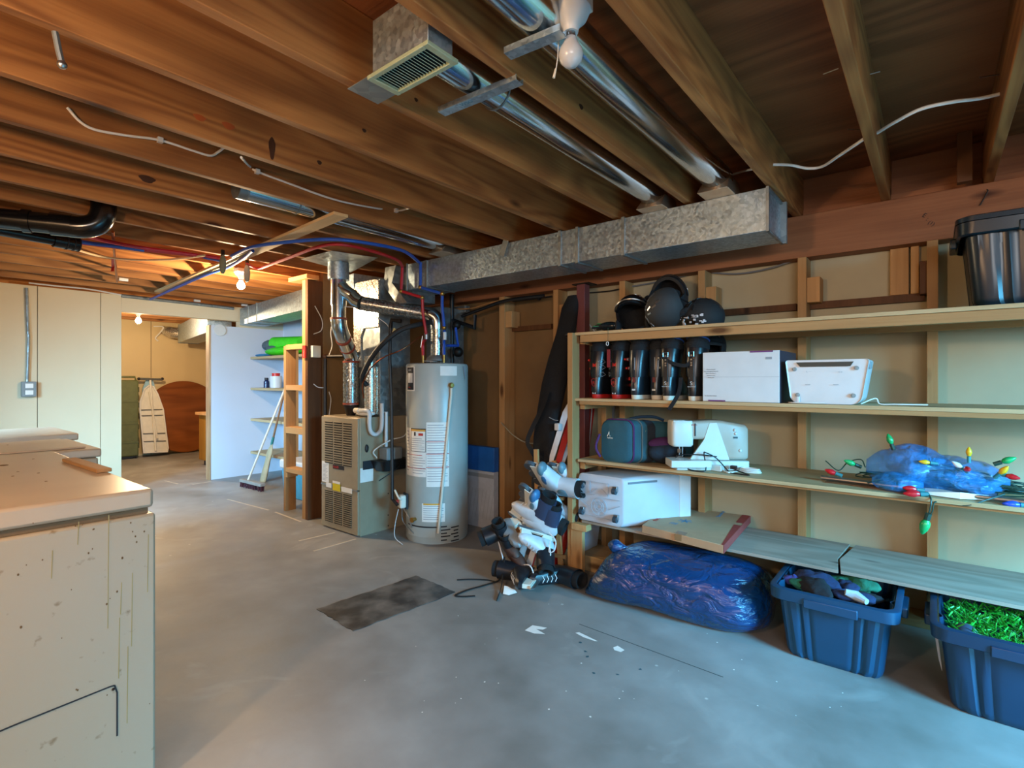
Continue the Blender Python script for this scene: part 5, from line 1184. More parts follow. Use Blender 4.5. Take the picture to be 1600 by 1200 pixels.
# ------------------------------------------------------------------ black drain pipes
ab = thing('drain_pipe', 'thick glossy black drain pipe with a large upturned elbow', 'drain pipe', PZ(60, 345, 2.11))
gb = plain('glossy_black_abs', '0e1013', 0.18)
A_, B_ = PZ(-40, 337, 2.12), PZ(92, 351, 2.12); dd = (B_-A_).normalized()
part('pipe', MB().tube([A_-dd*0.8, B_], 0.055, 24), gb, ab)
part('coupling', MB().tube([A_+(B_-A_)*0.56, A_+(B_-A_)*0.66], 0.063, 24), gb, ab)
part('coupling', MB().tube([A_+(B_-A_)*0.9, B_+dd*0.06], 0.063, 24), gb, ab)
C_ = B_+dd*0.10; part('elbow', MB().tube(catmull([B_, C_, C_+dd*0.07+V((0, 0, 0.03)), C_+dd*0.10+V((0, 0, 0.10)), C_+dd*0.10+V((0, 0, 0.20))], 6), 0.062, 24), gb, ab)
part('hub', MB().tube([C_+dd*0.10+V((0, 0, 0.17)), C_+dd*0.10+V((0, 0, 0.24))], 0.07, 24), gb, ab)
ab2 = thing('vent_pipe', 'thinner black pipe running under the thick one, ending in a banded coupling', 'drain pipe', PZ(60, 370, 2.08))
A_, B_ = PZ(-30, 354, 2.09), PZ(122, 382, 2.09); dd = (B_-A_).normalized()
part('pipe', MB().tube([A_-dd*0.5, B_], 0.032, 20), gb, ab2)
part('coupling', MB().tube([A_+(B_-A_)*0.72, B_], 0.042, 20), gb, ab2)
for k in (0.86, 0.94, 1.0): part('band', MB().tube([A_+(B_-A_)*(k-0.008), A_+(B_-A_)*(k+0.008)], 0.045, 20), M['rubber'], ab2)
# copper pipe and red tag
cp_ = thing('copper_pipe', 'copper pipe running across the undersides of the joists at the left', 'pipe', PZ(180, 400, 2.18))
part('tube', MB().tube([PZ(176, 362, 2.19), PZ(183, 440, 2.188)], 0.009, 8), plain('copper_bright', 'a05c30', 0.3, 0.9), cp_)
solo('red_ribbon_tag', MB().loft([[PZ(174, 408, 2.16)+V((0, 0, 0.02)), PZ(176, 408, 2.16)+V((0.03, 0, 0.02))], [PZ(174, 418, 2.14), PZ(177, 418, 2.14)+V((0.03, 0, 0))], [PZ(173, 424, 2.1), PZ(176, 425, 2.1)+V((0.04, 0, 0))]], caps=False), M['red'], 'bright red plastic tag hanging beside the copper pipe', 'tag')
# ------------------------------------------------------------------ cables on joists
def cable(label, pts, r=0.005, mt=None, name='white_cable', staples=()):
    t = thing(name, label, 'cable', pts[len(pts)//2])
    part('cable', MB().tube(catmull(pts, 8), r, 8), mt or M['cable'], t)
    for s in staples: part('staple', MB().cbox(s, (0.02, 0.02, 0.022)), M['white'], t)
    return t
xj = -2.67+0.038+0.009
cable('white cable sagging in a curve along the side of a joist at upper left', [PX(105, 168, xj), PX(125, 190, xj), PX(150, 203, xj), PX(200, 212, xj), PX(250, 219, xj), PX(300, 235, xj), PX(328, 243, xj), PX(340, 238, xj), PX(346, 233, xj)+V((0.04, 0, 0.0))], 0.0055, staples=(PX(250, 219, xj),))
xj = -2.27-0.0
cable('white cable stapled along the joist above the pine strip, ending near the duct', [PZ(377, 246, 2.205), PX(390, 260, -2.622), PX(402, 268, -2.622), PX(450, 286, -2.622), PX(520, 311, -2.622), PX(580, 324, -2.622), PX(620, 329, -2.622), PZ(640, 325, 2.205)], 0.0055, staples=(PX(402, 268, -2.622), PX(619, 329, -2.622)))
cable('white cable running through the wide joists above the shelves', [PY(1130, 277, 2.9), PY(1160, 268, 2.9), PX(1177, 264, -0.66)], 0.006)
cable('white cable dipping between the last two wide joists on the right', [PX(1208, 257, -0.604), PZ(1235, 258, 2.275), PZ(1262, 263, 2.26), PZ(1285, 260, 2.25), PZ(1310, 244, 2.235), PX(1350, 217, -0.219)], 0.0065)
cable('white cable rising to its hole in the rightmost joist', [PX(1370, 208, -0.181), PZ(1400, 190, 2.24), PZ(1440, 170, 2.25), PZ(1490, 159, 2.26), PZ(1530, 154, 2.275), PX(1562, 147, 0.184)], 0.0065)
c = thing('grey_conduit', 'short grey conduit coming down the joist at the top left', 'conduit', PX(92, 80, -1.84))
part('tube', MB().tube([PX(86, 50, -1.84), PX(92, 80, -1.84), PX(97, 100, -1.84)], 0.008, 8), M['galv_dull'], c); part('connector', MB().ball(PX(97, 101, -1.84), 0.012, 10), M['steel'], c)
# nails through the subfloor
for i, (u, v, u2, v2) in enumerate(((1285, 115, 1310, 108), (1332, 123, 1375, 112), (1531, 121, 1577, 114), (1325, 202, 1343, 203))):
    a, b_ = PZ(u, v, 2.35), PZ(u2, v2, 2.36)
    if i == 0: a = PZ(1286, 116, 2.40); b_ = PZ(1310, 107, 2.40)
    solo('nail', MB().cyl(a, b_, 0.002, 6), M['steel'], ['long nail poking out below the subfloor left of the wide joist', 'long nail poking from the left wide joist side', 'long nail poking from the rightmost joist', 'short nail poking from the joist above the cable'][i], 'nail')
mb = MB(); mb.tube([PY(1347, 341-30, 3.37), PY(1350, 320, 3.372)], 0.002, 5)
mb = MB(); mb.tube(catmull([PY(1531, 321, 3.37), PY(1543, 300, 3.36), PY(1542, 296, 3.36)], 4), 0.003, 5); solo('bent_wire', mb, M['darksteel'], 'thin bent wire on the beam above the lidded tote', 'wire')
mb = MB(); mb.tube(catmull([PY(1100, 425, 3.5), PY(1150, 428, 3.49), PY(1200, 420, 3.48), PY(1245, 405, 3.47)], 6), 0.006, 6); mb.tube(catmull([PY(985, 448, 3.49), PY(1030, 440, 3.49), PY(1090, 426, 3.49)], 6), 0.006, 6)
solo('grey_cable', mb, plain('grey_cable', '6f7276', 0.5), 'grey cable drooping along the wall just under the beam', 'cable')
mb = MB(); mb.tube(catmull([PY(915, 458, 3.49), PY(950, 455, 3.49), PY(972, 451, 3.49)], 6), 0.005, 6); mb.tube(catmull([PY(800, 471, 3.48), PY(835, 467, 3.49), PY(862, 463, 3.49)], 6), 0.006, 6); mb.ball(PY(842, 466, 3.47), 0.02, 8)
solo('black_cable', mb, M['black'], 'black cable with a clip under the beam above the ski bag', 'cable')
# near bulb behind the camera, plus an added body for the right fill light
for p, lb_ in ((V((-1.15, -0.85, 1.90)), 'lit bulb on a drop cord behind the camera above the chest freezer'), (V((1.3, -0.9, 1.88)), 'added fill bulb on a drop cord, unseen behind the camera at the right')):
    t = bulb('light_bulb', lb_, p, lit, 0.032)
    part('drop_cord', MB().tube([p+V((0, 0, 0.11)), V((p.x, p.y, JT-0.001))], 0.004, 6), M['cable'], t)
# ------------------------------------------------------------------ closet stud and ladder-like frame
t = thing('stud_post', 'tall brown doubled stud beside the furnace, standing on the floor', 'post', (-4.38, 2.55, 0))
part('front_stud', MB().box(-4.44, 2.475, 0, -4.385, 2.515, 2.15), M['pine_z'], t, bevel=0.002)
part('side_board', MB().box(-4.384, 2.475, 0, -4.345, 2.619, 2.15), M['brown_z'], t, bevel=0.002)
part('top_plate', MB().box(-4.62, 2.44, 2.151, -4.30, 2.56, 2.189), M['pine_x'], t, bevel=0.002)
t = thing('ladder_frame', 'ladder-like pine frame with four flat rungs beside the tall brown stud', 'wooden frame', (-4.6, 2.56, 0))
part('left_board', MB().box(-4.85, 2.515, 0, -4.812, 2.62, PX(446, 541, -4.83).z), M['pine_z'], t, bevel=0.002)
for v0, v1 in ((538, 546), (602, 610), (668, 678), (733, 740)):
    z1 = PY(458, v0, 2.515).z; z0 = PY(458, v1, 2.515).z
    part('rung', MB().box(-4.811, 2.515, z0, -4.441, 2.62, z1), M['pine_x'], t, bevel=0.002)
part('rung_bracket', MB().box(-4.811, 2.515, PY(458, 748, 2.515).z, -4.78, 2.62, PY(458, 741, 2.515).z), M['pine_y'], t)
part('rung_bracket', MB().box(-4.47, 2.515, PY(458, 750, 2.515).z, -4.441, 2.62, PY(458, 741, 2.515).z), M['pine_y'], t)
# alcove shelves
t = thing('alcove_shelves', 'four rough shelves against the pale blue wall behind the ladder frame', 'shelves', (-5.9, 3.4, 0))
for v in (558, 606, 654, 705):
    z = PX(391, v, XW).z
    part('shelf_board', MB().box(XW+0.005, 3.20, z-0.03, -4.45, 3.64, z+0.002), M['ply_pale'], t, bevel=0.002)
q = PZ(439, 764); part('upright', MB().box(q.x-0.04, 3.155, 0, q.x+0.02, 3.198, PX(391, 552, XW).z), M['pine_z'], t, bevel=0.002)
zs = PX(391, 558, XW).z+0.003
gb_ = thing('green_tarp', 'folded bright green tarp bundle on the highest alcove shelf', 'tarp', (-6.2, 3.35, zs))
lime = plain('lime_green', '3fd018', 0.5, bump=0.3, bs=25)
c = PY(445, 528, 3.35); 
b = MB(); b.ball((c.x-0.05, 3.38, zs+0.065), 0.3, 20, sc=(1.5, 0.5, 0.21)); part('folds', b, lime, gb_)
part('roll', MB().tube([V((c.x-0.28, 3.36, zs+0.17)), V((c.x+0.35, 3.40, zs+0.15))], 0.085, 18), lime, gb_)
solo('grey_jacket', MB().ball((c.x-0.38, 3.36, zs+0.15), 0.15, 16, sc=(1.2, 0.6, 0.5)).ball((c.x-0.25, 3.32, zs+0.10), 0.12, 14, sc=(1.2, 0.5, 0.4)), plain('slate_cloth', '4c5a62', 0.9, bump=0.5), 'rumpled slate grey cloth at the left end of the green tarp', 'cloth')
solo('blue_cloth', MB().ball((c.x-0.52, 3.33, zs+0.022), 0.12, 12, sc=(1.5, 0.7, 0.18)), plain('sky_cloth', '3f86b8', 0.8), 'flat blue cloth under the left end of the green tarp', 'cloth')
z2_ = PX(391, 606, XW).z+0.003; c = PY(421, 600, 3.3)
jt = thing('small_jar', 'small dark jar on the second alcove shelf behind the brooms', 'jar', (c.x, 3.3, z2_)); part('body', MB().lathe([(0.001, 0), (0.035, 0), (0.035, 0.08), (0.02, 0.10), (0.001, 0.10)], (c.x-0.08, 3.3, z2_), 18), plain('navy_glass', '1d2a50', 0.2), jt); part('lid', MB().lathe([(0.001, 0.1), (0.025, 0.1), (0.025, 0.13), (0.001, 0.13)], (c.x-0.08, 3.3, z2_), 18), M['ink'], jt)
c = PY(430, 590, 3.35); jt = thing('white_tub', 'white tub with a red lid on the second alcove shelf', 'tub', (c.x, 3.35, z2_)); part('body', MB().lathe([(0.001, 0), (0.07, 0), (0.075, 0.15), (0.001, 0.15)], (c.x, 3.36, z2_), 20), M['white'], jt); part('lid', MB().lathe([(0.001, 0.151), (0.05, 0.151), (0.05, 0.19), (0.001, 0.19)], (c.x, 3.36, z2_), 20), M['red'], jt)
# cooler
c = PZ(437, 775); cl2 = thing('cooler', 'sky blue cooler with white lid behind the ladder frame', 'cooler', (-5.35, 2.98, 0))
x0, x1 = -5.50, -5.02
aq = plain('aqua_plastic', '3fa3c8', 0.4)
part('body', MB().loft([[V((x, y, z)) for x, y in ((x0+0.02+i, 2.82+i), (x1-0.02-i, 2.82+i), (x1-0.02-i, 3.12-i), (x0+0.02+i, 3.12-i))] for i, z in ((0.015, 0.001), (0, 0.30))]), aq, cl2, bevel=0.01)
part('lid', MB().box(x0, 2.80, 0.301, x1, 3.13, 0.40), M['white'], cl2, bevel=0.02)
# brooms
bp_ = thing('push_broom', 'push broom with a wide grey head, leaning against the alcove shelf', 'broom', (-6.3, 2.9, 0))
h0, h1 = PZ(378, 752, 0.06), PZ(411, 760, 0.06)
part('head', MB().bar(V((h0.x, h0.y, 0.075)), V((h1.x, h1.y, 0.075)), 0.06, 0.035), plain('grey_wood_block', '8d8b86', 0.7), bp_, bevel=0.004)
br_ = MB(); rng = random.Random(2); d = (h1-h0)
for k in range(120):
    p = V((h0.x, h0.y, 0))+V((d.x, d.y, 0))*rng.random()+V((0.0, rng.uniform(-0.025, 0.025), 0)); br_.bar(V((p.x, p.y, 0.058)), V((p.x+rng.uniform(-.012, .012), p.y+rng.uniform(-.012, .012), 0.002)), 0.006, 0.006, (0, 1, 0))
part('bristles', br_, plain('maroon_bristle', '4a2430', 0.8), bp_, kind='stuff')
q = (h0+h1)/2; e = PX(433, 560, -5.9); part('handle', MB().tube([V((q.x-0.1, q.y, 0.09)), V((-5.83, 3.185, 1.50))], 0.012, 10), plain('pale_handle', 'cfc6b6', 0.5), bp_)
bc2 = thing('corn_broom', 'upright broom with tan wrapped bristles standing behind the push broom head', 'broom', (-6.1, 2.95, 0))
q = PZ(404, 754, 0.0); q = V((q.x, q.y+0.05, 0)); tp_ = V((-6.02, 3.185, 1.33)); d = (tp_-q)
part('bristle_head', MB().loft([[q+d*s+V((x, y, 0)) for x, y in sell(w, w*0.45, 2, 16)] for s, w in ((0.002, 0.065), (0.1, 0.06), (0.2, 0.05), (0.28, 0.06), (0.33, 0.03), (0.36, 0.015))]), plain('tan_broom', 'b3a07e', 0.8, bump=0.4), bc2)
part('green_collar', MB().tube([q+d*0.35, q+d*0.42], 0.016, 10), plain('teal_collar', '2c7a70', 0.5), bc2)
part('handle', MB().tube([q+d*0.41, tp_], 0.012, 10), plain('brown_handle', '8a5f3c', 0.5), bc2)
# round cover on the blue panel
c = PX(343, 516, XW+0.004); solo('round_cover', MB().cyl(c, c+V((0.015, 0, 0)), 0.075, 28), M['white'], 'white round cover near the top corner of the pale blue panel', 'cover plate', bevel=0.004)
# ------------------------------------------------------------------ cream wall: conduit, outlet, seams
c = PX(44, 608, XW); ot = thing('outlet_box', 'grey outdoor style outlet box on the cream wall fed by a grey conduit', 'electrical outlet', (XW, c.y, c.z))
part('box', MB().box(XW+0.001, c.y-0.055, c.z-0.075, XW+0.06, c.y+0.055, c.z+0.075), plain('grey_box', '7d878a', 0.4), ot, bevel=0.005)
for k in (-1, 1): part('socket', MB().cbox((XW+0.062, c.y, c.z+0.033*k), (0.004, 0.06, 0.045)), M['paper'], ot, bevel=0.002)
t0 = PX(41, 438, XW)
mb = MB(); mb.tube(catmull([V((XW+0.02, c.y-0.01, c.z+0.07)), V((XW+0.02, c.y+0.0, c.z+0.5)), V((XW+0.02, t0.y+0.01, 1.75)), V((XW+0.02, t0.y, 2.17))], 6), 0.012, 8)
solo('grey_conduit', mb, M['galv_dull'], 'grey conduit running down the cream wall to the outlet box', 'conduit')
mb = MB(); mb.tube([PX(190, 462, XW+0.02), PX(290, 473, XW+0.02), PX(365, 482, XW+0.02)], 0.02, 10); 
solo('ceiling_conduit', mb, M['galv_dull'], 'grey conduit along the top edge of the cream wall above the doorway', 'conduit')
mb = MB(); mb.tube(catmull([PX(45, 442, XW+0.01), PX(90, 447, XW+0.01), PX(140, 452, XW+0.01), PX(190, 461, XW+0.01)], 5), 0.008, 6)
solo('wall_top_cable', mb, M['cable'], 'pale cable along the top of the cream wall left of the conduit', 'cable')
for u, v, lb in ((193, 437, 'white cable clip below the last joists, left'), (308, 470, 'white cable clip on the grey conduit above the doorway'), (382, 483-6, 'white clip at the left end of the return duct')):
    p = PX(u, v, XW+0.045) if u == 308 else (PZ(u, v, 2.187) if u == 193 else PX(u, v, XW+0.15)); solo('cable_clip', MB().cbox(p, (0.02, 0.07, 0.025)), M['white'], lb, 'clip')
# ------------------------------------------------------------------ far room contents
FW = -10.25
p0, p1 = PX(184, 600, FW+0.35), PX(217, 600, FW+0.35)
gc_ = thing('hard_case', 'tall olive green wheeled hard case standing in the far room', 'case', (FW+0.2, (p0.y+p1.y)/2, 0))
ol = plain('olive_plastic', '5a6038', 0.5)
zt = PX(200, 594, FW+0.35).z
part('shell', MB().box(FW+0.05, p0.y-0.12, 0.04, FW+0.35, p1.y, zt), ol, gc_, bevel=0.02)
for z in (0.25, 0.55, 0.9): part('rib', MB().box(FW+0.345, p0.y-0.10, z, FW+0.358, p1.y-0.01, z+0.03), ol, gc_)
for z in (0.2, 0.5, 0.85, 1.1): part('latch', MB().box(FW+0.15, p1.y-0.002, z-0.04, FW+0.3, p1.y+0.02, z+0.04), M['darksteel'] if 0 else plain('dark_olive', '3e4228', 0.5), gc_, bevel=0.004)
ym = (p0.y+p1.y)/2
part('handle', MB().tube([V((FW+0.3, ym-0.13, zt-0.01)), V((FW+0.3, ym-0.12, zt+0.05)), V((FW+0.3, ym+0.10, zt+0.05)), V((FW+0.3, ym+0.11, zt-0.01))], 0.016, 8), ol, gc_)
for y in (p0.y, p1.y-0.05): part('wheel', MB().cyl((FW+0.30, y-0.02, 0.035), (FW+0.30, y+0.03, 0.035), 0.035, 16), M['black'], gc_)
part('axle_base', MB().box(FW+0.10, p0.y-0.1, 0.012, FW+0.33, p1.y-0.02, 0.045), M['black'], gc_)
# ironing board
ib = thing('ironing_board', 'folded ironing board leaning upright between the green case and round table top', 'ironing board', (FW+0.3, 3.05, 0))
xb = FW+0.34
def ibp(u, v, dx=0.0):
    p = PX(u, v, xb); k = p.z/1.25; return V((xb-0.22*k+dx, p.y*(1-0.0), p.z))
ys = [(225, 708), (223, 640), (224, 628), (232, 608), (239, 603), (246, 604), (252, 616), (259, 640), (263, 700), (262, 706)]
outl = [ibp(u, v) for u, v in ys]
part('board', MB().loft([[p+V((-0.015, 0, 0)) for p in outl], [p+V((0.0, 0, 0)) for p in outl]]), M['offwhite'], ib, label='cream mesh underside')
part('rim', MB().tube([p+V((0.008, 0, 0)) for p in outl], 0.014, 8, closed=True), M['cable'], ib)
tip = [ibp(u, v) for u, v in ((226, 632), (230, 607), (236, 594), (247, 594), (250, 607), (256, 632))]
part('cover_edge', MB().loft([[p+V((-0.04, 0, 0)) for p in tip], [p+V((-0.018, 0, 0)) for p in tip]]), plain('light_blue_cover', '8fb4c8', 0.8), ib)
part('leg', MB().tube([ibp(241, 593, 0.03), ibp(243, 704, 0.03)], 0.016, 8), M['offwhite'], ib)
part('leg', MB().tube([ibp(238, 612, 0.045), ibp(246, 685, 0.045)], 0.013, 8), M['offwhite'], ib)
part('foot_bar', MB().tube([ibp(223, 592, 0.035), ibp(260, 593, 0.035)], 0.02, 8), M['steel'], ib)
for u in (223, 260): part('foot_cap', MB().ball(ibp(u, 592, 0.035), 0.025, 10), M['black'], ib)
for v in (641, 650, 678, 690): part('cross_bar', MB().tube([ibp(224, v, 0.012), ibp(260, v-1, 0.012)], 0.008, 6), M['steel'], ib)
# round table top
c = PX(290, 660, FW+0.18); R_ = 0.62
cc = PX(293, 659, FW+0.15); rt = thing('round_table_top', 'large round red-brown wooden table top leaning on the far wall', 'table top', (FW+0.2, cc.y, 0))
zc_ = 0.60; top_ = 0.615
Mt = Matrix.Rotation(math.radians(90-9), 3, 'Y')
part('top', MB().lathe([(0.001, -0.015), (R_-0.01, -0.015), (R_, -0.008), (R_, 0.008), (R_-0.01, 0.015), (0.001, 0.015)], (FW+0.135, PX(288, 660, FW+0.15).y+0.02, 0.622), 72, Mt), M['redwood'], rt)
# oak cabinet in the far room
cb = thing('oak_cabinet', 'golden oak cabinet just inside the far room doorway, mostly hidden by the panel', 'cabinet', (-8.2, 3.4, 0))
y0_ = PX(311, 725, -8.45).y
part('body', MB().box(-8.45, y0_, 0.08, -7.95, y0_+1.0, 0.74), M['oak'], cb, bevel=0.003)
part('top', MB().box(-8.49, y0_-0.04, 0.741, -7.91, y0_+1.03, 0.78), M['pine_y'], cb, bevel=0.003)
part('plinth', MB().box(-8.40, y0_+0.05, 0, -8.0, y0_+0.95, 0.08), M['ink'], cb)
# far room duct
d0, d1 = PX(278, 525, -9.9), PX(322, 517, -7.6)
fd = thing('far_duct', 'pale rectangular duct under the ceiling of the far room', 'duct', (-8.5, 3.0, 1.9))
part('duct_body', MB().loft([[V((x, y+a, z)) for a, z in ((0, 1.87), (0.3, 1.87), (0.3, 2.16), (0, 2.16))] for x, y in ((-9.75, PX(278, 525, -9.75).y), (-7.3, PX(324, 517, -7.3).y))]), M['galv'], fd, bevel=0.003)
part('drive_cleat', MB().box(-9.72, PX(278, 525, -9.75).y-0.008, 1.86, -9.68, PX(278, 525, -9.75).y+0.3, 2.17), M['galv_dull'], fd)
part('flex_end', MB().tube(catmull([V((-9.75, PX(278, 525, -9.75).y+0.12, 2.02)), V((-9.9, PX(268, 515, -9.9).y, 2.04)), V((-10.2, PX(262, 512, -10.2).y, 2.08))], 5), 0.09, 16), M['foil'], fd)
mb = MB(); mb.tube(catmull([PX(240, 510, -10.1), PX(255, 511, -10.1), PX(250, 520, -10.15), PX(243, 528, -10.2), PX(247, 533, -10.2)], 6), 0.012, 6); solo('dangling_wire', mb, M['cable'], 'tangled pale wire hanging from the far room ceiling beside the duct', 'wire')
for u, v in ((257, 488), (190, 484)): pass
# ------------------------------------------------------------------ appliances at the left
ap = plain('appliance_enamel', 'bfae98', 0.32, var=0.05, vs=3)
def grime(name):
    m, nt, b = newmat(name); N = nt.nodes; L = nt.links; tc = N.new('ShaderNodeTexCoord')
    n1 = N.new('ShaderNodeTexNoise'); n1.inputs['Scale'].default_value = 26; n1.inputs['Detail'].default_value = 6; L.new(tc.outputs['Object'], n1.inputs['Vector'])
    mp = N.new('ShaderNodeMapping'); mp.inputs['Scale'].default_value = (30, 30, 0.8); L.new(tc.outputs['Object'], mp.inputs['Vector'])
    n2 = N.new('ShaderNodeTexNoise'); n2.inputs['Scale'].default_value = 1.0; n2.inputs['Detail'].default_value = 2; L.new(mp.outputs[0], n2.inputs['Vector'])
    r1 = N.new('ShaderNodeMapRange'); r1.inputs[1].default_value = 0.66; r1.inputs[2].default_value = 0.74; r1.inputs[4].default_value = 0.75; L.new(n1.outputs[0], r1.inputs[0])
    r2 = N.new('ShaderNodeMapRange'); r2.inputs[1].default_value = 0.70; r2.inputs[2].default_value = 0.78; r2.inputs[4].default_value = 0.5; L.new(n2.outputs[0], r2.inputs[0])
    mx = N.new('ShaderNodeMix'); mx.data_type = 'RGBA'; mx.inputs[6].default_value = lin('aea28c'); mx.inputs[7].default_value = lin('7d6a48'); L.new(r1.outputs[0], mx.inputs[0])
    m2 = N.new('ShaderNodeMix'); m2.data_type = 'RGBA'; L.new(mx.outputs[2], m2.inputs[6]); m2.inputs[7].default_value = lin('8d8450'); L.new(r2.outputs[0], m2.inputs[0])
    L.new(m2.outputs[2], b.inputs['Base Color']); b.inputs['Roughness'].default_value = 0.35; return m
gr = grime('stained_enamel')
gx, gy, gz = -1.852, 0.552, 0.92
fz_ = thing('chest_freezer', 'large stained white chest freezer nearest the camera at lower left', 'freezer', (-2.5, 0.1, 0))
part('cabinet', MB().box(-3.20, -0.25, 0.02, gx+0.004, gy+0.004, 0.845), gr, fz_, bevel=0.008)
part('gasket', MB().box(-3.19, -0.24, 0.846, gx-0.012, gy-0.012, 0.862), plain('brown_gasket', '6e5a40', 0.7), fz_)
part('lid', MB().box(-3.21, -0.26, 0.863, gx, gy, gz), ap, fz_, bevel=0.010)
o = MB(); pp = [PX(u, v, gx+0.0052) for u, v in ((183, 1150), (183, 1082), (179, 1071), (172, 1073), (25, 1132), (-60, 1168))]
for a, b_ in zip(pp[:-1], pp[1:]): o.bar(a, b_, 0.004, 0.0012, (1, 0, 0))
part('grille_outline', o, M['ink'], fz_)
part('panel_screw', MB().ball(PX(177, 1077, gx+0.005), 0.004, 8), M['darksteel'], fz_)
o = MB()
for u, v0, v1 in ((82, 860, 904), (123, 815, 851), (170, 805, 982), (190, 910, 960), (207, 895, 1010), (200, 1010, 1130), (187, 965, 1060), (232, 835, 925)):
    o.bar(PX(u, v0, gx+0.0044), PX(u-1.5, v1, gx+0.0044), 0.0022, 0.0006, (1, 0, 0))
part('drip_streak', o, plain('yellow_drip', 'a3935c', 0.4), fz_, kind='stuff')
o = MB(); rng = random.Random(9)
for k in range(26):
    u, v = rng.uniform(5, 235), rng.uniform(815, 1100); p = PX(u, v, gx+0.0045); r_ = rng.uniform(0.0012, 0.0035)
    o.ball(p, r_, 6, sc=(0.2, 1, 1.3))
for u, v in ((35, 684), (12, 730-35), (52, 717), (20, 744), (60, 739), (28, 737), (72, 752)):
    p = PZ(u, v, gz+0.0004); o.ball(p, 0.005, 6, sc=(1.2, 1, 0.15))
p = PZ(5, 727, gz+0.0004); o.ball(p, 0.02, 8, sc=(1.2, 0.8, 0.05))
part('grime_spot', o, plain('brown_grime', '6d5434', 0.8), fz_, kind='stuff')
# washer and dryer beyond
def appl(label, x0, x1, y1, z1, nm):
    t = thing(nm, label, 'appliance', ((x0+x1)/2, y1-0.35, 0))
    part('cabinet', MB().box(x0+0.01, y1-0.74, 0.02, x1-0.005, y1-0.012, z1-0.045), gr, t, bevel=0.008)
    part('top', MB().box(x0, y1-0.75, z1-0.042, x1, y1, z1), ap, t, bevel=0.008)
    part('plinth', MB().box(x0+0.04, y1-0.7, 0, x1-0.04, y1-0.05, 0.02), M['ink'], t)
    return t
c = PZ(151, 698, 0.91); wsh = appl('middle white appliance with tan dusty top, right behind the chest freezer', -3.92, -3.235, c.y, 0.91, 'washing_machine')
part('lid', MB().box(-3.85, c.y-0.55, 0.911, -3.30, c.y-0.05, 0.919), ap, wsh, bevel=0.003)
c = PZ(137, 680, 0.93); appl('furthest white appliance against the cream wall', -4.72, -4.03, c.y, 0.93, 'clothes_dryer')
a, b_ = PZ(108, 715, 0.935), PZ(163, 732, 0.935)
solo('trim_offcut', MB().bar(V((a.x, a.y, gz+0.0075)), V((b_.x, b_.y, gz+0.0075)), 0.045, 0.013), M['pine_x'], 'short rabbeted wood trim offcut lying on the chest freezer edge', 'wood offcut', bevel=0.002)
# ------------------------------------------------------------------ floor marks
m_, nt, b_ = newmat('worn_black_paint'); N = nt.nodes; L = nt.links; tc = N.new('ShaderNodeTexCoord')
n1 = N.new('ShaderNodeTexNoise'); n1.inputs['Scale'].default_value = 6; n1.inputs['Detail'].default_value = 9; L.new(tc.outputs['Object'], n1.inputs['Vector'])
r1 = N.new('ShaderNodeValToRGB'); e = r1.color_ramp.elements; e[0].position = 0.40; e[0].color = lin('2a2828'); e[1].position = 0.68; e[1].color = lin('767069'); L.new(n1.outputs[0], r1.inputs[0])
L.new(r1.outputs[0], b_.inputs['Base Color']); b_.inputs['Roughness'].default_value = 0.42
mp_ = [PZ(496, 952, 0.0), PZ(552, 987, 0.0), PZ(712, 926, 0.0), PZ(651, 900, 0.0)]
def edge(p, q, n=14):
    return [p+(q-p)*k/n+V((random.uniform(-.006, .006), random.uniform(-.006, .006), 0)) for k in range(n)]
ring = [p for a, c in zip(mp_, mp_[1:]+mp_[:1]) for p in edge(a, c)]
solo('floor_mat', MB().loft([[V((p.x, p.y, 0.0005)) for p in ring], [V((p.x, p.y, 0.003)) for p in ring]]), m_, 'thin worn black rectangular mat on the concrete in front of the water heater', 'mat')
sp_ = MB(); rng = random.Random(11)
def blob(mb, pts, z=0.0006):
    mb.add([V((p.x, p.y, z)) for p in pts], [tuple(range(len(pts)))])
blob(sp_, [PZ(u, v) for u, v in ((820, 985), (832, 977), (855, 981), (848, 984), (838, 983), (852, 991), (835, 990))])
blob(sp_, [PZ(u, v) for u, v in ((899, 989), (905, 988), (934, 1002), (930, 1002), (912, 996))])
blob(sp_, [PZ(u, v) for u, v in ((958, 1012), (965, 1009), (976, 1016), (970, 1019), (960, 1016))])
for k in range(34):
    p = PZ(rng.uniform(560, 1330), rng.uniform(930, 1120)); r_ = rng.choice((0.002, 0.003, 0.003, 0.004))
    blob(sp_, [p+V((r_*math.cos(a)*rng.uniform(.7, 1.3), r_*math.sin(a)*rng.uniform(.7, 1.3), 0)) for a in [k2*math.pi/4 for k2 in range(8)]])
part('paint_splashes', sp_, M['paper'], fl, kind='stuff')
sp_ = MB()
for u, v in ((907, 1004), (918, 1026), (915, 1018), (965, 1054), (928, 1052), (1000, 1046)):
    p = PZ(u, v); r_ = 0.008
    blob(sp_, [p+V((r_*math.cos(a)*rng.uniform(.5, 1.3), r_*math.sin(a)*rng.uniform(.5, 1.3), 0)) for a in [k2*math.pi/4 for k2 in range(8)]])
part('dark_splashes', sp_, plain('teal_paint', '2d5560', 0.5), fl, kind='stuff')
sp_ = MB(); sp_.bar(PZ(905, 975, 0.0004), PZ(1130, 1058, 0.0004), 0.004, 0.0008); part('floor_crack', sp_, plain('crack', '3c4448', 0.9), fl)
sp_ = MB()
for u0, v0, u1, v1 in ((467, 845, 523, 832), (490, 861, 556, 842), (355, 780, 420, 797), (430, 800, 470, 815), (257, 751, 278, 756), (300, 757, 330, 752)):
    sp_.bar(PZ(u0, v0, 0.0004), PZ(u1, v1, 0.0004), 0.018, 0.0008)
part('pale_floor_lines', sp_, plain('pale_line', 'c2b8a6', 0.6), fl, kind='stuff')
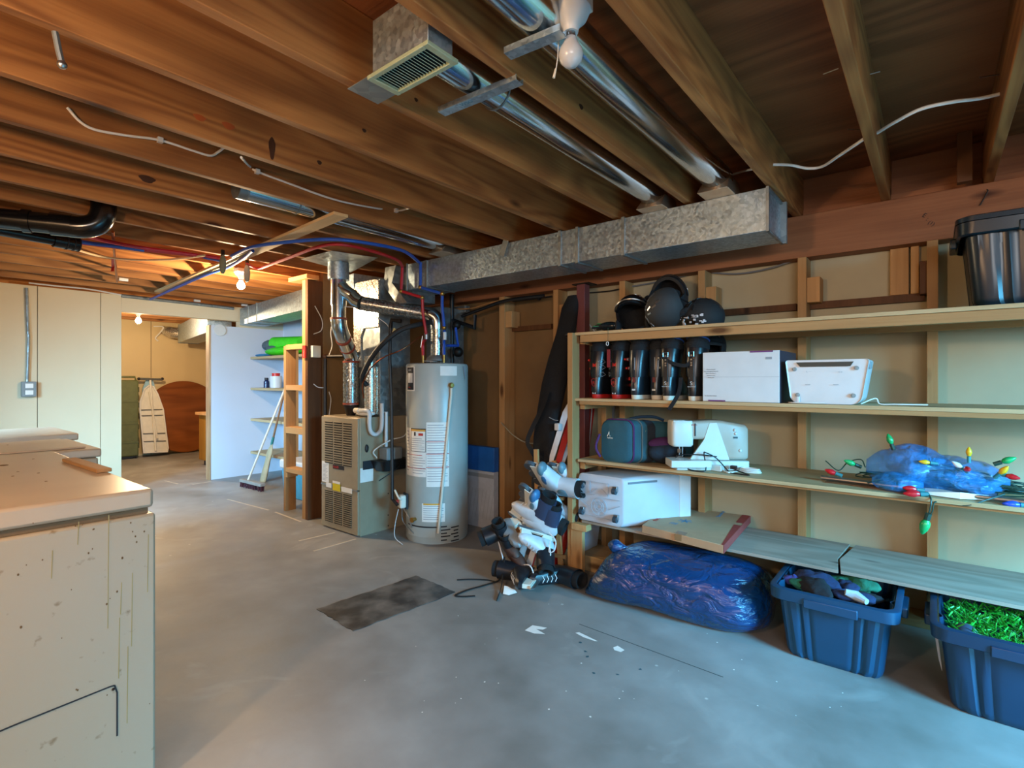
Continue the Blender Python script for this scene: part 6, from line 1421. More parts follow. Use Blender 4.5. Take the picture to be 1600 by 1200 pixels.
# ------------------------------------------------------------------ black ski bag and skis
bagc = M['blackcloth']
kb = thing('ski_bag', 'long black padded ski bag leaning against the wall left of the shelves', 'bag', (-2.0, 3.1, 0))
CP = [(848, 730, 3.0, .085), (852, 680, 3.05, .09), (858, 640, 3.1, .092), (866, 600, 3.14, .10), (874, 560, 3.18, .085), (884, 520, 3.22, .075), (892, 480, 3.26, .07), (897, 462, 3.28, .05)]
c0 = PY(846, 800, 2.98); c0.z = 0.02
rings = []
for i, (p, w) in enumerate([(c0, 0.07), (c0+V((0, 0, 0.1)), 0.085)]+[(PY(u, v, y), w) for u, v, y, w in CP]):
    rings.append([p+V((x+0.008*mnoise.noise(V((x*20, y_*20, i))), y_, 0.0)) for x, y_ in sell(w, w*0.6, 2.3, 22)])
part('body', MB().loft(rings), bagc, kb)
mb = MB(); strap(mb, [PY(856, 612, 3.02), PY(846, 640, 2.98), PY(832, 668, 2.95), PY(824, 690, 2.94), PY(830, 703, 2.93), PY(836, 715, 2.95)], 0.035, 0.003)
part('shoulder_strap', mb, bagc, kb, smooth=False)
part('side_zip', MB().tube(catmull([PY(858, 652, 3.03), PY(866, 656, 3.03), PY(872, 657, 3.03)], 4), 0.003, 5), M['print'], kb)
def ski(label, p0, p1, w, mt, tip=True, nm='ski', cat='ski', n=(0.3, -1, 0), grp=None):
    t = thing(nm, label, cat, p0, grp)
    d = (p1-p0); pts = [p0+d*k/12 for k in range(13)]
    mb = MB(); rr = []
    dn = d.normalized(); nn = V(n); nn = (nn-dn*nn.dot(dn)).normalized(); s = dn.cross(nn)
    for k in range(17):
        f = k/16; ww = w*(1.0-0.22*math.sin(math.pi*min(f*1.05, 1)))*(1 if f < 0.94 else max(0.12, math.sqrt(max(0, 1-((f-0.94)/0.062)**2)))); c = p0+d*f+nn*(0.10*((f-0.9)/0.1)**2 if (tip and f > 0.9) else 0); th = 0.006
        rr.append([c-s*ww/2-nn*th/2, c+s*ww/2-nn*th/2, c+s*ww/2+nn*th/2, c-s*ww/2+nn*th/2])
    mb.loft(rr); part('ski_blade', mb, mt, t); 
    return t
wsk = plain('white_ski', 'c6cdd2', 0.3); rsk = plain('red_ski', 'b02620', 0.3)
def flr(p, x, y): return V((x, y, 0.01))
a = PY(888, 632, 3.10); b2 = PY(856, 735, 2.97)
def ext(a, b, z):   # extend the line a-b down to height z
    t = (z-a.z)/(b.z-a.z); return a+(b-a)*t
s1_ = ski('white ski leaning between the black ski bag and the shelf post', ext(a, b2, 0.02), a+(a-b2)*0.02, 0.045, wsk, False, grp='skis left of the shelves')
part('binding', MB().cbox(PY(872, 667, 3.02), (0.04, 0.04, 0.05)), M['white'], s1_, bevel=0.006)
a = PY(890, 660, 3.12); b2 = PY(876, 710, 3.02); ski('red ski standing behind the white ones at the shelf post', ext(a, b2, 0.02), a+(a-b2)*0.5, 0.05, rsk, False, grp='skis left of the shelves')
a = PY(889, 690, 3.10); b2 = PY(876, 730, 3.0); ski('shorter white ski nearest the shelf post', ext(a, b2, 0.02), a+(a-b2)*0.3, 0.04, wsk, False, grp='skis left of the shelves')
a = PY(930, 640, 3.345); b2 = PY(918, 700, 3.345)
# skis behind the shelving, tips above the top shelf
x_ = PY(936, 500, 3.41).x
ski('white ski behind the shelves with its curved tip above the top board', V((x_-0.16, 3.43, 0.045)), V((x_, 3.405, 1.70)), 0.06, wsk, True, n=(-0.9, -0.6, 0))
ski('red ski behind the shelves, seen between the boots and the sports bag', V((x_-0.24, 3.46, 0.045)), V((x_-0.03, 3.45, 1.50)), 0.08, rsk, False, n=(0.1, -1, 0))
ski('dark ski behind the shelves next to the red one', V((x_+0.02, 3.46, 0.045)), V((x_+0.10, 3.46, 1.45)), 0.06, plain('grey_ski', '7f858c', 0.4), False, n=(0.1, -1, 0))
# wooden stake and curled cable
# ------------------------------------------------------------------ skates
laces_m = plain('lace_white', 'dfe3e6', 0.7, var=0)
def skate(label, loc, toe, up, body, trim, accent, kind='ice', lace=True, s=1.0, grp='hanging skates'):
    t = thing('ice_skate' if kind != 'inline' else 'inline_skate', label, 'skate', (0, 0, 0), grp)
    def ring(z, cy, hx, hy, tilt=0.0, e=2.3): return [V((x, cy+y, z+tilt*y))*s for x, y in sell(hx, hy, e, 22)]
    part('boot', MB().loft([ring(0.0, 0.0, 0.036, 0.135), ring(0.02, 0.0, 0.044, 0.142), ring(0.05, -0.008, 0.046, 0.13, -0.03), ring(0.075, -0.03, 0.044, 0.10, -0.10), ring(0.10, -0.06, 0.042, 0.068, -0.1)]), body, t)
    part('cuff', MB().loft([ring(0.07, -0.068, 0.045, 0.068), ring(0.12, -0.068, 0.049, 0.064), ring(0.17, -0.066, 0.052, 0.062), ring(0.20, -0.066, 0.054, 0.062), ring(0.195, -0.066, 0.044, 0.050), ring(0.15, -0.066, 0.038, 0.042)]), body if kind == 'inline' else accent, t)
    part('liner', MB().loft([ring(0.15, -0.066, 0.036, 0.04), ring(0.215, -0.066, 0.045, 0.052), ring(0.235, -0.066, 0.045, 0.050), ring(0.232, -0.066, 0.034, 0.040), ring(0.19, -0.066, 0.028, 0.03)]), M['blackcloth'], t)
    for sx_ in ((-1, 1) if kind == 'inline' else ()):
        part('side_panel', MB().ball(V((sx_*0.037, 0.03, 0.034))*s, 0.04*s, 14, sc=(0.22, 1.3, 0.55)), accent, t)
        part('ankle_panel', MB().ball(V((sx_*0.043, -0.065, 0.12))*s, 0.036*s, 12, sc=(0.3, 1.0, 1.1)), trim, t)
        if sx_ > 0: part('toe_cap', MB().ball(V((0, 0.098, 0.026))*s, 0.046*s, 16, sc=(0.9, 1.05, 0.62)), trim, t)
    if kind == 'inline':
        fr = MB()
        for sx_ in (-1, 1): fr.add([V((sx_*0.016, y, z))*s for y, z in ((-0.13, 0.0), (0.13, 0.0), (0.135, -0.035), (-0.135, -0.035))]+[V((sx_*0.012, y, z))*s for y, z in ((-0.13, 0.0), (0.13, 0.0), (0.135, -0.035), (-0.135, -0.035))], [(0, 1, 2, 3), (7, 6, 5, 4), (0, 4, 5, 1), (1, 5, 6, 2), (2, 6, 7, 3), (3, 7, 4, 0)])
        part('frame', fr, M['offwhite'], t)
        for k in range(4): part('wheel', MB().cyl(V((-0.011, -0.115+0.077*k, -0.045))*s, V((0.011, -0.115+0.077*k, -0.045))*s, 0.037*s, 18), plain('wheel_grey', '4a4f55', 0.4), t)
    else:
        h = MB(); 
        h.add([V((x, y, z))*s for x in (-0.012, 0.012) for y, z in ((-0.125, 0), (-0.03, 0), (-0.055, -0.045), (-0.12, -0.045))], [(0, 1, 2, 3), (7, 6, 5, 4), (0, 4, 5, 1), (1, 5, 6, 2), (2, 6, 7, 3), (3, 7, 4, 0)])
        h.add([V((x, y, z))*s for x in (-0.012, 0.012) for y, z in ((0.03, 0), (0.125, 0), (0.12, -0.045), (0.055, -0.045))], [(0, 1, 2, 3), (7, 6, 5, 4), (0, 4, 5, 1), (1, 5, 6, 2), (2, 6, 7, 3), (3, 7, 4, 0)])
        h.add([V((x, y, z))*s for x in (-0.008, 0.008) for y, z in ((-0.13, -0.040), (0.13, -0.040), (0.135, -0.052), (-0.135, -0.052))], [(0, 1, 2, 3), (7, 6, 5, 4), (0, 4, 5, 1), (1, 5, 6, 2), (2, 6, 7, 3), (3, 7, 4, 0)])
        part('blade_holder', h, M['offwhite'], t)
        bl_ = MB(); bl_.add([V((x, y, z))*s for x in (-0.002, 0.002) for y, z in ((-0.138, -0.052), (0.14, -0.052), (0.148, -0.06), (0.13, -0.074), (-0.13, -0.074))], [(0, 1, 2, 3, 4), (9, 8, 7, 6, 5), (0, 5, 6, 1), (1, 6, 7, 2), (2, 7, 8, 3), (3, 8, 9, 4), (4, 9, 5, 0)])
        part('blade', bl_, M['steel'], t)
    if lace:
        lb = MB()
        for k in range(6):
            y, z = 0.075-0.022*k, 0.062+0.012*k+(0.03 if k > 3 else 0)
            lb.tube([V((-0.02, y, z))*s, V((0, y-0.006, z+0.008))*s, V((0.02, y, z))*s], 0.0022, 5)
        part('laces', lb, laces_m, t)
    place(t, loc, toe, up)
    return t
wht = plain('skate_white', 'c8ced4', 0.4); gry = plain('skate_grey', '8b969c', 0.45); blu = plain('skate_blue', '3a6c96', 0.4); dk = plain('skate_black', '181c22', 0.4); brn = plain('skate_brown', '4a322a', 0.6); tlg = plain('skate_teal_grey', '5f7f8c', 0.4)
skate('white inline skate with blue panels, topmost on the rack beside the ski bag', PY(850, 747, 2.76), (0.1, -0.72, 0.69), (1, 0.1, 0.0), wht, tlg, blu, 'inline', False, 1.1)
skate('second white inline skate, right of the top one against the shelf post', PY(880, 744, 2.90), (0.1, -0.72, 0.69), (1, 0.2, 0.05), wht, tlg, wht, 'inline', False, 0.95)
skate('white inline skate with large blue window, second row of the rack', PY(830, 785, 2.70), (0.40, -0.55, 0.62), (0.95, 0.1, -0.30), wht, blu, tlg, 'inline', False, 1.1)
skate('dark collared white inline skate, right end of the second row', PY(860, 784, 2.84), (0.30, -0.62, 0.6), (0.95, 0.1, -0.25), wht, dk, tlg, 'inline', False, 0.9)
skate('white figure skate pointing up left with striped sock cuff, third row', PY(826, 808, 2.70), (-1, -0.25, 0.55), (0.55, -0.1, 0.85), wht, wht, plain('striped_navy', '2a3550', 0.8), 'ice', True)
skate('white figure skate lying just below the pointed one', PY(842, 824, 2.72), (-1, -0.3, 0.35), (0.4, -0.1, 0.9), wht, wht, plain('striped_navy2', '2a3550', 0.8), 'ice', True, 0.9)
skate('grey hockey skate with its black opening facing left', PY(806, 830, 2.62), (0.75, -0.5, -0.35), (-0.85, -0.45, -0.2), gry, gry, dk, 'ice', False, 1.0)
skate('white laced hockey skate hanging with loops of lace', PY(838, 842, 2.62), (-0.5, -0.8, 0.35), (0.6, -0.35, -0.75), wht, dk, dk, 'ice', True, 0.9)
skate('upper brown and black hockey skate on the left of the rack', PY(796, 858, 2.60), (0.9, -0.35, -0.25), (0.1, -0.5, 0.9), brn, brn, dk, 'ice', False, 0.85)
skate('lower brown and black hockey skate tucked under the other brown one', PY(808, 876, 2.60), (0.9, -0.35, -0.15), (0.1, -0.5, 0.9), brn, dk, dk, 'ice', False, 0.8)
skate('black hockey skate lying on the floor, left one of the lowest pair', PZ(826, 903, 0.058), (0.35, -0.93, 0.0), (-0.93, -0.35, 0.03), dk, dk, dk, 'ice', True, 1.05)
skate('black hockey skate on the floor, right one of the lowest pair', PZ(850, 896, 0.058), (-0.15, -0.98, 0.0), (0.98, -0.15, 0.03), dk, dk, dk, 'ice', True, 1.05)
# wooden rack
rk = thing('skate_rack', 'narrow home-made wooden rack leaning behind the hanging skates', 'rack', PZ(822, 905))
a = PY(838, 702, 2.88); b2 = PZ(820, 900, 0.0); b2 = V((b2.x, 2.80, 0.02))
part('rail', MB().bar(b2, a, 0.035, 0.018, (0, -1, 0)), M['pine_z'], rk, bevel=0.002)
part('rail', MB().bar(b2+V((0.16, 0.02, 0)), V((a.x+0.10, 2.95, 0.70)), 0.035, 0.018, (0, -1, 0)), M['pine_z'], rk, bevel=0.002)
for k in (0.12, 0.38, 0.6, 0.8):
    p = b2+(a-b2)*k; part('peg', MB().bar(p+V((-0.03, -0.01, 0)), p+V((0.20, 0.02, 0.0)), 0.02, 0.02), M['pine_x'], rk)
part('base', MB().box(b2.x-0.05, 2.72, 0.0, b2.x+0.22, 2.80, 0.018), M['pine_x'], rk)
# red helmet-like board behind skates
solo('red_board', MB().tube(catmull([PY(884, 822, 2.96), PY(876, 850, 2.94), PY(862, 880, 2.92), PY(848, 893, 2.90)], 6), [0.03+0.02*math.sin(math.pi*k/18) for k in range(19)], 14), plain('glossy_red', 'a8281f', 0.25), 'glossy red curved board behind the lower skates beside the shelf foot', 'board')
def lace(label, pts, r, mt, nm='skate_lace', cat='lace'):
    return solo(nm, MB().tube(catmull(pts, 7), r, 6), mt, label, cat)
lace('long white lace hanging from the grey skate down to the floor', [PY(778, 842, 2.58), PY(783, 862, 2.56), PY(790, 884, 2.54), PY(800, 897, 2.53), PY(806, 908, 2.52), PY(810, 918, 2.52)], 0.0045, laces_m)
lace('white lace looped over the right black skate', [PY(815, 882, 2.56), PY(828, 884, 2.53), PY(834, 898, 2.52), PY(832, 908, 2.52)], 0.004, laces_m)
mb = MB(); mb.tube(catmull([PY(858, 832, 2.62), PY(868, 845, 2.60), PY(866, 860, 2.60), PY(858, 862, 2.60), PY(860, 845, 2.60)], 7), 0.0035, 6); mb.tube(catmull([PY(850, 858, 2.60), PY(848, 870, 2.60), PY(853, 876, 2.60), PY(860, 868, 2.60), PY(858, 850, 2.60)], 7), 0.0035, 6)
solo('skate_lace', mb, laces_m, 'two loops of white lace hanging at the right of the pile', 'lace')
solo('white_ribbon', MB().add([PZ(788, 915, 0.03), PZ(793, 916, 0.03), PZ(795, 930, 0.004), PZ(786, 928, 0.004), PZ(805, 922, 0.012), PZ(808, 926, 0.004)], [(0, 1, 2, 3), (1, 4, 5, 2)]), M['paper'], 'crumpled white tag end on the floor below the black skates', 'tag')
def fl_(u, v, z=0.004): return PZ(u, v, z)
mb = MB(); strap(mb, [fl_(714, 906), fl_(735, 905), fl_(760, 906), fl_(778, 908), PY(786, 890, 2.5)], 0.012, 0.003, (0, 0, 1)); strap(mb, [fl_(778, 908), fl_(755, 915), fl_(730, 922), fl_(712, 930), fl_(722, 932), fl_(742, 931)], 0.014, 0.003, (0, 0, 1))
solo('black_strap', mb, M['blackcloth'], 'long black strap trailing on the floor left of the skates', 'strap', smooth=False)
mb = MB(); strap(mb, [PY(788, 870, 2.5), PY(786, 890, 2.48), fl_(783, 918, 0.02), fl_(776, 938)], 0.014, 0.003, (0, -1, 0)); solo('black_strap', mb, M['blackcloth'], 'short black strap hanging straight down at the left of the black skates', 'strap', smooth=False)
mb = MB(); mb.tube(catmull([PY(783, 660, 3.36), PY(790, 668, 3.34), PY(802, 680, 3.34), PY(818, 690, 3.33), PY(835, 693, 3.2), PY(845, 690, 3.15)], 7), 0.005, 6); solo('loose_cable', mb, plain('tan_wire', 'a59a80', 0.6), 'thin tan cable drooping from the left stud to the ski bag', 'cable')

# ------------------------------------------------------------------ blue garbage bag
gm, nt, b_ = newmat('glossy_blue_film'); N = nt.nodes; L = nt.links; tc = N.new('ShaderNodeTexCoord')
b_.inputs['Base Color'].default_value = lin('0b3664'); b_.inputs['Roughness'].default_value = 0.16; b_.inputs['Coat Weight'].default_value = 0.6; b_.inputs['Coat Roughness'].default_value = 0.08
mp = N.new('ShaderNodeMapping'); mp.inputs['Scale'].default_value = (5, 5, 11); mp.inputs['Rotation'].default_value = (0, math.radians(35), 0); L.new(tc.outputs['Object'], mp.inputs['Vector'])
n1 = N.new('ShaderNodeTexNoise'); n1.inputs['Scale'].default_value = 1.6; n1.inputs['Detail'].default_value = 5; n1.inputs['Distortion'].default_value = 1.2; L.new(mp.outputs[0], n1.inputs['Vector'])
bp = N.new('ShaderNodeBump'); bp.inputs['Strength'].default_value = 0.9; bp.inputs['Distance'].default_value = 0.03; L.new(n1.outputs[0], bp.inputs['Height']); L.new(bp.outputs[0], b_.inputs['Normal']); L.new(bp.outputs[0], b_.inputs['Coat Normal'])
gbg = thing('garbage_bag', 'large shiny blue garbage bag stuffed full under the bottom shelf', 'bag', (-1.05, 2.85, 0))
rings = []
prof_ = [(-1.60, 0.05, 0.10, 2.68, 0.10), (-1.57, 0.10, 0.13, 2.70, 0.13), (-1.45, 0.18, 0.145, 2.76, 0.155), (-1.32, 0.22, 0.148, 2.80, 0.16), (-1.18, 0.225, 0.15, 2.82, 0.155), (-1.02, 0.235, 0.148, 2.83, 0.152), (-0.88, 0.235, 0.146, 2.84, 0.15), (-0.76, 0.22, 0.14, 2.85, 0.144), (-0.68, 0.18, 0.12, 2.86, 0.13), (-0.635, 0.11, 0.08, 2.87, 0.11), (-0.62, 0.03, 0.02, 2.87, 0.10)]
Ld = V((1, 0.07, 0))
for i, (x, hy, hz3, cy, cz3) in enumerate(prof_):
    ring = []
    for k in range(48):
        a = 2*math.pi*k/48; c_, s_ = math.cos(a), math.sin(a)
        y = cy+hy*1.1*math.copysign(abs(c_)**0.8, c_); z = cz3+hz3*1.1*math.copysign(abs(s_)**0.8, s_)
        n = mnoise.noise(V((x*5+z*4, y*7, z*9)))*0.022+mnoise.noise(V((x*14, y*18, z*16)))*0.008-0.012*max(0, 1-abs(((x*0.9-z*1.5+0.02*math.sin(9*x)) % 0.13)-0.065)/0.012)
        z = max(0.004, z+n*0.8); sh_ = 0.16*max(0, min(1, (-1.28-x)/0.3))*(z/0.3)
        ring.append(V((x+sh_+n*0.5, y+n*1.2, min(z, 0.335))))
    rings.append(ring)
part('body', MB().loft(rings), gm, gbg, subd=1, angle=180)
part('bunched_top', MB().tube(catmull([V((-1.22, 2.74, 0.24)), V((-1.31, 2.72, 0.275)), V((-1.39, 2.70, 0.295)), V((-1.46, 2.68, 0.31))], 4), [0.07, 0.06, 0.055, 0.045, 0.035, 0.022, 0.02, 0.024, 0.03, 0.04, 0.042, 0.03, 0.006], 12), gm, gbg, subd=1)
c = PZ(934, 925); cw_ = MB(); rg = []
for k, (z, w) in enumerate(((0.002, 0.03), (0.03, 0.05), (0.08, 0.06), (0.13, 0.06), (0.17, 0.045), (0.20, 0.012))):
    rg.append([V((c.x+0.01+x*0.75+0.008*math.sin(7*k+9*y*20)+0.05*(z/0.2), c.y+0.10+y, z)) for x, y in sell(w, w*1.3, 2, 16)])
solo('white_cloth', MB().loft(rg), plain('white_cloth', 'd9dde2', 0.9, bump=0.5, bs=30), 'crumpled white cloth on the floor at the left end of the blue bag', 'cloth', subd=1)
p0, p1 = PY(911, 815, 3.10), PY(923, 872, 3.10)
solo('small_white_bin', MB().loft([[V((p0.x-0.05, 3.0, 0.10)), V((p0.x+0.055, 3.0, 0.10)), V((p0.x+0.055, 3.2, 0.10)), V((p0.x-0.05, 3.2, 0.10))], [V((p0.x-0.06, 2.98, 0.28)), V((p0.x+0.07, 2.98, 0.28)), V((p0.x+0.07, 3.22, 0.28)), V((p0.x-0.06, 3.22, 0.28))]]), plain('pale_bin', 'a9b0ba', 0.5), 'small pale bin in the shadow beneath the casters bin', 'bin', bevel=0.004)
solo('wood_box_under', MB().box(p0.x-0.07, 2.97, 0.0, p0.x+0.30, 3.23, 0.099), M['ply_pale'], 'low wooden crate under the small pale bin', 'crate', bevel=0.003)
# ------------------------------------------------------------------ totes
def tote(label, x0, x1, y0, depth, z0, hgt, mt, taper=0.035, grp=None, lid=False, name='storage_tote', rz=0.0):
    t = thing(name, label, 'tote', ((x0+x1)/2, y0+depth/2, z0), grp)
    cx, cy = (x0+x1)/2, y0+depth/2; hx, hy = (x1-x0)/2, depth/2
    def rg(z, g, r=0.05):
        return [V((cx+x, cy+y, z0+z)) for x, y in rrect(hx+g, hy+g, r, 5)]
    # walls with vertical grooves: radial push in as a function of the position along the side
    def wall(z, inner=False):
        f = z/hgt; g = taper*f; out = []
        base = rrect(hx+g, hy+g, 0.05, 5)
        pts = []
        n = len(base)
        for i in range(n):
            a, b2 = V((*base[i], 0)), V((*base[(i+1) % n], 0))
            m = 26 if (b2-a).length > 0.12 else 1
            for k in range(m): pts.append(a+(b2-a)*k/m)
        for p in pts:
            d = 0
            if abs(abs(p.y)-(hy+g)) < 0.004:      # long sides
                s = p.x/(hx+g)
                if 0.54 < abs(s) < 0.62 or 0.80 < abs(s) < 0.84: d = 0.008
                elif 0.36 < abs(s) < 0.44: d = 0.005
            if abs(abs(p.x)-(hx+g)) < 0.004:
                s = p.y/(hy+g)
                if 0.48 < abs(s) < 0.6: d = 0.008
            q = V((p.x*(1-d/hx) if abs(abs(p.x)-(hx+g)) < 0.004 else p.x, p.y*(1-d/hy*1.0) if abs(abs(p.y)-(hy+g)) < 0.004 else p.y, 0))
            if inner: q = q*0.985
            out.append(V((cx+q.x, cy+q.y, z0+z)))
        return out
    body = MB(); body.loft([[V(((p.x-cx)*0.95+cx, (p.y-cy)*0.95+cy, p.z)) for p in wall(0.0)], [V(((p.x-cx)*0.985+cx, (p.y-cy)*0.985+cy, p.z)) for p in wall(0.012)], wall(0.03), wall(hgt*0.5), wall(hgt-0.03), wall(hgt-0.005), wall(hgt-0.005, True), [p-V((0, 0, 0)) for p in wall(hgt*0.6, True)], [V((p.x, p.y, z0+0.02)) for p in wall(0.03, True)]])
    part('body', body, mt, t, angle=30)
    g = taper
    rim = MB(); rim.loft([rg(hgt-0.055, g+0.014), rg(hgt-0.05, g+0.024), rg(hgt-0.002, g+0.028, 0.06), rg(hgt, g+0.024, 0.06), rg(hgt, g+0.004), rg(hgt-0.055, g+0.004)], caps=False)
    part('rim', rim, mt, t)
    for sg in (-1, 1):
        part('lip_panel', MB().box(cx-0.10, cy+sg*(hy+g+0.018), z0+hgt-0.062, cx+0.10, cy+sg*(hy+g+0.032), z0+hgt-0.022), mt, t, bevel=0.004)
        part('handle', MB().box(cx+sg*(hx+g+0.02), cy-0.08, z0+hgt-0.075, cx+sg*(hx+g+0.045), cy+0.08, z0+hgt-0.03), mt, t, bevel=0.006)
    if lid: part('lid', MB().loft([rg(hgt+0.001, g+0.03, 0.06), rg(hgt+0.02, g+0.03, 0.06), rg(hgt+0.026, g+0.015, 0.05)]), mt, t)
    if rz:
        t.rotation_euler = (0, 0, rz)
    return t
navy_t = plain('navy_plastic', '13405f', 0.38, var=0.03)
navy_t2 = plain('darker_navy_plastic', '12324e', 0.4, var=0.03)
a, b_ = PZ(1230, 1018), PZ(1374, 1063)
tote('navy tote full of clothes under the shelf crack, right of the blue bag', a.x, b_.x+0.012, a.y-0.03, 0.40, 0.0, 0.318, navy_t, grp='open totes on the floor')
TX, TY = (a.x+b_.x)/2, a.y+0.17
def pile(name, label, cols, cx, cy, z, hx, hy, n, seed, cat, kind=None, sc=0.07):
    t = thing(name, label, cat, (cx, cy, z)); rng = random.Random(seed)
    for k in range(n):
        x, y = cx+rng.uniform(-hx, hx), cy+rng.uniform(-hy, hy); r = sc*rng.uniform(0.7, 1.2)
        mb = MB(); rings = []
        M_ = Matrix.Rotation(rng.uniform(0, 3), 3, 'Z') @ Matrix.Rotation(rng.uniform(-.4, .4), 3, 'X')
        for i in range(13):
            el = -math.pi/2+math.pi*i/12; ring = []
            for j in range(22):
                az = 2*math.pi*j/22; p = V((1.3*math.cos(el)*math.cos(az), 0.8*math.cos(el)*math.sin(az), 0.42*math.sin(el)))
                f = 1+0.32*mnoise.noise(p*2.2+V((k*3.1, 0, 0)))+0.14*mnoise.noise(p*6+V((0, k, 0)))
                ring.append((M_ @ p)*r*f+V((x, y, z+0.02*rng.random()*0+0.012*(k % 3))))
            rings.append(ring)
        part(cols[k % len(cols)][1], mb.loft(rings), cols[k % len(cols)][0], t, angle=60, label=cols[k % len(cols)][2])
    return t
grn = plain('green_cloth', '1f6a50', 0.9, bump=0.5, bs=40); nv = plain('denim_cloth', '1c2c50', 0.9, bump=0.5, bs=40); blk_ = plain('dark_cloth', '14181f', 0.9, bump=0.5, bs=40); whc = plain('pale_cloth', 'aebfcc', 0.9); prp = plain('violet_cloth', '3b3a78', 0.9)
cl_ = pile('clothes_pile', 'heap of green, navy and white folded clothes inside the left tote', [(grn, 'garment', 'green cloth'), (nv, 'garment', 'navy cloth'), (blk_, 'garment', 'black cloth'), (nv, 'garment', 'navy cloth')], TX, TY-0.02, 0.285, 0.10, 0.10, 10, 4, 'clothes')
for (x, y, m__, nm) in ((-0.13, -0.10, grn, 'green cloth'), (-0.05, -0.13, grn, 'green cloth'), (-0.17, -0.07, prp, 'violet cloth'), (0.04, -0.12, nv, 'navy cloth'), (0.11, -0.11, nv, 'navy cloth')):
    mb = MB(); rings = []
    for i in range(11):
        el = -math.pi/2+math.pi*i/10; rings.append([V((TX+x, TY+y, 0.30))+V((math.cos(el)*math.cos(az), 0.8*math.cos(el)*math.sin(az), 0.5*math.sin(el)))*0.045*(1+0.4*mnoise.noise(V((az, el, x*30)))) for az in [2*math.pi*j/20 for j in range(20)]])
    part('garment', mb.loft(rings), m__, cl_, label=nm)
part('garment', MB().tube([V((TX+0.05, TY-0.15, 0.325)), V((TX+0.09, TY-0.14, 0.315)), V((TX+0.13, TY-0.17, 0.31))], [0.014, 0.022, 0.012], 10), whc, cl_, label='white strip of cloth')
a = PZ(1482, 1089)
t2 = tote('darker navy tote of green garland at the right edge of the photo', a.x+0.005, a.x+0.42, a.y-0.10, 0.44, 0.0, 0.325, navy_t2, grp='open totes on the floor')
gx2, gy2 = a.x+0.21, a.y+0.10
tin = MB(); rng = random.Random(21)
for k in range(1500):
    p = V((gx2+rng.uniform(-0.21, 0.21), gy2+rng.uniform(-0.21, 0.21), 0.262+0.03*rng.random()+0.015*math.sin(k)))
    d = V((rng.uniform(-1, 1), rng.uniform(-1, 1), rng.uniform(-.2, 1))).normalized(); tin.bar(p, p+d*0.03, 0.005, 0.0008, (rng.random(), rng.random(), rng.random()))
solo('green_garland', tin, plain('garland_green', '1f9a2c', 0.45), 'bright green tinsel garland filling the right tote', 'garland', kind='stuff', smooth=False)
solo('grey_sock', MB().ball((gx2-0.16, gy2-0.14, 0.28), 0.05, 14, sc=(0.8, 1.2, 0.7)), plain('slate_sock', '2a3a52', 0.9), 'slate blue cloth bundle at the left end of the green garland', 'cloth')
mb = MB(); mb.add([PZ(1456, 985, 0.21), PZ(1463, 974, 0.22), PZ(1470, 1010, 0.10), PZ(1466, 1016, 0.08)], [(0, 1, 2, 3)]); 
q = [V((a.x-0.045, a.y+0.03, 0.24)), V((a.x-0.035, a.y-0.01, 0.25)), V((a.x-0.02, a.y-0.01, 0.10)), V((a.x-0.03, a.y+0.02, 0.13))]
solo('paper_label', MB().loft([q, [p+V((0.001, 0.001, 0)) for p in q]]), M['paper'], 'torn white paper hanging on the left side of the right tote', 'paper')
# lidded tote on the top shelf
dk_t = plain('black_blue_plastic', '10222c', 0.3, var=0.03)
a = PY(1522, 472, 2.90)
tb = tote('black lidded tote on the top shelf at the right edge', a.x, a.x+0.46, 2.90, 0.38, Z1+0.001, 0.345, dk_t, name='storage_tote', lid=True, taper=0.03)

# ------------------------------------------------------------------ lights in a blue film bag
zz = Z3+0.002
lb = thing('christmas_lights', 'string of coloured bulbs spilling from a blue film bag on the third shelf', 'string lights', (0.05, 3.05, Z3))
film, nt, b_ = newmat('clear_blue_film'); N = nt.nodes; L = nt.links
b_.inputs['Base Color'].default_value = lin('2f8ad0'); b_.inputs['Roughness'].default_value = 0.12; b_.inputs['Alpha'].default_value = 0.5; b_.inputs['Coat Weight'].default_value = 0.5
tc = N.new('ShaderNodeTexCoord'); n1 = N.new('ShaderNodeTexNoise'); n1.inputs['Scale'].default_value = 22; n1.inputs['Detail'].default_value = 6; n1.inputs['Distortion'].default_value = 1.0; L.new(tc.outputs['Object'], n1.inputs['Vector'])
bp = N.new('ShaderNodeBump'); bp.inputs['Strength'].default_value = 1.0; bp.inputs['Distance'].default_value = 0.02; L.new(n1.outputs[0], bp.inputs['Height']); L.new(bp.outputs[0], b_.inputs['Normal'])
fbag = thing('film_bag', 'crinkled translucent blue plastic bag on the third shelf at right', 'bag', (0.1, 3.05, Z3))
def filmblob(x0, x1, y, hy, h, seed, z0=Z3+0.002):
    rings = []; n = 22
    for i in range(n+1):
        f = i/n; x = x0+(x1-x0)*f; e = max(0.05, math.sin(math.pi*min(max(f, 0.02), 0.98))**0.45); ring = []
        for k in range(36):
            a = 2*math.pi*k/36; c_, s_ = math.cos(a), math.sin(a)
            nn = 1+0.22*mnoise.noise(V((x*9+seed, c_*2, s_*2)))+0.10*mnoise.noise(V((x*28, c_*6, s_*6+seed)))
            ring.append(V((x, y+hy*e*c_*nn, max(z0, z0+h*0.42+h*0.55*e*s_*nn))))
        rings.append(ring)
    return MB().loft(rings)
xa, xb2 = PY(1352, 720, 3.0).x, PY(1580, 750, 3.0).x
part('film', filmblob(xa, xa+0.66*(xb2-xa), 3.07, 0.13, 0.20, 2.0), film, fbag, angle=180)
part('film', filmblob(xa+0.16, xb2, 3.06, 0.13, 0.16, 4.0), film, fbag, angle=180)
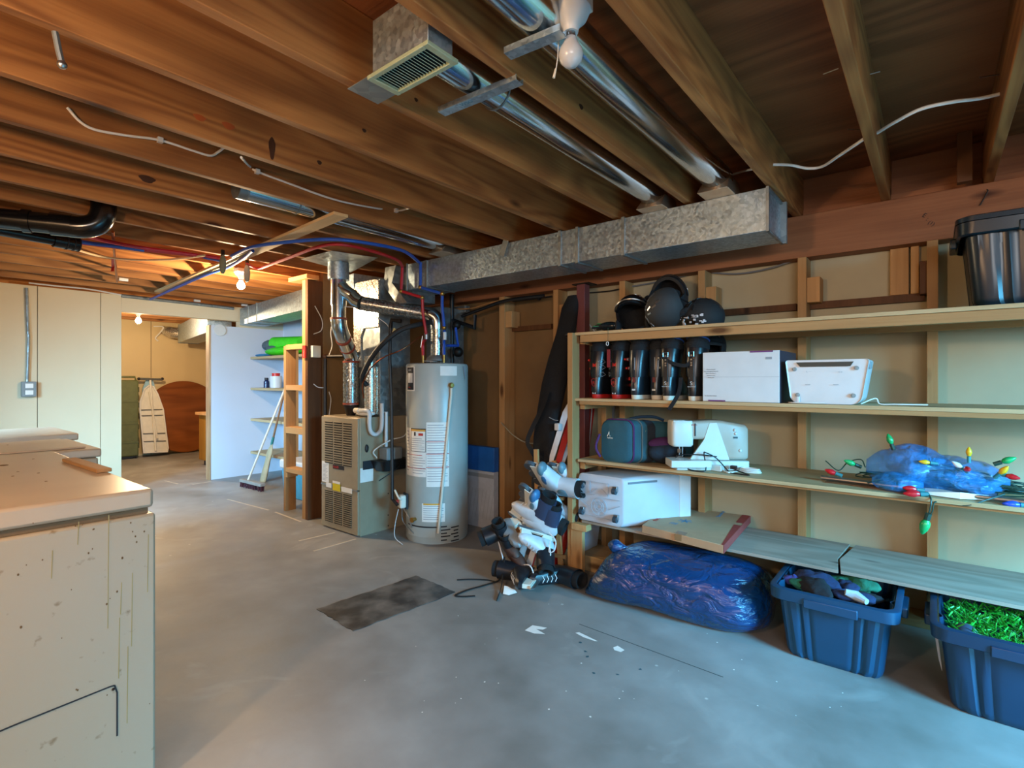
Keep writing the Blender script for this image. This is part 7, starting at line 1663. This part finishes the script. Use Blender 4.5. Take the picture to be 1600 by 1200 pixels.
part('film', filmblob(xa+0.03, xa+0.22, 2.96, 0.075, 0.085, 7.0), film, fbag, angle=180)
wire_m = plain('green_wire', '12392e', 0.5); wr = MB(); rng = random.Random(8); pts = []
for k in range(90):
    f = rng.random(); pts.append(V((xa-0.03+(xb2-xa+0.15)*f, 3.05+rng.uniform(-0.09, 0.09), zz+0.012+0.11*rng.random()*math.sin(math.pi*min(max(f, 0.15), 0.85)))))
wr.tube(catmull(pts, 5), 0.0028, 5)
p_ = [PY(1290, 720, 3.03), PY(1310, 735, 3.0), PY(1325, 722, 3.05), PY(1345, 718, 3.04), PY(1352, 730, 3.0)]
wr.tube(catmull(p_, 6), 0.0028, 5)
wr.tube(catmull([PY(1450, 770, 2.90), PY(1455, 782, 2.86), PY(1452, 800, 2.855), PY(1448, 808, 2.855), PY(1456, 800, 2.853), PY(1460, 785, 2.86), PY(1475, 785, 2.9), PY(1510, 790, 2.87), PY(1545, 780, 2.9), PY(1570, 772, 2.95)], 7), 0.003, 5)
part('wire', wr, wire_m, lb)
BC = {'r': plain('bulb_red', 'c8202c', 0.25, var=0.03), 'g': plain('bulb_green', '1fa05a', 0.25, var=0.03), 'y': plain('bulb_yellow', 'dfae1c', 0.3, var=0.03), 'b': plain('bulb_blue', '2a52c8', 0.25, var=0.03), 'w': plain('bulb_white', 'dfe6ea', 0.25, var=0.03)}
def c9(u, v, y, col, d, s=1.0):
    p = PY(u, v, y); dd = V(d).normalized(); Mq = dd.to_track_quat('Z', 'Y').to_matrix()
    g_ = part('bulb', MB().lathe([(0.001, 0), (0.008*s, 0.002), (0.0125*s, 0.012), (0.014*s, 0.02*s), (0.011*s, 0.034*s), (0.005*s, 0.047*s), (0.001, 0.051*s)], p, 16, Mq), BC[col], lb, label={'r': 'red', 'g': 'green', 'y': 'yellow', 'b': 'blue', 'w': 'white'}[col]+' bulb')
    part('socket', MB().cyl(p, p-dd*0.028, 0.009*s, 10), plain('socket_teal', '2f7f86', 0.5) if col != 'g' else wire_m, g_)
c9(1306, 740, 3.0, 'r', (-1, 0.1, 0.3)); c9(1336, 726, 3.02, 'g', (-0.8, -0.3, 0.35))
c9(1393, 694, 3.05, 'g', (-0.3, 0, 1)); c9(1514, 713, 3.0, 'y', (0, 0, 1), 0.8); c9(1453, 723, 2.95, 'y', (-1, -0.3, 0.1), 0.8)
c9(1503, 731, 2.95, 'w', (-0.8, 0, 0.6), 0.8); c9(1510, 733, 2.94, 'r', (0.1, -0.8, 0.1), 0.9); c9(1562, 740, 2.95, 'y', (0.5, -0.3, 0.7), 0.9); c9(1572, 743, 2.95, 'r', (0.8, -0.4, -0.1), 0.9)
c9(1565, 722, 3.0, 'g', (0.6, 0, 0.3)); c9(1432, 765, 2.90, 'r', (-1, -0.2, 0.1)); c9(1438, 772, 2.885, 'r', (-1, -0.2, -0.05), 1.2); c9(1594, 789, 2.90, 'b', (-1, -0.2, 0.0), 1.1)
c9(1448, 812, 2.852, 'g', (-0.25, 0, -1), 1.35)
# metal rods and papers under the bag
rd = MB(); 
for k, (v0, v1) in enumerate(((733, 757), (739, 762))):
    a, b2 = PY(1283, v0, 3.04-0.03*k), PY(1400, v1, 3.0-0.03*k); a.z = b2.z = Z3+0.016; d = (b2-a).normalized(); 
    solo('metal_rod', MB().tube([a, a+d*0.95], 0.009, 10), M['steel'], ['rear silver rod under the blue film bag', 'front silver rod under the blue film bag'][k], 'rod')
a = PY(1284, 742, 3.0); solo('wood_offcut', MB().bar(V((a.x+0.02, 2.985, Z3+0.0035)), V((a.x+0.5, 2.93, Z3+0.0035)), 0.03, 0.006), M['brown_z'], 'flat brown wood strip under the silver rods', 'wood offcut')
q = [PY(u, v, y) for u, v, y in ((1425, 752, 2.98), (1470, 766, 2.94), (1540, 770, 2.93), (1560, 768, 2.97), (1500, 778, 2.90), (1450, 772, 2.92))]
solo('crumpled_papers', MB().loft([[V((p.x, p.y, Z3+0.004)) for p in q], [V((p.x, p.y, Z3+0.022+0.01*math.sin(i*2))) for i, p in enumerate(q)]]), M['paper'], 'white folded papers poking out beneath the blue film bag', 'paper')
